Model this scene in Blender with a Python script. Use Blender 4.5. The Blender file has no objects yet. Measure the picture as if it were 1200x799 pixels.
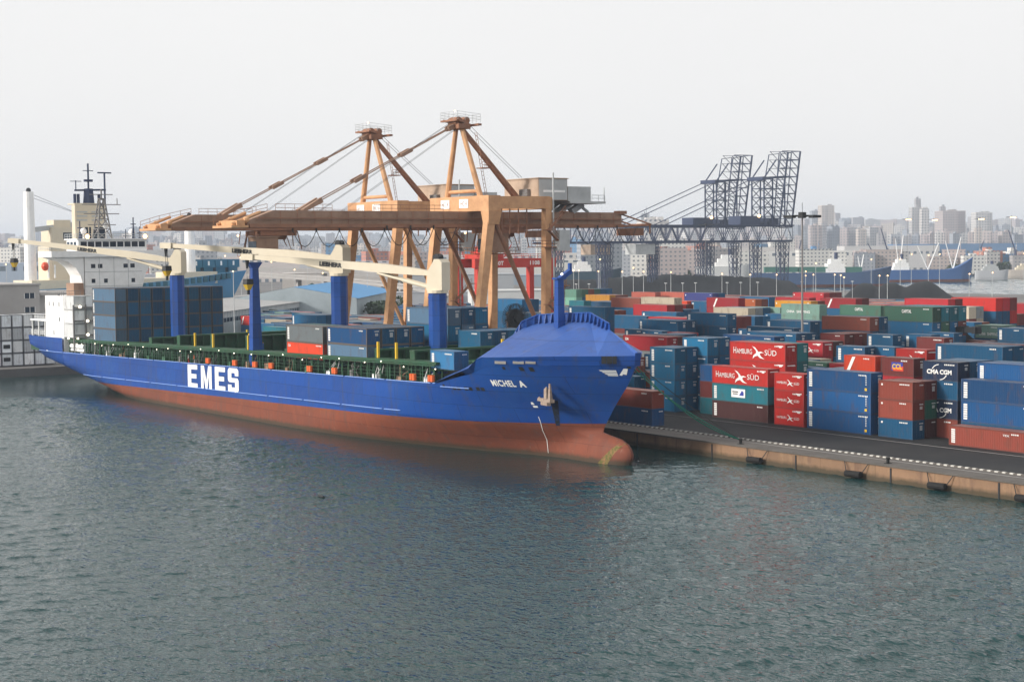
import bpy, math, random
from math import sin, cos, pi, radians, sqrt, atan2
from mathutils import Vector, Matrix
S = bpy.context.scene
COL = S.collection
# ------------------------------------------------------------------ camera
A = radians(54.2); PIT = .0575; ROL = .010; CAMZ = 28.46
vR = Vector((cos(A), sin(A), 0)); vF0 = Vector((-sin(A), cos(A), 0)); vZ = Vector((0, 0, 1))
vF = vF0*cos(PIT) - vZ*sin(PIT); vU = vF0*sin(PIT) + vZ*cos(PIT)
rR = vR*cos(ROL) - vU*sin(ROL); rU = vR*sin(ROL) + vU*cos(ROL)
cam = bpy.data.cameras.new('camera'); camo = bpy.data.objects.new('camera', cam); COL.objects.link(camo)
camo.matrix_world = Matrix(((rR.x, rU.x, -vF.x, 0), (rR.y, rU.y, -vF.y, 0), (rR.z, rU.z, -vF.z, CAMZ), (0, 0, 0, 1)))
cam.sensor_width = 36; cam.lens = 36*1876/1200; cam.clip_start = 1; cam.clip_end = 30000
S.camera = camo
# ------------------------------------------------------------------ sky, sun, exposure
SUN_DIR = Vector((-.30, -1.0, .42)).normalized()
w = bpy.data.worlds.new('World'); S.world = w; w.use_nodes = True
wn = w.node_tree.nodes; wl = w.node_tree.links; wn.clear()
wo = wn.new('ShaderNodeOutputWorld'); bg = wn.new('ShaderNodeBackground')
sky = wn.new('ShaderNodeTexSky'); sky.sky_type = 'NISHITA'; sky.sun_disc = False
sky.sun_elevation = math.asin(SUN_DIR.z); sky.sun_rotation = atan2(SUN_DIR.x, SUN_DIR.y)
sky.air_density = 1.2; sky.dust_density = 6.0; sky.ozone_density = 1.0; sky.altitude = 20
hs = wn.new('ShaderNodeHueSaturation'); hs.inputs['Saturation'].default_value = .25
mx = wn.new('ShaderNodeMix'); mx.data_type = 'RGBA'; mx.inputs[0].default_value = .80
mx.inputs[7].default_value = (8.45, 8.35, 8.3, 1)          # even high overcast over the clear-sky model
cn = wn.new('ShaderNodeTexNoise'); cn.inputs['Scale'].default_value = 2.2; cn.inputs['Detail'].default_value = 4; ctc = wn.new('ShaderNodeTexCoord'); wl.new(ctc.outputs['Generated'], cn.inputs[0])
cr = wn.new('ShaderNodeMix'); cr.data_type = 'RGBA'; cr.inputs[6].default_value = (8.0, 7.92, 7.95, 1); cr.inputs[7].default_value = (8.95, 8.9, 8.8, 1); wl.new(cn.outputs[0], cr.inputs[0]); wl.new(cr.outputs[2], mx.inputs[7])
wl.new(sky.outputs[0], hs.inputs['Color']); wl.new(hs.outputs[0], mx.inputs[6]); wl.new(mx.outputs[2], bg.inputs[0])
bg.inputs[1].default_value = .109
wl.new(bg.outputs[0], wo.inputs[0])
sl = bpy.data.lights.new('sun', 'SUN'); sl.energy = 3.4; sl.angle = radians(10); sl.color = (1, .93, .85)
so = bpy.data.objects.new('sun', sl); COL.objects.link(so); so.rotation_euler = SUN_DIR.to_track_quat('Z', 'Y').to_euler()
S.view_settings.view_transform = 'Standard'; S.view_settings.look = 'None'; S.view_settings.gamma = 1
S.view_settings.exposure = .25; S.view_settings.use_curve_mapping = False
S.render.engine = 'CYCLES'
S.cycles.max_bounces = 6; S.cycles.volume_bounces = 0

# ------------------------------------------------------------------ helpers
def tag(o, label=None, cat=None, group=None, kind=None):
    if label: o['label'] = label
    if cat: o['category'] = cat
    if group: o['group'] = group
    if kind: o['kind'] = kind
    return o
def empty(name, loc=(0, 0, 0)):
    o = bpy.data.objects.new(name, None); COL.objects.link(o); o.location = loc; o.empty_display_size = .5
    return o
def wloc(o):
    v = Vector((0, 0, 0))
    while o: v += o.location; o = o.parent
    return v
class MB:
    """collects faces in world coordinates; build() links them as one mesh object"""
    def __init__(s): s.v = []; s.f = []; s.m = []; s.mi = 0; s.sm = False
    def face(s, pts):
        n = len(s.v); s.v += [tuple(p) for p in pts]; s.f.append(tuple(range(n, n+len(pts)))); s.m.append(s.mi)
    def mesh(s, vs, fs):
        n = len(s.v); s.v += [tuple(p) for p in vs]
        for f in fs: s.f.append(tuple(n+i for i in f)); s.m.append(s.mi)
    def box(s, x0, y0, z0, x1, y1, z1):
        s.mesh([(x0,y0,z0),(x1,y0,z0),(x1,y1,z0),(x0,y1,z0),(x0,y0,z1),(x1,y0,z1),(x1,y1,z1),(x0,y1,z1)],
               [(0,3,2,1),(4,5,6,7),(0,1,5,4),(1,2,6,5),(2,3,7,6),(3,0,4,7)])
    k = 1.0      # slimming factor for fine lattice work
    def beam(s, p, q, wd, ht=None, up=(0,0,1), w2=None, h2=None):
        ht = ht or wd; wd = wd*MB.k; ht = ht*MB.k; p = Vector(p); q = Vector(q); d = (q-p)
        if d.length < 1e-6: return
        d.normalize(); u = Vector(up)
        if abs(d.dot(u)) > .98: u = Vector((1,0,0))
        sx = d.cross(u).normalized(); sy = sx.cross(d).normalized()
        w2 = w2 or wd; h2 = h2 or ht; vs = []
        for c, a, b in ((p, wd, ht), (q, w2, h2)):
            for i, j in ((-1,-1),(1,-1),(1,1),(-1,1)): vs.append(c + sx*(i*a/2) + sy*(j*b/2))
        s.mesh(vs, [(3,2,1,0),(4,5,6,7),(0,1,5,4),(1,2,6,5),(2,3,7,6),(3,0,4,7)])
    def tube(s, p, q, r, n=8, r2=None, caps=True):
        p = Vector(p); q = Vector(q); d = q-p
        if d.length < 1e-6: return
        d.normalize(); u = Vector((0,0,1)) if abs(d.z) < .9 else Vector((1,0,0))
        sx = d.cross(u).normalized(); sy = d.cross(sx).normalized(); r2 = r if r2 is None else r2; vs = []
        for c, rr in ((p, r), (q, r2)):
            for i in range(n):
                t = 2*pi*i/n; vs.append(c + sx*cos(t)*rr + sy*sin(t)*rr)
        fs = [(i, (i+1)%n, n+(i+1)%n, n+i) for i in range(n)]
        if caps: fs += [tuple(range(n-1,-1,-1)), tuple(range(n, 2*n))]
        s.mesh(vs, fs)
    def path(s, pts, r, n=5):
        for a, b in zip(pts, pts[1:]): s.tube(a, b, r, n)
    def prism(s, poly, z0, z1):
        n = len(poly); vs = [(x,y,z0) for x,y in poly]+[(x,y,z1) for x,y in poly]
        s.mesh(vs, [tuple(range(n-1,-1,-1)), tuple(range(n,2*n))]+[(i,(i+1)%n,n+(i+1)%n,n+i) for i in range(n)])
    def ball(s, c, r, nu=8, nv=5, sz=1):
        vs = []; fs = []
        for j in range(nv+1):
            th = pi*j/nv
            for i in range(nu):
                ph = 2*pi*i/nu; vs.append((c[0]+r*sin(th)*cos(ph), c[1]+r*sin(th)*sin(ph), c[2]+r*cos(th)*sz))
        for j in range(nv):
            for i in range(nu): fs.append((j*nu+i, (j+1)*nu+i, (j+1)*nu+(i+1)%nu, j*nu+(i+1)%nu))
        s.mesh(vs, fs)
    def rail(s, pts, h=1.1, r=.035, post=2.0, mids=1):
        """handrail along a polyline"""
        for a, b in zip(pts, pts[1:]):
            a = Vector(a); b = Vector(b); L = (b-a).length; n = max(1, int(L/post))
            for k in range(mids+1):
                dz = Vector((0,0,h*(k+1)/(mids+1))); s.tube(a+dz, b+dz, r, 4, caps=False)
            for i in range(n+1):
                c = a.lerp(b, i/n); s.tube(c, c+Vector((0,0,h)), r, 4, caps=False)
    def build(s, name, mats, parent=None, smooth=False, origin=None):
        me = bpy.data.meshes.new(name)
        o0 = wloc(parent) if parent else (Vector(origin) if origin else Vector((0,0,0)))
        me.from_pydata([(x-o0.x, y-o0.y, z-o0.z) for x,y,z in s.v], [], s.f)
        if not isinstance(mats, (list, tuple)): mats = [mats]
        for m in mats: me.materials.append(m)
        me.polygons.foreach_set('material_index', s.m)
        if smooth: me.polygons.foreach_set('use_smooth', [True]*len(s.f))
        me.update()
        o = bpy.data.objects.new(name, me); COL.objects.link(o)
        if parent: o.parent = parent
        elif origin: o.location = o0
        return o
_tc = {}
def text_mesh(txt, size=1.0, spacing=1.0, bold=0.0):
    """2D outline mesh of a word, height of capitals about 0.7*size, in the XY plane; returns verts, faces, width"""
    key = (txt, size, spacing, bold)
    if key in _tc: return _tc[key]
    cu = bpy.data.curves.new('t', 'FONT'); cu.body = txt; cu.size = size; cu.space_character = spacing
    cu.resolution_u = 3; cu.offset = bold
    ob = bpy.data.objects.new('t', cu); COL.objects.link(ob)
    dg = bpy.context.evaluated_depsgraph_get(); me = bpy.data.meshes.new_from_object(ob.evaluated_get(dg))
    vs = [tuple(v.co) for v in me.vertices]; fs = [tuple(p.vertices) for p in me.polygons]
    bpy.data.objects.remove(ob); bpy.data.curves.remove(cu); bpy.data.meshes.remove(me)
    x0 = min(v[0] for v in vs); x1 = max(v[0] for v in vs)
    y0 = min(v[1] for v in vs); y1 = max(v[1] for v in vs)
    vs = [((v[0]-x0)/(x1-x0), (v[1]-y0)/(y1-y0)) for v in vs]
    _tc[key] = (vs, fs); return _tc[key]
def put_text(mb, txt, fn, spacing=1.0, bold=0.0):
    """fn maps (0..1, 0..1) to a world point"""
    vs, fs = text_mesh(txt, 1.0, spacing, bold); mb.mesh([fn(x, y) for x, y in vs], fs)

# ------------------------------------------------------------------ materials
def mat(name, col, rough=.6, metal=0, noise=0, nscale=.5, dark=None, bump=0, bscale=4, spec=.3, streak=0, obj=False):
    m = bpy.data.materials.new(name); m.use_nodes = True; nt = m.node_tree; N = nt.nodes; L = nt.links
    b = N['Principled BSDF']; b.inputs['Roughness'].default_value = rough; b.inputs['Metallic'].default_value = metal
    b.inputs['Specular IOR Level'].default_value = spec
    c4 = (*col, 1); b.inputs['Base Color'].default_value = c4
    geo = N.new('ShaderNodeNewGeometry'); src = None
    if obj:
        oi = N.new('ShaderNodeObjectInfo'); src = oi.outputs['Color']
    if noise or streak:
        nz = N.new('ShaderNodeTexNoise'); nz.inputs['Scale'].default_value = nscale; nz.inputs['Detail'].default_value = 6
        nz.inputs['Roughness'].default_value = .65
        mp = N.new('ShaderNodeMapping'); L.new(geo.outputs['Position'], mp.inputs[0])
        if streak: mp.inputs['Scale'].default_value = (1, 1, .15)
        L.new(mp.outputs[0], nz.inputs[0])
        rp = N.new('ShaderNodeMapRange'); rp.inputs[1].default_value = .42; rp.inputs[2].default_value = .72
        rp.inputs[3].default_value = 0; rp.inputs[4].default_value = noise or streak; L.new(nz.outputs[0], rp.inputs[0])
        mi = N.new('ShaderNodeMix'); mi.data_type = 'RGBA'
        if src: L.new(src, mi.inputs[6])
        else: mi.inputs[6].default_value = c4
        mi.inputs[7].default_value = (*(dark or [c*.45 for c in col]), 1)
        L.new(rp.outputs[0], mi.inputs[0]); L.new(mi.outputs[2], b.inputs['Base Color'])
    elif src: L.new(src, b.inputs['Base Color'])
    if bump:
        nb = N.new('ShaderNodeTexNoise'); nb.inputs['Scale'].default_value = bscale; nb.inputs['Detail'].default_value = 4
        L.new(geo.outputs['Position'], nb.inputs[0]); bm = N.new('ShaderNodeBump'); bm.inputs['Strength'].default_value = bump
        bm.inputs['Distance'].default_value = .1; L.new(nb.outputs[0], bm.inputs['Height']); L.new(bm.outputs[0], b.inputs['Normal'])
    return m
def emis(name, col, st):
    m = bpy.data.materials.new(name); m.use_nodes = True; b = m.node_tree.nodes['Principled BSDF']
    b.inputs['Base Color'].default_value = (*col, 1); b.inputs['Emission Color'].default_value = (*col, 1); b.inputs['Emission Strength'].default_value = st
    return m
M = {}
def hull_mat(name, col, dk, rough, foul=False):
    """plated steel: welded plates of slightly different tone, seams, run-down stains, growth at the waterline"""
    m = bpy.data.materials.new(name); m.use_nodes = True; nt = m.node_tree; N = nt.nodes; L = nt.links; b = N['Principled BSDF']
    b.inputs['Roughness'].default_value = rough; b.inputs['Specular IOR Level'].default_value = .3
    geo = N.new('ShaderNodeNewGeometry'); sp = N.new('ShaderNodeSeparateXYZ'); L.new(geo.outputs['Position'], sp.inputs[0])
    cb = N.new('ShaderNodeCombineXYZ'); L.new(sp.outputs[0], cb.inputs[0]); L.new(sp.outputs[2], cb.inputs[1])
    br = N.new('ShaderNodeTexBrick'); br.inputs['Scale'].default_value = 1; br.inputs['Brick Width'].default_value = 9.0; br.inputs['Row Height'].default_value = 2.3; br.inputs['Mortar Size'].default_value = .045
    br.inputs['Color1'].default_value = (*col, 1); br.inputs['Color2'].default_value = (*[c*.80+.004 for c in col], 1); br.inputs['Mortar'].default_value = (*[c*.55 for c in col], 1); L.new(cb.outputs[0], br.inputs['Vector'])
    def layer(src, scale, sx, lo, hi, amt, col2):
        mp = N.new('ShaderNodeMapping'); mp.inputs['Scale'].default_value = (1, 1, sx); L.new(geo.outputs['Position'], mp.inputs[0]); n = N.new('ShaderNodeTexNoise'); n.inputs['Scale'].default_value = scale; n.inputs['Detail'].default_value = 7; n.inputs['Roughness'].default_value = .7
        L.new(mp.outputs[0], n.inputs[0]); r = N.new('ShaderNodeMapRange'); r.inputs[1].default_value = lo; r.inputs[2].default_value = hi; r.inputs[4].default_value = amt; L.new(n.outputs[0], r.inputs[0])
        x = N.new('ShaderNodeMix'); x.data_type = 'RGBA'; x.inputs[7].default_value = (*col2, 1); L.new(r.outputs[0], x.inputs[0]); L.new(src, x.inputs[6]); return x.outputs[2]
    c = layer(br.outputs[0], .10, 1, .45, .7, .5, dk); c = layer(c, .8, .12, .52, .76, .75 if not foul else .9, (.10,.06,.05) if foul else (.05,.055,.09))
    if foul:
        c = layer(c, .35, .5, .5, .7, .5, (.27,.075,.035) if col[0] > col[1]*2.5 else (.36,.24,.14)); c = layer(c, 1.6, .35, .62, .74, .5, (.26,.20,.16))
        r = N.new('ShaderNodeMapRange'); r.inputs[1].default_value = .7; r.inputs[2].default_value = .15; r.inputs[3].default_value = 0; r.inputs[4].default_value = .85
        ns = N.new('ShaderNodeTexNoise'); ns.inputs['Scale'].default_value = 1.1; L.new(geo.outputs['Position'], ns.inputs[0]); ad = N.new('ShaderNodeMath'); ad.operation = 'MULTIPLY_ADD'; L.new(ns.outputs[0], ad.inputs[0]); ad.inputs[1].default_value = -.5; L.new(sp.outputs[2], ad.inputs[2])
        L.new(ad.outputs[0], r.inputs[0]); x = N.new('ShaderNodeMix'); x.data_type = 'RGBA'; x.inputs[7].default_value = (.045,.04,.025,1); L.new(r.outputs[0], x.inputs[0]); L.new(c, x.inputs[6]); c = x.outputs[2]
    L.new(c, b.inputs['Base Color'])
    bp = N.new('ShaderNodeTexNoise'); bp.inputs['Scale'].default_value = .55; bp.inputs['Detail'].default_value = 2; L.new(geo.outputs['Position'], bp.inputs[0]); bm = N.new('ShaderNodeBump'); bm.inputs['Strength'].default_value = .55; bm.inputs['Distance'].default_value = .11; L.new(bp.outputs[0], bm.inputs['Height']); L.new(bm.outputs[0], b.inputs['Normal'])
    return m
M['hull_blue'] = hull_mat('hull_blue', (.006, .060, .29), (.012, .080, .27), .45)
M['deck_blue'] = hull_mat('deck_blue', (.030, .092, .33), (.055, .125, .36), .5)
M['hull_red'] = hull_mat('hull_red', (.205, .055, .028), (.11, .045, .032), .75, True)
M['white'] = mat('white', (.86, .86, .85), .5, noise=.3, nscale=.6, dark=(.55, .54, .50))
M['letter'] = mat('letter', (.80, .80, .78), .5)
M['cream'] = mat('cream', (.64, .57, .44), .5, noise=.25, nscale=.5, dark=(.48, .40, .28))
M['green'] = mat('green', (.018, .075, .038), .6, noise=.5, nscale=.7, dark=(.05, .05, .03))
M['greenlt'] = mat('greenlt', (.06, .16, .09), .6, noise=.5, nscale=.6, dark=(.05, .09, .06))
M['railblue'] = mat('railblue', (.22, .35, .70), .5)
M['yellow'] = mat('yellow', (.65, .42, .03), .5)
M['orange'] = mat('orange', (.70, .13, .03), .55)
M['dark'] = mat('dark', (.02, .022, .025), .6)
M['steel'] = mat('steel', (.20, .20, .20), .5, noise=.4, nscale=1, dark=(.16, .10, .07))
M['glass'] = mat('glass', (.015, .03, .05), .12, spec=.5)
M['crane'] = mat('crane', (.62, .35, .18), .62, noise=.5, nscale=.5, dark=(.30, .13, .065))
M['cranedark'] = mat('cranedark', (.30, .145, .085), .65, noise=.6, nscale=.6, dark=(.12, .07, .05))
M['craneold'] = mat('craneold', (.33, .21, .145), .65, noise=.6, nscale=.5, dark=(.17, .09, .06))
M['house'] = mat('house', (.46, .35, .26), .6, noise=.5, nscale=.5, dark=(.22, .15, .11))
M['housegrey'] = mat('housegrey', (.46, .48, .48), .6, noise=.5, nscale=.4, dark=(.28, .29, .30))
M['cable'] = mat('cable', (.03, .03, .03), .7)
M['rope'] = mat('rope', (.01, .13, .09), .8)
M['rtg'] = mat('rtg', (.50, .045, .03), .5, noise=.3, nscale=.5)
M['truss'] = mat('truss', (.035, .050, .10), .7)
M['concrete'] = mat('concrete', (.11, .10, .09), .85, noise=.6, nscale=.35, dark=(.06, .055, .05), bump=.3)
M['quaywall'] = hull_mat('quaywall', (.27, .165, .10), (.12, .075, .05), .9, True)
M['whitepaint'] = mat('whitepaint', (.55, .54, .50), .8, noise=.7, nscale=2, dark=(.18, .18, .17))
M['rubber'] = mat('rubber', (.012, .012, .012), .8)
M['lamp'] = emis('lamp', (1, .60, .28), 4)
M['lampw'] = emis('lampw', (1, .90, .70), 4)
M['logored'] = mat('logored', (.6, .05, .02), .5)
M['lifeboat'] = mat('lifeboat', (.62, .07, .02), .4)
M['coal'] = mat('coal', (.006, .007, .009), .95, noise=.5, nscale=.3, dark=(.016,.016,.018), bump=.6, bscale=1.2)
M['leaf'] = mat('leaf', (.045, .075, .035), .8, noise=.6, nscale=.4, dark=(.02,.035,.02))
M['trunk'] = mat('trunk', (.08, .06, .04), .9)
# ------------------------------------------------------------------ water, land, quay
QY = 148.7; QZ = 1.9; BX = -366.0       # quay face, quay level, end of the basin
def water_mat():
    m = bpy.data.materials.new('water'); m.use_nodes = True; nt = m.node_tree; N = nt.nodes; L = nt.links
    b = N['Principled BSDF']; b.inputs['Base Color'].default_value = (.007, .038, .040, 1)
    b.inputs['Roughness'].default_value = .06; b.inputs['IOR'].default_value = 1.333; b.inputs['Specular IOR Level'].default_value = .5
    geo = N.new('ShaderNodeNewGeometry')
    def nz(sx, sy, sc, det, rot=0, rough=.55):
        mp = N.new('ShaderNodeMapping'); mp.inputs['Rotation'].default_value = (0, 0, rot); mp.inputs['Scale'].default_value = (sx, sy, 1)
        L.new(geo.outputs['Position'], mp.inputs[0]); t = N.new('ShaderNodeTexNoise'); t.inputs['Scale'].default_value = sc
        t.inputs['Detail'].default_value = det; t.inputs['Roughness'].default_value = rough; L.new(mp.outputs[0], t.inputs[0]); return t.outputs[0]
    # rows of small waves running across the view, crossed by finer ripples
    a = nz(.55, 1.0, 1.9, 2.5, -A+.10, .5)   # mapped so that x runs along the picture's horizontal
    c = nz(.7, 1.0, 4.2, 2, -A-.3)
    d = nz(1, 1, .012, 2, .3)          # calm and ruffled areas, tens of metres across
    e = nz(.35, 1.6, .010, 3, -.30)
    ad = N.new('ShaderNodeMath'); ad.operation = 'MULTIPLY_ADD'; L.new(c, ad.inputs[0]); ad.inputs[1].default_value = .16; L.new(a, ad.inputs[2])
    mr = N.new('ShaderNodeMapRange'); mr.inputs[1].default_value = .42; mr.inputs[2].default_value = .56; mr.inputs[3].default_value = .55; mr.inputs[4].default_value = 1.0
    mm = N.new('ShaderNodeMath'); mm.operation = 'ADD'; L.new(d, mm.inputs[0]); L.new(e, mm.inputs[1])
    hf = N.new('ShaderNodeMath'); hf.operation = 'MULTIPLY'; L.new(mm.outputs[0], hf.inputs[0]); hf.inputs[1].default_value = .5
    L.new(hf.outputs[0], mr.inputs[0])
    bm = N.new('ShaderNodeBump'); bm.inputs['Distance'].default_value = .45; L.new(ad.outputs[0], bm.inputs['Height']); 
    sy = N.new('ShaderNodeSeparateXYZ'); L.new(geo.outputs['Position'], sy.inputs[0]); rs = N.new('ShaderNodeMapRange'); rs.inputs[1].default_value = 500; rs.inputs[2].default_value = 700; rs.inputs[3].default_value = 1; rs.inputs[4].default_value = .12; L.new(sy.outputs[1], rs.inputs[0])
    ms = N.new('ShaderNodeMath'); ms.operation = 'MULTIPLY'
    # lee of the ship is calm, with a ruffled belt along its outer edge
    yn = N.new('ShaderNodeMath'); yn.operation = 'MULTIPLY_ADD'; L.new(d, yn.inputs[0]); yn.inputs[1].default_value = 26; L.new(sy.outputs[1], yn.inputs[2])
    fy = N.new('ShaderNodeMapRange'); fy.inputs[1].default_value = 60; fy.inputs[2].default_value = 140; L.new(yn.outputs[0], fy.inputs[0])
    cr = N.new('ShaderNodeValToRGB'); L.new(fy.outputs[0], cr.inputs[0]); el = cr.color_ramp.elements
    el[0].position = 0; el[0].color = (.62,.62,.62,1); el[1].position = .52; el[1].color = (.70,.70,.70,1)
    for p_, v_ in ((.60, 1.0), (.72, 1.0), (.80, .30), (1.0, .26)): e_ = el.new(p_); e_.color = (v_, v_, v_, 1)
    lee = N.new('ShaderNodeMapRange'); lee.inputs[1].default_value = -158; lee.inputs[2].default_value = -146; lee.inputs[3].default_value = 0; lee.inputs[4].default_value = 1; L.new(sy.outputs[0], lee.inputs[0])
    lm = N.new('ShaderNodeMix'); lm.data_type = 'FLOAT'; L.new(lee.outputs[0], lm.inputs[0]); L.new(cr.outputs[0], lm.inputs[2]); lm.inputs[3].default_value = .8
    m3 = N.new('ShaderNodeMath'); m3.operation = 'MULTIPLY'; L.new(mr.outputs[0], m3.inputs[0]); L.new(lm.outputs[0], m3.inputs[1])
    L.new(m3.outputs[0], ms.inputs[0]); L.new(rs.outputs[0], ms.inputs[1]); L.new(ms.outputs[0], bm.inputs['Strength'])   # the far dock lies sheltered
    L.new(bm.outputs[0], b.inputs['Normal'])
    return m
M['water'] = water_mat()
def water_sheet():
    """one sheet to the horizon; the open basin in front carries real waves"""
    import numpy as np
    st = .25; u0, u1, v0, v1 = -112.0, 112.0, 84.0, 318.0
    U = np.arange(u0, u1+st/2, st); V = np.arange(v0, v1+st/2, st); uu, vv = np.meshgrid(U, V)
    X = uu*vR.x + vv*vF0.x; Y = uu*vR.y + vv*vF0.y
    rs = np.random.RandomState(12); z = np.zeros_like(X); slope = 0.0
    for i in range(70):
        lam = .85*(4.2/.85)**rs.rand(); th = -pi/2 + rs.normal(0, .62); k = 2*pi/lam; a = lam**1.0*(.6+.8*rs.rand())
        z += a*np.sin(k*(uu*cos(th)+vv*sin(th)) + rs.rand()*2*pi); slope += (a*k)**2/2
    z *= .155/sqrt(slope)
    z = z + .35*np.abs(z)                                            # slightly peaked crests
    # gusts, calm lanes, and the lee of the ship
    g = np.zeros_like(X)
    for i in range(14):
        lam = 28+90*rs.rand(); th = rs.rand()*pi; g += np.sin((X*cos(th)+Y*sin(th))*2*pi/lam + rs.rand()*6.28 + 1.2*np.sin(Y*.045+i))
    g = .5+.5*np.tanh(g/2.6)
    Yn = Y + 3.5*np.sin(X*.07) + 2.0*np.sin(X*.19+1)
    lee = np.clip((Yn-107)/7, 0, 1)*np.clip((-150-X)/8, 0, 1); belt = np.exp(-((Yn-99)/6.0)**2)*np.clip((-145-X)/12, 0, 1)
    amp = (.48+.52*g)*(1-.86*lee) + .40*belt
    edge = np.minimum(np.minimum(uu-u0, u1-uu), np.minimum(vv-v0, v1-vv)); amp = amp*np.clip(edge/6, 0, 1)
    z = z*amp; nv, nu = X.shape
    co = np.stack([X.ravel(), Y.ravel(), z.ravel()], 1)
    idx = np.arange(nv*nu).reshape(nv, nu); q = np.stack([idx[:-1,:-1].ravel(), idx[:-1,1:].ravel(), idx[1:,1:].ravel(), idx[1:,:-1].ravel()], 1)
    cor = [co[idx[0,0]], co[idx[0,-1]], co[idx[-1,-1]], co[idx[-1,0]]]; big = [(-9500,-9500),(9500,-9500),(9500,9500),(-9500,9500)]
    # outer ring: corners of the grid joined to four far points in the same order round
    far = []
    for su, sv in ((-1,-1),(1,-1),(1,1),(-1,1)): p = vR*su*9000+vF0*sv*9000; far.append((p.x, p.y, 0.0))
    base = len(co); co = np.vstack([co, np.array(far)])
    gi = [idx[0,0], idx[0,-1], idx[-1,-1], idx[-1,0]]
    ring = [[gi[i], base+i, base+(i+1)%4, gi[(i+1)%4]] for i in range(4)]
    faces = np.vstack([q, np.array(ring)])
    # open ripples of the far dock
    U2 = np.arange(80, 470, 1.3); V2 = np.arange(700, 1330, 1.3); a2, b2 = np.meshgrid(U2, V2); X2 = a2*vR.x+b2*vF0.x; Y2 = a2*vR.y+b2*vF0.y; z2 = np.zeros_like(X2); sl = 0.0
    for i in range(40):
        lam = 4.5*3.0**rs.rand(); th = -pi/2+rs.normal(0, .6); k = 2*pi/lam; a = lam*(.6+.8*rs.rand()); z2 += a*np.sin(k*(a2*cos(th)+b2*sin(th))+rs.rand()*6.28); sl += (a*k)**2/2
    z2 *= .09/sqrt(sl); z2 += .45; keep = (Y2 > 708) & (Y2 < 1416)
    id2 = np.arange(z2.size).reshape(z2.shape)+len(co); co = np.vstack([co, np.stack([X2.ravel(), Y2.ravel(), z2.ravel()], 1)])
    kq = keep[:-1,:-1] & keep[1:,1:]; q2 = np.stack([id2[:-1,:-1][kq], id2[:-1,1:][kq], id2[1:,1:][kq], id2[1:,:-1][kq]], 1); faces = np.vstack([faces, q2])
    me = bpy.data.meshes.new('water'); me.vertices.add(len(co)); me.vertices.foreach_set('co', co.astype('f').ravel())
    me.loops.add(len(faces)*4); me.loops.foreach_set('vertex_index', faces.astype('i').ravel()); me.polygons.add(len(faces))
    me.polygons.foreach_set('loop_start', (np.arange(len(faces))*4).astype('i')); me.update(calc_edges=True); me.polygons.foreach_set('use_smooth', [True]*len(faces))
    me.validate(); me.update(); me.materials.append(M['water']); o = bpy.data.objects.new('water', me); COL.objects.link(o); tag(o, kind='structure')
water_sheet()
M['ground'] = mat('ground', (.16, .155, .15), .9, noise=.7, nscale=.02, dark=(.08, .08, .08))
M['asphalt'] = mat('asphalt', (.016, .017, .019), .85, noise=.7, nscale=.13, dark=(.038, .037, .035))
def ground():
    holes = [(BX, -9000, 9000, QY), (-980, 706, 9000, 1420), (-590, 165, -487, 330)]
    xs = sorted({-9000, 9000, BX, -980, -590, -487}); ys = sorted({-9000, QY, 706, 1420, 165, 330, 9000})
    mb = MB()
    for x0, x1 in zip(xs, xs[1:]):
        for y0, y1 in zip(ys, ys[1:]):
            cx, cy = (x0+x1)/2, (y0+y1)/2
            if any(a < cx < c and b < cy < d for a, b, c, d in holes): continue
            mb.face([(x0,y0,QZ),(x1,y0,QZ),(x1,y1,QZ),(x0,y1,QZ)])
    for (a, b, c, d) in holes:      # banks down into the water
        for p, q in (((a,b),(c,b)),((c,b),(c,d)),((c,d),(a,d)),((a,d),(a,b))):
            if (b == -9000 and q != (a, b) and p[1] == b) : continue
            mb.face([(*p,QZ),(*q,QZ),(*q,-3),(*p,-3)])
    tag(mb.build('ground', M['ground']), kind='structure')
ground()
mb = MB(); z = QZ+.004; mb.face([(BX+.2,QY+4.9,z),(300,QY+4.9,z),(300,560,z),(BX+.2,560,z)])
tag(mb.build('container_yard_paving', M['asphalt']), kind='structure')
mb = MB()
q = MB(); q.box(BX-.6, QY-.55, -3, 300, QY-.01, QZ+.03)
x = BX
qo = q.build('quay_wall', M['quaywall']); tag(qo, 'long stained orange-brown concrete quay wall dropping to the water', 'quay wall')
c = MB(); c.box(BX, QY-.75, QZ+.031, 300, QY+2.0, QZ+.22)
co = c.build('quay_coping', M['concrete'], qo)
c2 = MB(); c2.box(BX, QY+2.0, QZ+.006, 300, QY+4.9, QZ+.10); c2.build('quay_apron', M['concrete'], qo)
j = MB()
x = -175
while x < -90:
    j.box(x, QY-.62, -1, x+.22, QY-.553, QZ-.1); x += 15.6
j.build('joint', M['dark'], qo)
e = MB(); e.box(BX-.55, -400, -3, BX-.01, QY-.6, QZ+.05)
eo = e.build('quay_wall', M['concrete']); tag(eo, 'low grey quay wall closing the basin behind the ship\'s stern', 'quay wall')
rl = MB()
for yy in (152.0, 167.3):
    rl.box(BX+1, yy-.06, QZ+.101, 300, yy+.06, QZ+.14)
tag(rl.build('crane_rails', M['steel']), 'pair of steel crane rails sunk in the quay beside the kerb', 'rail')
# kerb of alternating white blocks along the crane rail
kb = MB(); dk = MB(); x = BX+2
while x < -95:
    kb.box(x, 153.5, QZ+.101, x+.5, 153.85, QZ+.26); dk.box(x+.503, 153.5, QZ+.101, x+1.047, 153.85, QZ+.255); x += 1.05
ko = kb.build('kerb', M['whitepaint']); tag(ko, 'painted kerb of white and dark blocks along the quay edge', 'kerb')
dk.build('dark_blocks', M['concrete'], ko)
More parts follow.
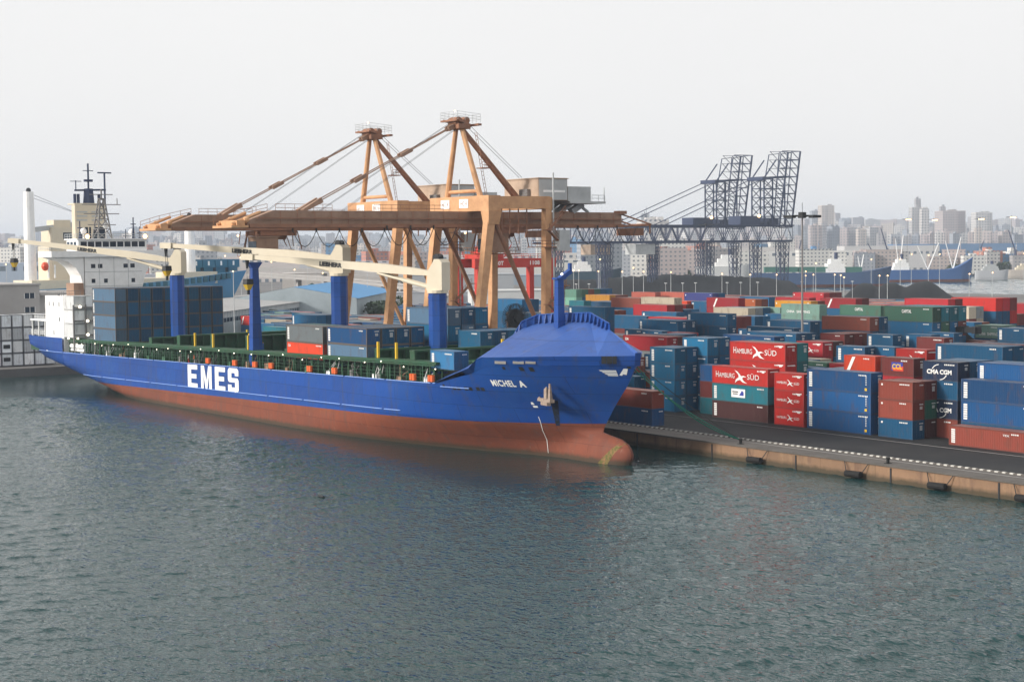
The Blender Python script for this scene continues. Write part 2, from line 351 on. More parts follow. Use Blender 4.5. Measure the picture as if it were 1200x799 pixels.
# fenders on the quay wall, bollards on the coping
FX = [-150.5, -133.4, -120.6, -108.5]
for i, fx in enumerate(FX):
    r = empty('fender', (fx, QY-1.1, .7))
    t = MB(); t.tube((fx-1.2, QY-1.25, .55), (fx+1.2, QY-1.25, .60), .40, 12); t.build('rubber_cylinder', M['rubber'], r)
    for sx in (-1, 1):
        k = MB(); k.tube((fx+sx*1.2, QY-1.2, .7), (fx+sx*1.9, QY-.72, 1.95), .055, 5); k.build('chain', M['dark'], r)
    lab = ['rubber fender on chains nearest the ship\'s bow and its green ropes', 'second rubber fender on chains from the ship\'s bow', 'third rubber fender on chains, below the red corner containers', 'last rubber fender on chains at the far right of quay'][i]
    tag(r, lab, 'fender', 'rubber fenders hung on the quay wall')
BO = [-154.9, -129.5, -104.5]
for i, bx in enumerate(BO):
    r = MB(); r.tube((bx, QY+.55, QZ+.22), (bx, QY+.55, QZ+.75), .20, 10); r.tube((bx, QY+.55, QZ+.75), (bx, QY+.55, QZ+.95), .32, 10, .26)
    r.box(bx-.35, QY+.2, QZ+.221, bx+.35, QY+.9, QZ+.28)
    lab = ['black bollard holding the green mooring ropes', 'black bollard on the coping between second and third fender', 'black bollard at the right end of the quay'][i]
    tag(r.build('bollard', M['rubber'], origin=(bx, QY+.55, QZ)), lab, 'bollard', 'bollards on the quay edge')

# ------------------------------------------------------------------ hull shape
YC = 134.3; HB = 12.7
def interp(tab, x):
    if x <= tab[0][0]: return tab[0][1]
    for (x0, y0), (x1, y1) in zip(tab, tab[1:]):
        if x <= x1: return y0+(y1-y0)*(x-x0)/(x1-x0)
    return tab[-1][1]
TX0 = [(-3,-236),(0,-232),(4.7,-212),(10,-196),(14,-184)]
TXT = [(-3,-169),(0,-169),(2,-168),(3.8,-165.6),(4.6,-165.3),(7.6,-163),(10.6,-160.3),(13,-158.9),(15,-158.4)]
TBX = [(-3,-163.5),(-1,-160.6),(1.2,-159.6),(2.4,-160.1),(3.2,-161.7),(3.75,-165.2)]
TP = [(-3,1.9),(0,2.0),(4.7,2.8),(10,2.6),(14,2.4)]
TK = [(-3,4.5),(0,3.0),(3,1.05),(5,.35),(8,.08),(11,.05)]
TXF = [(-3,-280),(0,-290),(5,-325),(8,-335),(11,-340)]
def halfb(X, z):
    h = HB; x0, xt, p = interp(TX0, z), interp(TXT, z), interp(TP, z)
    if X > x0: h = HB*(1-min(1, (X-x0)/(xt-x0))**p)
    xf, k = interp(TXF, z), interp(TK, z)
    if X < xf: h = max(0, HB*(1-k*((xf-X)/(xf+355))**2))
    if X > -186 and z < 3.75:
        tipx = interp(TBX, z); rv = sqrt(max(0, 1-((z-.45)/3.3)**2)); f = 1 if X < -168 else sqrt(max(0, 1-((X+168)/(tipx+168))**2))
        b = 2.15*rv*f*min(1, (X+186)/10); h = (max(h, 0)**3+b**3)**(1/3)
    return max(h, 0.0)
def boot(X): return 2.5+.019*(X+294)
TTOP = [(-356,10.2),(-332.6,10.45),(-332.5,7.5),(-290,8.15),(-233,9.0),(-190,9.8),(-187,9.9),(-180,11.4),(-176.5,12.75),(-166,13.1),(-158.4,13.2)]
def top(X): return interp(TTOP, X)
def stern_x(z): return -356.0 if z > 4 else -356.0+ (4-z)*6

ship = empty('container_ship', (-255, YC, 0))
tag(ship, 'long blue container ship with red lower hull lettered EMES and MICHEL A', 'ship')
def build_hull():
    xs = [-356,-354,-352,-348,-344,-340,-336,-332.6,-332.5,-328,-322,-316,-308,-300,-290,-280,-265,-250,-240,-232,-226,-220,-214,-208,-203,-199,-195,-192,-190,-188.5,-187,-185,-183,-181,-180,-178.5,-176.5,-175,-173,-171,-169.5,-168,-167,-166,-165,-164,-163.2,-162.5,-161.8,-161,-160.4,-159.8,-159.3,-158.9,-158.6,-158.4]
    mb = MB(); NB, NT = 12, 14
    def lv(X):
        b = boot(X); t = top(X)
        return [-2.5+(b+2.5)*i/NB for i in range(NB+1)] + [b+(t-b)*i/NT for i in range(1, NT+1)]
    for sgn in (-1, 1):
        base = len(mb.v)
        n = NB+NT+1
        for X in xs:
            for z in lv(X):
                xx = X
                if X > -186:
                    te = interp(TXT, z) if z > 3.75 else interp(TBX, z)
                    xx = -186+(X+186)/27.6*(te-.001+186)
                mb.v.append((xx, YC+sgn*halfb(xx, z), z))
        for i in range(len(xs)-1):
            for k in range(n-1):
                a, b_, c, d = base+i*n+k, base+(i+1)*n+k, base+(i+1)*n+k+1, base+i*n+k+1
                pa, pb, pc, pd = (mb.v[j] for j in (a, b_, c, d))
                if max(abs(p[1]-YC) for p in (pa, pb, pc, pd)) < 1e-4: continue
                mb.f.append((a, b_, c, d) if sgn < 0 else (d, c, b_, a)); mb.m.append(0 if k < NB else 1)
    # transom
    mb.mi = 1; L = lv(-356)
    mb.face([(-356, YC-halfb(-356,z), z) for z in L if z > 1] + [(-356, YC+halfb(-356,z), z) for z in reversed(L) if z > 1])
    o = mb.build('hull', [M['hull_red'], M['hull_blue']], ship, smooth=True)
    # main deck
    d = MB(); xs2 = [x for x in xs if x <= -176.5]
    for a, b in zip(xs2, xs2[1:]):
        za, zb = min(top(a), 7.5+.0165*(a+331))-.35, min(top(b), 7.5+.0165*(b+331))-.35
        if a < -332.5: za = zb = 7.2
        ha, hb = halfb(a, za)-.05, halfb(b, zb)-.05
        d.face([(a,YC-ha,za),(b,YC-hb,zb),(b,YC+hb,zb),(a,YC+ha,za)])
    d.build('main_deck', M['green'], ship)
    return o
hull = build_hull()
def skin(mb_verts_fn): pass
def hp(X, z, off=.04): return (X, YC-halfb(X, z)-off, z)
# band and turtle-back of the forecastle
def deckline(X, z): return YC-halfb(X, 14.0)
def build_forecastle():
    xs = [-180.5,-179,-177.5,-176.5,-175,-173,-171,-169,-167,-165.5,-164,-163,-162,-161,-160.3,-159.7,-159.2,-158.8,-158.5]
    def z0(X): return top(X)
    def z1(X): return min(top(X)+1.25, 13.95+(X+176)*.045 if X > -176 else 13.95) if X > -178 else top(X)+.6
    band = MB()
    for s in (-1, 1):
        for a, b in zip(xs, xs[1:]):
            pa = (a, YC+s*(halfb(a, z0(a))+.05)); pb = (b, YC+s*(halfb(b, z0(b))+.05))
            qa = (a, YC+s*(halfb(a, 14)+.10)); qb = (b, YC+s*(halfb(b, 14)+.10))
            f = [(*pa, z0(a)), (*pb, z0(b)), (*qb, z1(b)), (*qa, z1(a))]
            band.face(f if s < 0 else f[::-1])
    band.face([(-158.5, YC-.5, 13.1), (-158.3, YC-.5, 14.85), (-158.3, YC+.5, 14.85), (-158.5, YC+.5, 13.1)])
    band.build('forecastle_band', M['hull_blue'], ship)
    zz = 14.7
    def O(X, s): return (X, YC+s*(halfb(X, 14)+.10), z1(X))
    N = [(-184.0,132.4,14.9),(-182.2,133.2,17.2),(-180.9,135.0,17.95),(-175.4,136.0,18.30),(-170.3,136.0,18.45),(-165.2,135.2,17.55)]
    deck = MB()
    for s in (-1, 1):
        A0 = (-187.2, YC+s*12.72, 9.95)
        def fc(l): deck.face(l if s < 0 else l[::-1])
        fc([A0, O(-180.5, s), N[0]]); fc([O(-180.5, s), N[1], N[0]])
        def fan(a_, b_, p):
            xx = [x for x in xs if a_ <= x <= b_]
            for a, b in zip(xx, xx[1:]): fc([O(a, s), O(b, s), p])
        fan(-180.5, -175, N[1]); fc([O(-175, s), N[2], N[1]]); fc([O(-175, s), N[3], N[2]]); fan(-175, -171, N[3]); fc([O(-171, s), N[4], N[3]])
        fan(-171, -162, N[4]); fc([O(-162, s), N[5], N[4]]); fan(-162, -158.5, N[5]); fc([O(-158.5, s), (-158.35, YC, 14.9), N[5]])
    deck.face([(-187.2, YC-12.72, 9.95), N[0], (-187.2, YC+12.72, 9.95)])
    deck.build('turtle_back', M['deck_blue'], ship)
    wall = MB(); rb = MB(); hh = [.5, 1.0, 1.15, 1.15, 1.2, .8]
    for i, (p, q) in enumerate(zip(N, N[1:])):
        P, Q = Vector(p), Vector(q); nn = (Q-P).cross(Vector((0,0,1))).normalized()*.12; u0 = Vector((0,0,hh[i])); u1 = Vector((0,0,hh[i+1])); d = Vector((0,0,.25))
        wall.mesh([P-d, Q-d, Q+u1, P+u0, P-d-nn, Q-d-nn, Q+u1-nn, P+u0-nn], [(0,1,2,3),(7,6,5,4),(3,2,6,7),(0,3,7,4),(1,5,6,2)])
        n = max(2, int((Q-P).length/.95))
        for k in range(n):
            t_ = (k+.5)/n; c = P.lerp(Q, t_); h_ = hh[i]+(hh[i+1]-hh[i])*t_; c += nn*2.2; rb = MB(); rb.beam(c-Vector((0,0,.1)), c-nn*1.2+Vector((0,0,h_)), .16, .42, up=nn, h2=.12); rb.build('breakwater_rib', M['hull_blue'], ship)
        wall.tube(P+u0, Q+u1, .12, 5)
    wall.build('breakwater', M['hull_blue'], ship)
    # foremast
    m = MB(); m.beam((-175, YC, 17.4), (-175, YC, 24.3), 1.2, 1.0, w2=.95, h2=.8)
    m.beam((-175, YC-.1, 24.1), (-175, YC+1.9, 25.3), .75, .6); m.beam((-175, YC+1.9, 25.0), (-175, YC+1.9, 26.4), .4, .4)
    m.beam((-175, YC-.8, 24.3), (-175, YC+.8, 24.3), 1.1, .25)
    mo = m.build('foremast', M['hull_blue'], ship)
    l = MB(); l.ball((-175, YC+.5, 24.9), .16); l.build('mast_light', M['lampw'], mo)
    # openings: three windows, ports, chocks
    for i, X in enumerate((-173.7, -171.1, -169.5)):
        wdt = (.85, .75, .65)[i]; o = MB(); y = lambda X, z: YC-halfb(X, 13.4)-.12
        o.face([(X-wdt, y(X-wdt,0), z0(X)+.30), (X+wdt, y(X+wdt,0), z0(X)+.30), (X+wdt, y(X+wdt,0)-.02, z0(X)+1.0), (X-wdt, y(X-wdt,0)-.02, z0(X)+1.0)])
        o.build('forecastle_opening', M['steel'], ship)
    o = MB()
    xs3 = (-161.6, -161.1, -160.6, -160.2)
    for a, b in zip(xs3, xs3[1:]): o.face([(a+.04, YC-halfb(a,14)-.22, 13.4), (b-.04, YC-halfb(b,14)-.22, 13.4), (b-.04, YC-halfb(b,14)-.22, 14.4), (a+.04, YC-halfb(a,14)-.22, 14.4)])
    o.build('bow_grille', M['dark'], ship)
build_forecastle()
def hull_patch(name, cells, m):
    for (x0, x1, z0, z1) in cells:
        o = MB(); n = max(1, int((x1-x0)/.4))
        for i in range(n):
            a = x0+(x1-x0)*i/n; b = x0+(x1-x0)*(i+1)/n
            o.face([hp(a,z0,.05), hp(b,z0,.05), hp(b,z1,.05), hp(a,z1,.05)])
        o.build(name, m, ship)
hull_patch('chock', [(-171.5,-170.9,12.25,12.8),(-170.2,-169.6,12.2,12.8),(-173.9,-173.5,12.35,12.75),(-159.62,-159.30,12.75,13.05),
                     (-184.1,-183.5,9.05,9.5),(-183.3,-182.7,9.07,9.52),(-181.9,-181.3,9.1,9.6),(-181.1,-180.5,9.1,9.6),(-179.8,-179.2,9.15,9.65),(-179.0,-178.4,9.15,9.65),(-186.0,-185.6,9.4,9.75)], M['dark'])
# rubbing strakes (pale dashes)
def strake(name, x0, x1, zf, seg, gap, m, h=.10):
    x = x0; o = MB()
    while x < x1:
        b = min(x+seg, x1); n = 3
        for i in range(n):
            p = x+(b-x)*i/n; q = x+(b-x)*(i+1)/n
            P, Q = hp(p, zf(p), .06), hp(q, zf(q), .06); o.beam(P, Q, .2, h)
        x = b+gap
    o.build(name, m, ship)
strake('upper_strake', -356, -187.5, lambda X: 7.38+.0168*(X+331), 11.5, .5, M['railblue'])
strake('lower_strake', -322, -197, lambda X: 3.25+.0163*(X+321), 11.5, .6, M['railblue'])
strake('bow_strake', -186.5, -181.0, lambda X: 9.4+.0*(X+331), 6, .5, M['railblue'])
# lettering
def hull_text(name, txt, x0, x1, zb0, zb1, h, bold=.02, spacing=1.1, slant=0):
    o = MB(); put_text(o, txt, lambda u, v: hp(x0+(x1-x0)*u+slant*v, zb0+(zb1-zb0)*u+h*v, .05), spacing, bold)
    return o.build(name, M['letter'], ship)
def block(name, rects, x0, wd, zb, h, m=None):
    pass
# big block letters E M E S drawn as strokes
def glyph(ch):
    if ch == 'E': return [[(0,0),(1,0),(1,.2),(.36,.2),(.36,.41),(.9,.41),(.9,.6),(.36,.6),(.36,.8),(1,.8),(1,1),(0,1)]]
    if ch == 'M': return [[(0,0),(.24,0),(.24,1),(0,1)],[(.76,0),(1,0),(1,1),(.76,1)],[(.24,1),(.24,.62),(.42,0),(.5,.0),(.5,.36),(.30,1)],[(.5,.36),(.5,0),(.58,0),(.76,.62),(.76,1),(.70,1)]]
    if ch == 'S': return [[(0,.02),(.12,0),(.9,0),(1,.1),(1,.2),(0,.2)],[(.66,.2),(1,.2),(1,.5),(.9,.59),(.66,.59)],[(.1,.41),(.66,.41),(.66,.59),(.1,.59),(0,.5)],[(0,.5),(.1,.59),(.34,.59),(.34,.8),(0,.8)],[(0,.8),(1,.8),(1,.9),(.88,1),(.12,1),(0,.9)],[(.66,.68),(1,.68),(1,.8),(.66,.8)],[(0,.2),(.34,.2),(.34,.31),(0,.31)]]
def zrow(X): return 4.05+.0155*(X+268)
for ch, x0, x1 in (('E',-269.1,-265.0),('M',-263.5,-259.1),('E',-257.8,-253.7),('S',-252.6,-248.5)):
    o = MB()
    for i, poly in enumerate(glyph(ch)):
        off = .05+.003*i
        o.face([hp(x0+(x1-x0)*u, zrow(x0+(x1-x0)*u)+4.15*v, off) for u, v in poly])
    # E is concave: fine as one ngon
    o.build('letter', M['letter'], ship)
hull_text('ship_name', 'MICHEL', -176.75, -173.25, 9.95, 9.95, .9, .03)
hull_text('ship_name', 'A', -172.75, -171.85, 9.95, 9.95, .9, .05)
# winged emblem at the bow, bulb mark, draft marks
o = MB()
for k in range(4):
    zt = 12.55-.21*k; o.face([hp(-162.4+.18*k, zt, .05), hp(-160.75-.02*k, zt-.03, .05), hp(-160.8-.02*k, zt-.17, .05), hp(-162.3+.18*k, zt-.15, .05)][::-1])
o.face([hp(-160.7,11.85,.06), hp(-160.45,11.8,.06), hp(-159.75,12.75,.06), hp(-160.0,12.75,.06)]); o.face([hp(-160.3,12.0,.07), hp(-160.0,11.9,.07), hp(-159.62,12.7,.07), hp(-159.76,12.75,.07)])
o.build('bow_emblem', M['letter'], ship)
o = MB(); o.face([hp(-172.6,7.1,.05),hp(-172.0,7.1,.05),hp(-172.0,7.35,.05),hp(-172.6,7.35,.05)]); o.face([hp(-172.7,7.5,.05),hp(-172.25,7.5,.05),hp(-172.35,7.85,.05),hp(-172.6,7.85,.05)])
o.build('bulb_mark', M['letter'], ship)
o = MB()
pl = [(-172.6,5.8),(-172.7,5.0),(-173.1,3.8),(-173.6,2.4),(-174.1,.5)]
for a, b in zip(pl, pl[1:]): o.face([hp(a[0]-.04,a[1],.05),hp(a[0]+.04,a[1],.05),hp(b[0]+.04,b[1],.05),hp(b[0]-.04,b[1],.05)])
o.build('draft_line', M['letter'], ship)
M['algae'] = mat('algae', (.10,.11,.03), .9, noise=.9, nscale=2.5, dark=(.36,.16,.09))
o = MB()
for i in range(12):
    z = -.2+.25*i; x = -163.6+.22*i; e = 1.1-.05*i; o.face([hp(x-e*.9,z,.03),hp(x+e*.6,z,.03),hp(x+.2+e*.6,z+.25,.03),hp(x+.2-e*.9,z+.25,.03)])
o.build('bulb_growth', M['algae'], ship)
# nose
# anchor in its pocket
ax, az = -169.6, 9.0; ay = YC-halfb(ax, az)
an = MB()
an.beam((ax, ay-.35, az+.9), (ax+.05, ay-.45, az-.7), .30, .30)
an.beam((ax-.95, ay-.15, az-.55), (ax+1.0, ay-.75, az-.55), .5, .35)
an.beam((ax-.8, ay-.25, az-.6), (ax-1.15, ay-.15, az+1.5), .42, .26, w2=.12, h2=.12)
an.beam((ax+.85, ay-.8, az-.6), (ax+.75, ay-.75, az+1.3), .42, .26, w2=.12, h2=.12)
an.beam((ax-.5, ay-.3, az-.9), (ax+.5, ay-.6, az-.9), .4, .4)
M['anchor'] = mat('anchor', (.34, .27, .22), .8, noise=.7, nscale=3, dark=(.16, .08, .05))
an.v = [(ax+(x-ax)*1.9, ay-.1+(y-ay)*1.25, az+(z-az)*1.25) for x, y, z in an.v]
an.build('anchor', M['anchor'], ship)
M['stain'] = mat('stain', (.012, .016, .022), .7, noise=.9, nscale=1.8, dark=(.008, .035, .14))
o = MB()
for i in range(10):
    za = 8.2-.36*i; zb = za-.36; sh = lambda z: (8.2-z)*.33; wa = .95-.045*i; wb = wa-.045
    o.face([hp(ax+.1-wa/2-sh(za),za,.035),hp(ax+.1+wa/2-sh(za),za,.035),hp(ax+.1+wb/2-sh(zb),zb,.035),hp(ax+.1-wb/2-sh(zb),zb,.035)])
o.build('rust_streak', M['stain'], ship)
# ------------------------------------------------------------------ shipping containers
CW = 2.44
CC = dict(blue=(.008,.098,.215), blue2=(.010,.135,.27), slate=(.095,.175,.27), ltblue=(.035,.175,.36), royal=(.009,.082,.235), navy=(.012,.03,.075), indigo=(.04,.05,.20),
          red=(.48,.025,.02), crimson=(.36,.022,.030), orangered=(.62,.06,.022), salmon=(.52,.13,.09), maroon=(.15,.030,.028), redbrown=(.24,.052,.035), brown=(.22,.06,.04),
          dkbrown=(.075,.028,.028), teal=(.018,.17,.22), teal2=(.02,.14,.155), green=(.045,.12,.085), dkgreen=(.025,.13,.09), sage=(.16,.28,.235), mint=(.14,.32,.24),
          yellow=(.62,.28,.03), orange=(.58,.14,.04), beige=(.50,.44,.34), grey=(.33,.36,.37), dkgrey=(.13,.15,.16), white=(1.0,1.02,1.02), pale=(.86,.90,.93), pinkbrown=(.17,.06,.06))
CNAME = dict(blue='blue', blue2='bright blue', slate='grey-blue', ltblue='light blue', royal='deep blue', navy='navy', indigo='violet-blue', red='red', crimson='crimson',
             orangered='orange-red', salmon='faded pinkish red', maroon='maroon', redbrown='red-brown', brown='brown', dkbrown='dark brown', teal='teal', teal2='dark teal', green='dull green', dkgreen='deep green',
             sage='pale green', mint='mint green', yellow='yellow', orange='orange', beige='cream', grey='grey', dkgrey='dark grey', white='white', pale='pale grey', pinkbrown='purplish brown')
def paint_mat(name, attr):
    m = bpy.data.materials.new(name); m.use_nodes = True; nt = m.node_tree; N = nt.nodes; L = nt.links
    b = N['Principled BSDF']; b.inputs['Roughness'].default_value = .62; b.inputs['Specular IOR Level'].default_value = .22
    geo = N.new('ShaderNodeNewGeometry'); oi = N.new('ShaderNodeObjectInfo')
    if attr: at = N.new('ShaderNodeAttribute'); at.attribute_name = 'paint'; base = at.outputs['Color']
    else: base = oi.outputs['Color']
    # per-container tone
    hsv = N.new('ShaderNodeHueSaturation'); mr = N.new('ShaderNodeMapRange'); mr.inputs[3].default_value = .55; mr.inputs[4].default_value = 1.05
    L.new(oi.outputs['Random'], mr.inputs[0]); L.new(mr.outputs[0], hsv.inputs['Value']); L.new(base, hsv.inputs['Color'])
    nz = N.new('ShaderNodeTexNoise'); nz.inputs['Scale'].default_value = .9; nz.inputs['Detail'].default_value = 7; nz.inputs['Roughness'].default_value = .7
    mp = N.new('ShaderNodeMapping'); mp.inputs['Scale'].default_value = (1, 1, .35); L.new(geo.outputs['Position'], mp.inputs[0]); L.new(mp.outputs[0], nz.inputs[0])
    r1 = N.new('ShaderNodeMapRange'); r1.inputs[1].default_value = .52; r1.inputs[2].default_value = .74; r1.inputs[4].default_value = .6; L.new(nz.outputs[0], r1.inputs[0])
    rust = N.new('ShaderNodeMix'); rust.data_type = 'RGBA'; rust.inputs[7].default_value = (.10, .055, .04, 1); L.new(r1.outputs[0], rust.inputs[0]); L.new(hsv.outputs[0], rust.inputs[6])
    # settled dust on upward faces
    sp = N.new('ShaderNodeSeparateXYZ'); L.new(geo.outputs['True Normal'], sp.inputs[0])
    r2 = N.new('ShaderNodeMapRange'); r2.inputs[1].default_value = .7; r2.inputs[2].default_value = .95; r2.inputs[4].default_value = .38; L.new(sp.outputs[2], r2.inputs[0])
    n2 = N.new('ShaderNodeTexNoise'); n2.inputs['Scale'].default_value = .35; L.new(geo.outputs['Position'], n2.inputs[0])
    mu = N.new('ShaderNodeMath'); mu.operation = 'MULTIPLY'; L.new(r2.outputs[0], mu.inputs[0]); 
    r3 = N.new('ShaderNodeMapRange'); r3.inputs[1].default_value = .3; r3.inputs[2].default_value = .7; r3.inputs[3].default_value = .45; r3.inputs[4].default_value = 1.25; L.new(n2.outputs[0], r3.inputs[0]); L.new(r3.outputs[0], mu.inputs[1])
    du = N.new('ShaderNodeMix'); du.data_type = 'RGBA'; du.inputs[7].default_value = (.30, .29, .27, 1); L.new(mu.outputs[0], du.inputs[0]); L.new(rust.outputs[2], du.inputs[6])
    L.new(du.outputs[2], b.inputs['Base Color']); return m
M['paint'] = paint_mat('container_paint', False); M['paint_mix'] = paint_mat('container_paint_mixed', True)
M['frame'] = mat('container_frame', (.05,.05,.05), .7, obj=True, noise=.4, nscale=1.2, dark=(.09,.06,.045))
M['mark'] = mat('container_lettering', (.72,.72,.70), .6, noise=.35, nscale=3, dark=(.4,.4,.4))
def cont_shapes(L, H):
    g = .045
    body = MB()
    # corrugated long sides
    for side_ in (0, 1):
        xs = []; x = .16; k = 0
        prof = [(0,0),(.10,0),(.139,1),(.239,1),(.278,0)]
        pts = []
        while x < L-.16-.27:
            for dx, d in prof[:-1]: pts.append((x+dx, d))
            x += .278
        pts.append((L-.16, 0))
        lo, hi = .14, H-.12
        for (xa, da), (xb, db) in zip(pts, pts[1:]):
            ya = g+da*.036 if side_ == 0 else CW-g-da*.036; yb = g+db*.036 if side_ == 0 else CW-g-db*.036
            f = [(xa,ya,lo),(xb,yb,lo),(xb,yb,hi),(xa,ya,hi)]
            body.face(f if side_ == 0 else f[::-1])
    body.face([(0.02,.06,H-.03),(L-.02,.06,H-.03),(L-.02,CW-.06,H-.03),(.02,CW-.06,H-.03)])
    body.face([(.06,.06,.12),(.06,.06,H-.1),(.06,CW-.06,H-.1),(.06,CW-.06,.12)][::-1])
    # roof bows
    n = int(L/1.1)
    for i in range(1, n):
        x = L*i/n; body.box(x-.28, .12, H-.03, x+.28, CW-.12, H-.012)
    fr = MB(); p = .16
    for x in (0, L-p):
        for y in (0, CW-.12): fr.box(x, y, 0, x+p, y+.12, H)
    for y in (0, CW-.10):
        fr.box(p, y+.004, H-.13, L-p, y+.096, H-.004); fr.box(p, y+.004, .0, L-p, y+.096, .15)
    for x in (0.004, L-.104):
        fr.box(x, .12, H-.13, x+.10, CW-.12, H-.006); fr.box(x, .12, 0.0, x+.10, CW-.12, .15)
    door = MB()
    for y0, y1 in ((.13, CW/2-.012), (CW/2+.012, CW-.13)):
        door.box(L-.10, y0, .16, L-.045, y1, H-.14)
        for z in (.55, H/2, H-.55): door.box(L-.0449, y0+.08, z-.03, L-.03, y1-.08, z+.03)
    rods = MB()
    for y in (.36, .86, CW-.86, CW-.36): rods.tube((L-.015, y, .10), (L-.015, y, H-.10), .028, 5); rods.box(L-.02, y-.18, 1.0, L+.01, y+.05, 1.06)
    plain = MB(); n = 8; y = .13
    for i in range(n):
        a = .13+(CW-.26)*i/n; b = .13+(CW-.26)*(i+1)/n; m_ = (a+b)/2
        for (ya, xa), (yb, xb) in (((a, L-.05), (a+.1, L-.05)), ((a+.1, L-.05), (a+.15, L-.085)), ((a+.15, L-.085), (b-.04, L-.085)), ((b-.04, L-.085), (b, L-.05))):
            plain.face([(xa,ya,.15),(xb,yb,.15),(xb,yb,H-.13),(xa,ya,H-.13)])
    return body, fr, door, rods, plain
_cm = {}
def cmesh(key):
    if key in _cm: return _cm[key]
    L, H = key
    b, f, d, r, p = cont_shapes(L, H); out = []
    for nm, mbx, mt in (('body', b, 'paint'), ('frame', f, 'frame'), ('door', d, 'paint'), ('lock_rods', r, 'frame'), ('end_wall', p, 'paint')):
        o = mbx.build(nm, M[mt]); out.append(o.data); bpy.data.objects.remove(o)
    # single-mesh version for far away
    q = MB()
    for s in (b, f, p): q.v, q.f, q.m = (q.v+s.v, q.f+[tuple(i+len(q.v) for i in ff) for ff in s.f], q.m+s.m) if False else (q.v, q.f, q.m)
    o = MB()
    o.mesh([(0,0,0),(L,0,0),(L,CW,0),(0,CW,0),(0,0,H),(L,0,H),(L,CW,H),(0,CW,H)], [])
    o = MB(); o.box(.03,.05,.1,L-.03,CW-.05,H-.04)
    for x in (0, L-.14):
        for y in (0, CW-.12): o.box(x, y, 0, x+.14, y+.12, H)
    for y in (0, CW-.10): o.box(.14, y+.004, H-.12, L-.14, y+.096, H-.004); o.box(.14, y+.004, 0, L-.14, y+.096, .14)
    for x in (.004, L-.104): o.box(x, .12, H-.12, x+.10, CW-.12, H-.006); o.box(x, .12, 0, x+.10, CW-.12, .14)
    x = .3
    while x < L-.4: o.face([(x,.044,.14),(x+.12,.044,.14),(x+.12,.044,H-.12),(x,.044,H-.12)]); x += .556
    for y in (.5, 1.2, 1.9): o.box(L-.0298, y-.03, .2, L-.01, y+.03, H-.2)
    ob = o.build('lite', M['paint']); out.append(ob.data); bpy.data.objects.remove(ob)
    _cm[key] = out; return out
LEN = {40: 12.19, 20: 6.06}
CONTS = []
def link(name, me, parent, col):
    o = bpy.data.objects.new(name, me); COL.objects.link(o); o.parent = parent; o.color = (*col, 1); return o
def container(X, Y, Z, sz, col, H=2.59, label=None, group='shipping containers stacked in the yard', detail=True, door=True, strip=None, fcol=None):
    """long side faces the water (-Y), end faces +X"""
    L = LEN[sz]; c = CC[col]; me = cmesh((L, H))
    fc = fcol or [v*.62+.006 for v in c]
    if detail:
        r = empty('shipping_container', (X, Y, Z)); tag(r, label, 'shipping container', group)
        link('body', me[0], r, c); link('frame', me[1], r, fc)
        if door:
            d = link('door', me[2], r, [v*.9 for v in c]); link('lock_rods', me[3], d, [v*.75+.01 for v in c])
        else: link('end_wall', me[4], r, c)
    else:
        r = bpy.data.objects.new('shipping_container', me[5]); COL.objects.link(r); r.location = (X, Y, Z); r.color = (*c, 1)
        tag(r, label, 'shipping container', group)
    r['len'] = L; r['hgt'] = H
    if strip: mark_strip(r, strip)
    if detail and c[0]+c[1]+c[2] < 1.2 and r.location.x > -260: id_codes(r)
    return r
def id_codes(r):
    """owner code and weight panel lettering, door end and long side"""
    X, Y, Z = r.location; L = r['len']; H = r['hgt']; rn = random.Random(int(X*7+Y*13+Z*5)); o = MB()
    x = X+L-2.3
    for k in range(rn.choice((4, 5, 6))): o.face([(x+.30*k, Y-.003, Z+H-.50), (x+.30*k+.2, Y-.003, Z+H-.50), (x+.30*k+.2, Y-.003, Z+H-.32), (x+.30*k, Y-.003, Z+H-.32)])
    for k in range(4): o.face([(X+L+.012, Y+1.4+.2*k, Z+H-.55), (X+L+.012, Y+1.53+.2*k, Z+H-.55), (X+L+.012, Y+1.53+.2*k, Z+H-.40), (X+L+.012, Y+1.4+.2*k, Z+H-.40)])
    for k in range(rn.choice((0, 3, 5))): o.face([(X+L+.012, Y+1.45, Z+H-.85-.14*k), (X+L+.012, Y+2.0, Z+H-.85-.14*k), (X+L+.012, Y+2.0, Z+H-.78-.14*k), (X+L+.012, Y+1.45, Z+H-.78-.14*k)])
    o.build('code_lettering', M['mark'], r)
def on_side(r, fn):
    """fn(u m along, v m up) -> world on the long side"""
    return lambda u, v: (r.location.x+u, r.location.y+.006, r.location.z+v)
def side_text(r, txt, u0, u1, v0, v1, m='mark', bold=.015, spacing=1.0, slant=0):
    o = MB(); X, Y, Z = r.location
    put_text(o, txt, lambda a, b: (X+u0+(u1-u0)*a+slant*b, Y-.004, Z+v0+(v1-v0)*b), spacing, bold)
    return o.build('lettering', M[m], r)
def side_polys(r, polys, m='mark', name='emblem', off=-.004):
    o = MB(); X, Y, Z = r.location
    for i, p in enumerate(polys): o.face([(X+u, Y+off-.0015*i, Z+v) for u, v in p])
    return o.build(name, M[m], r)
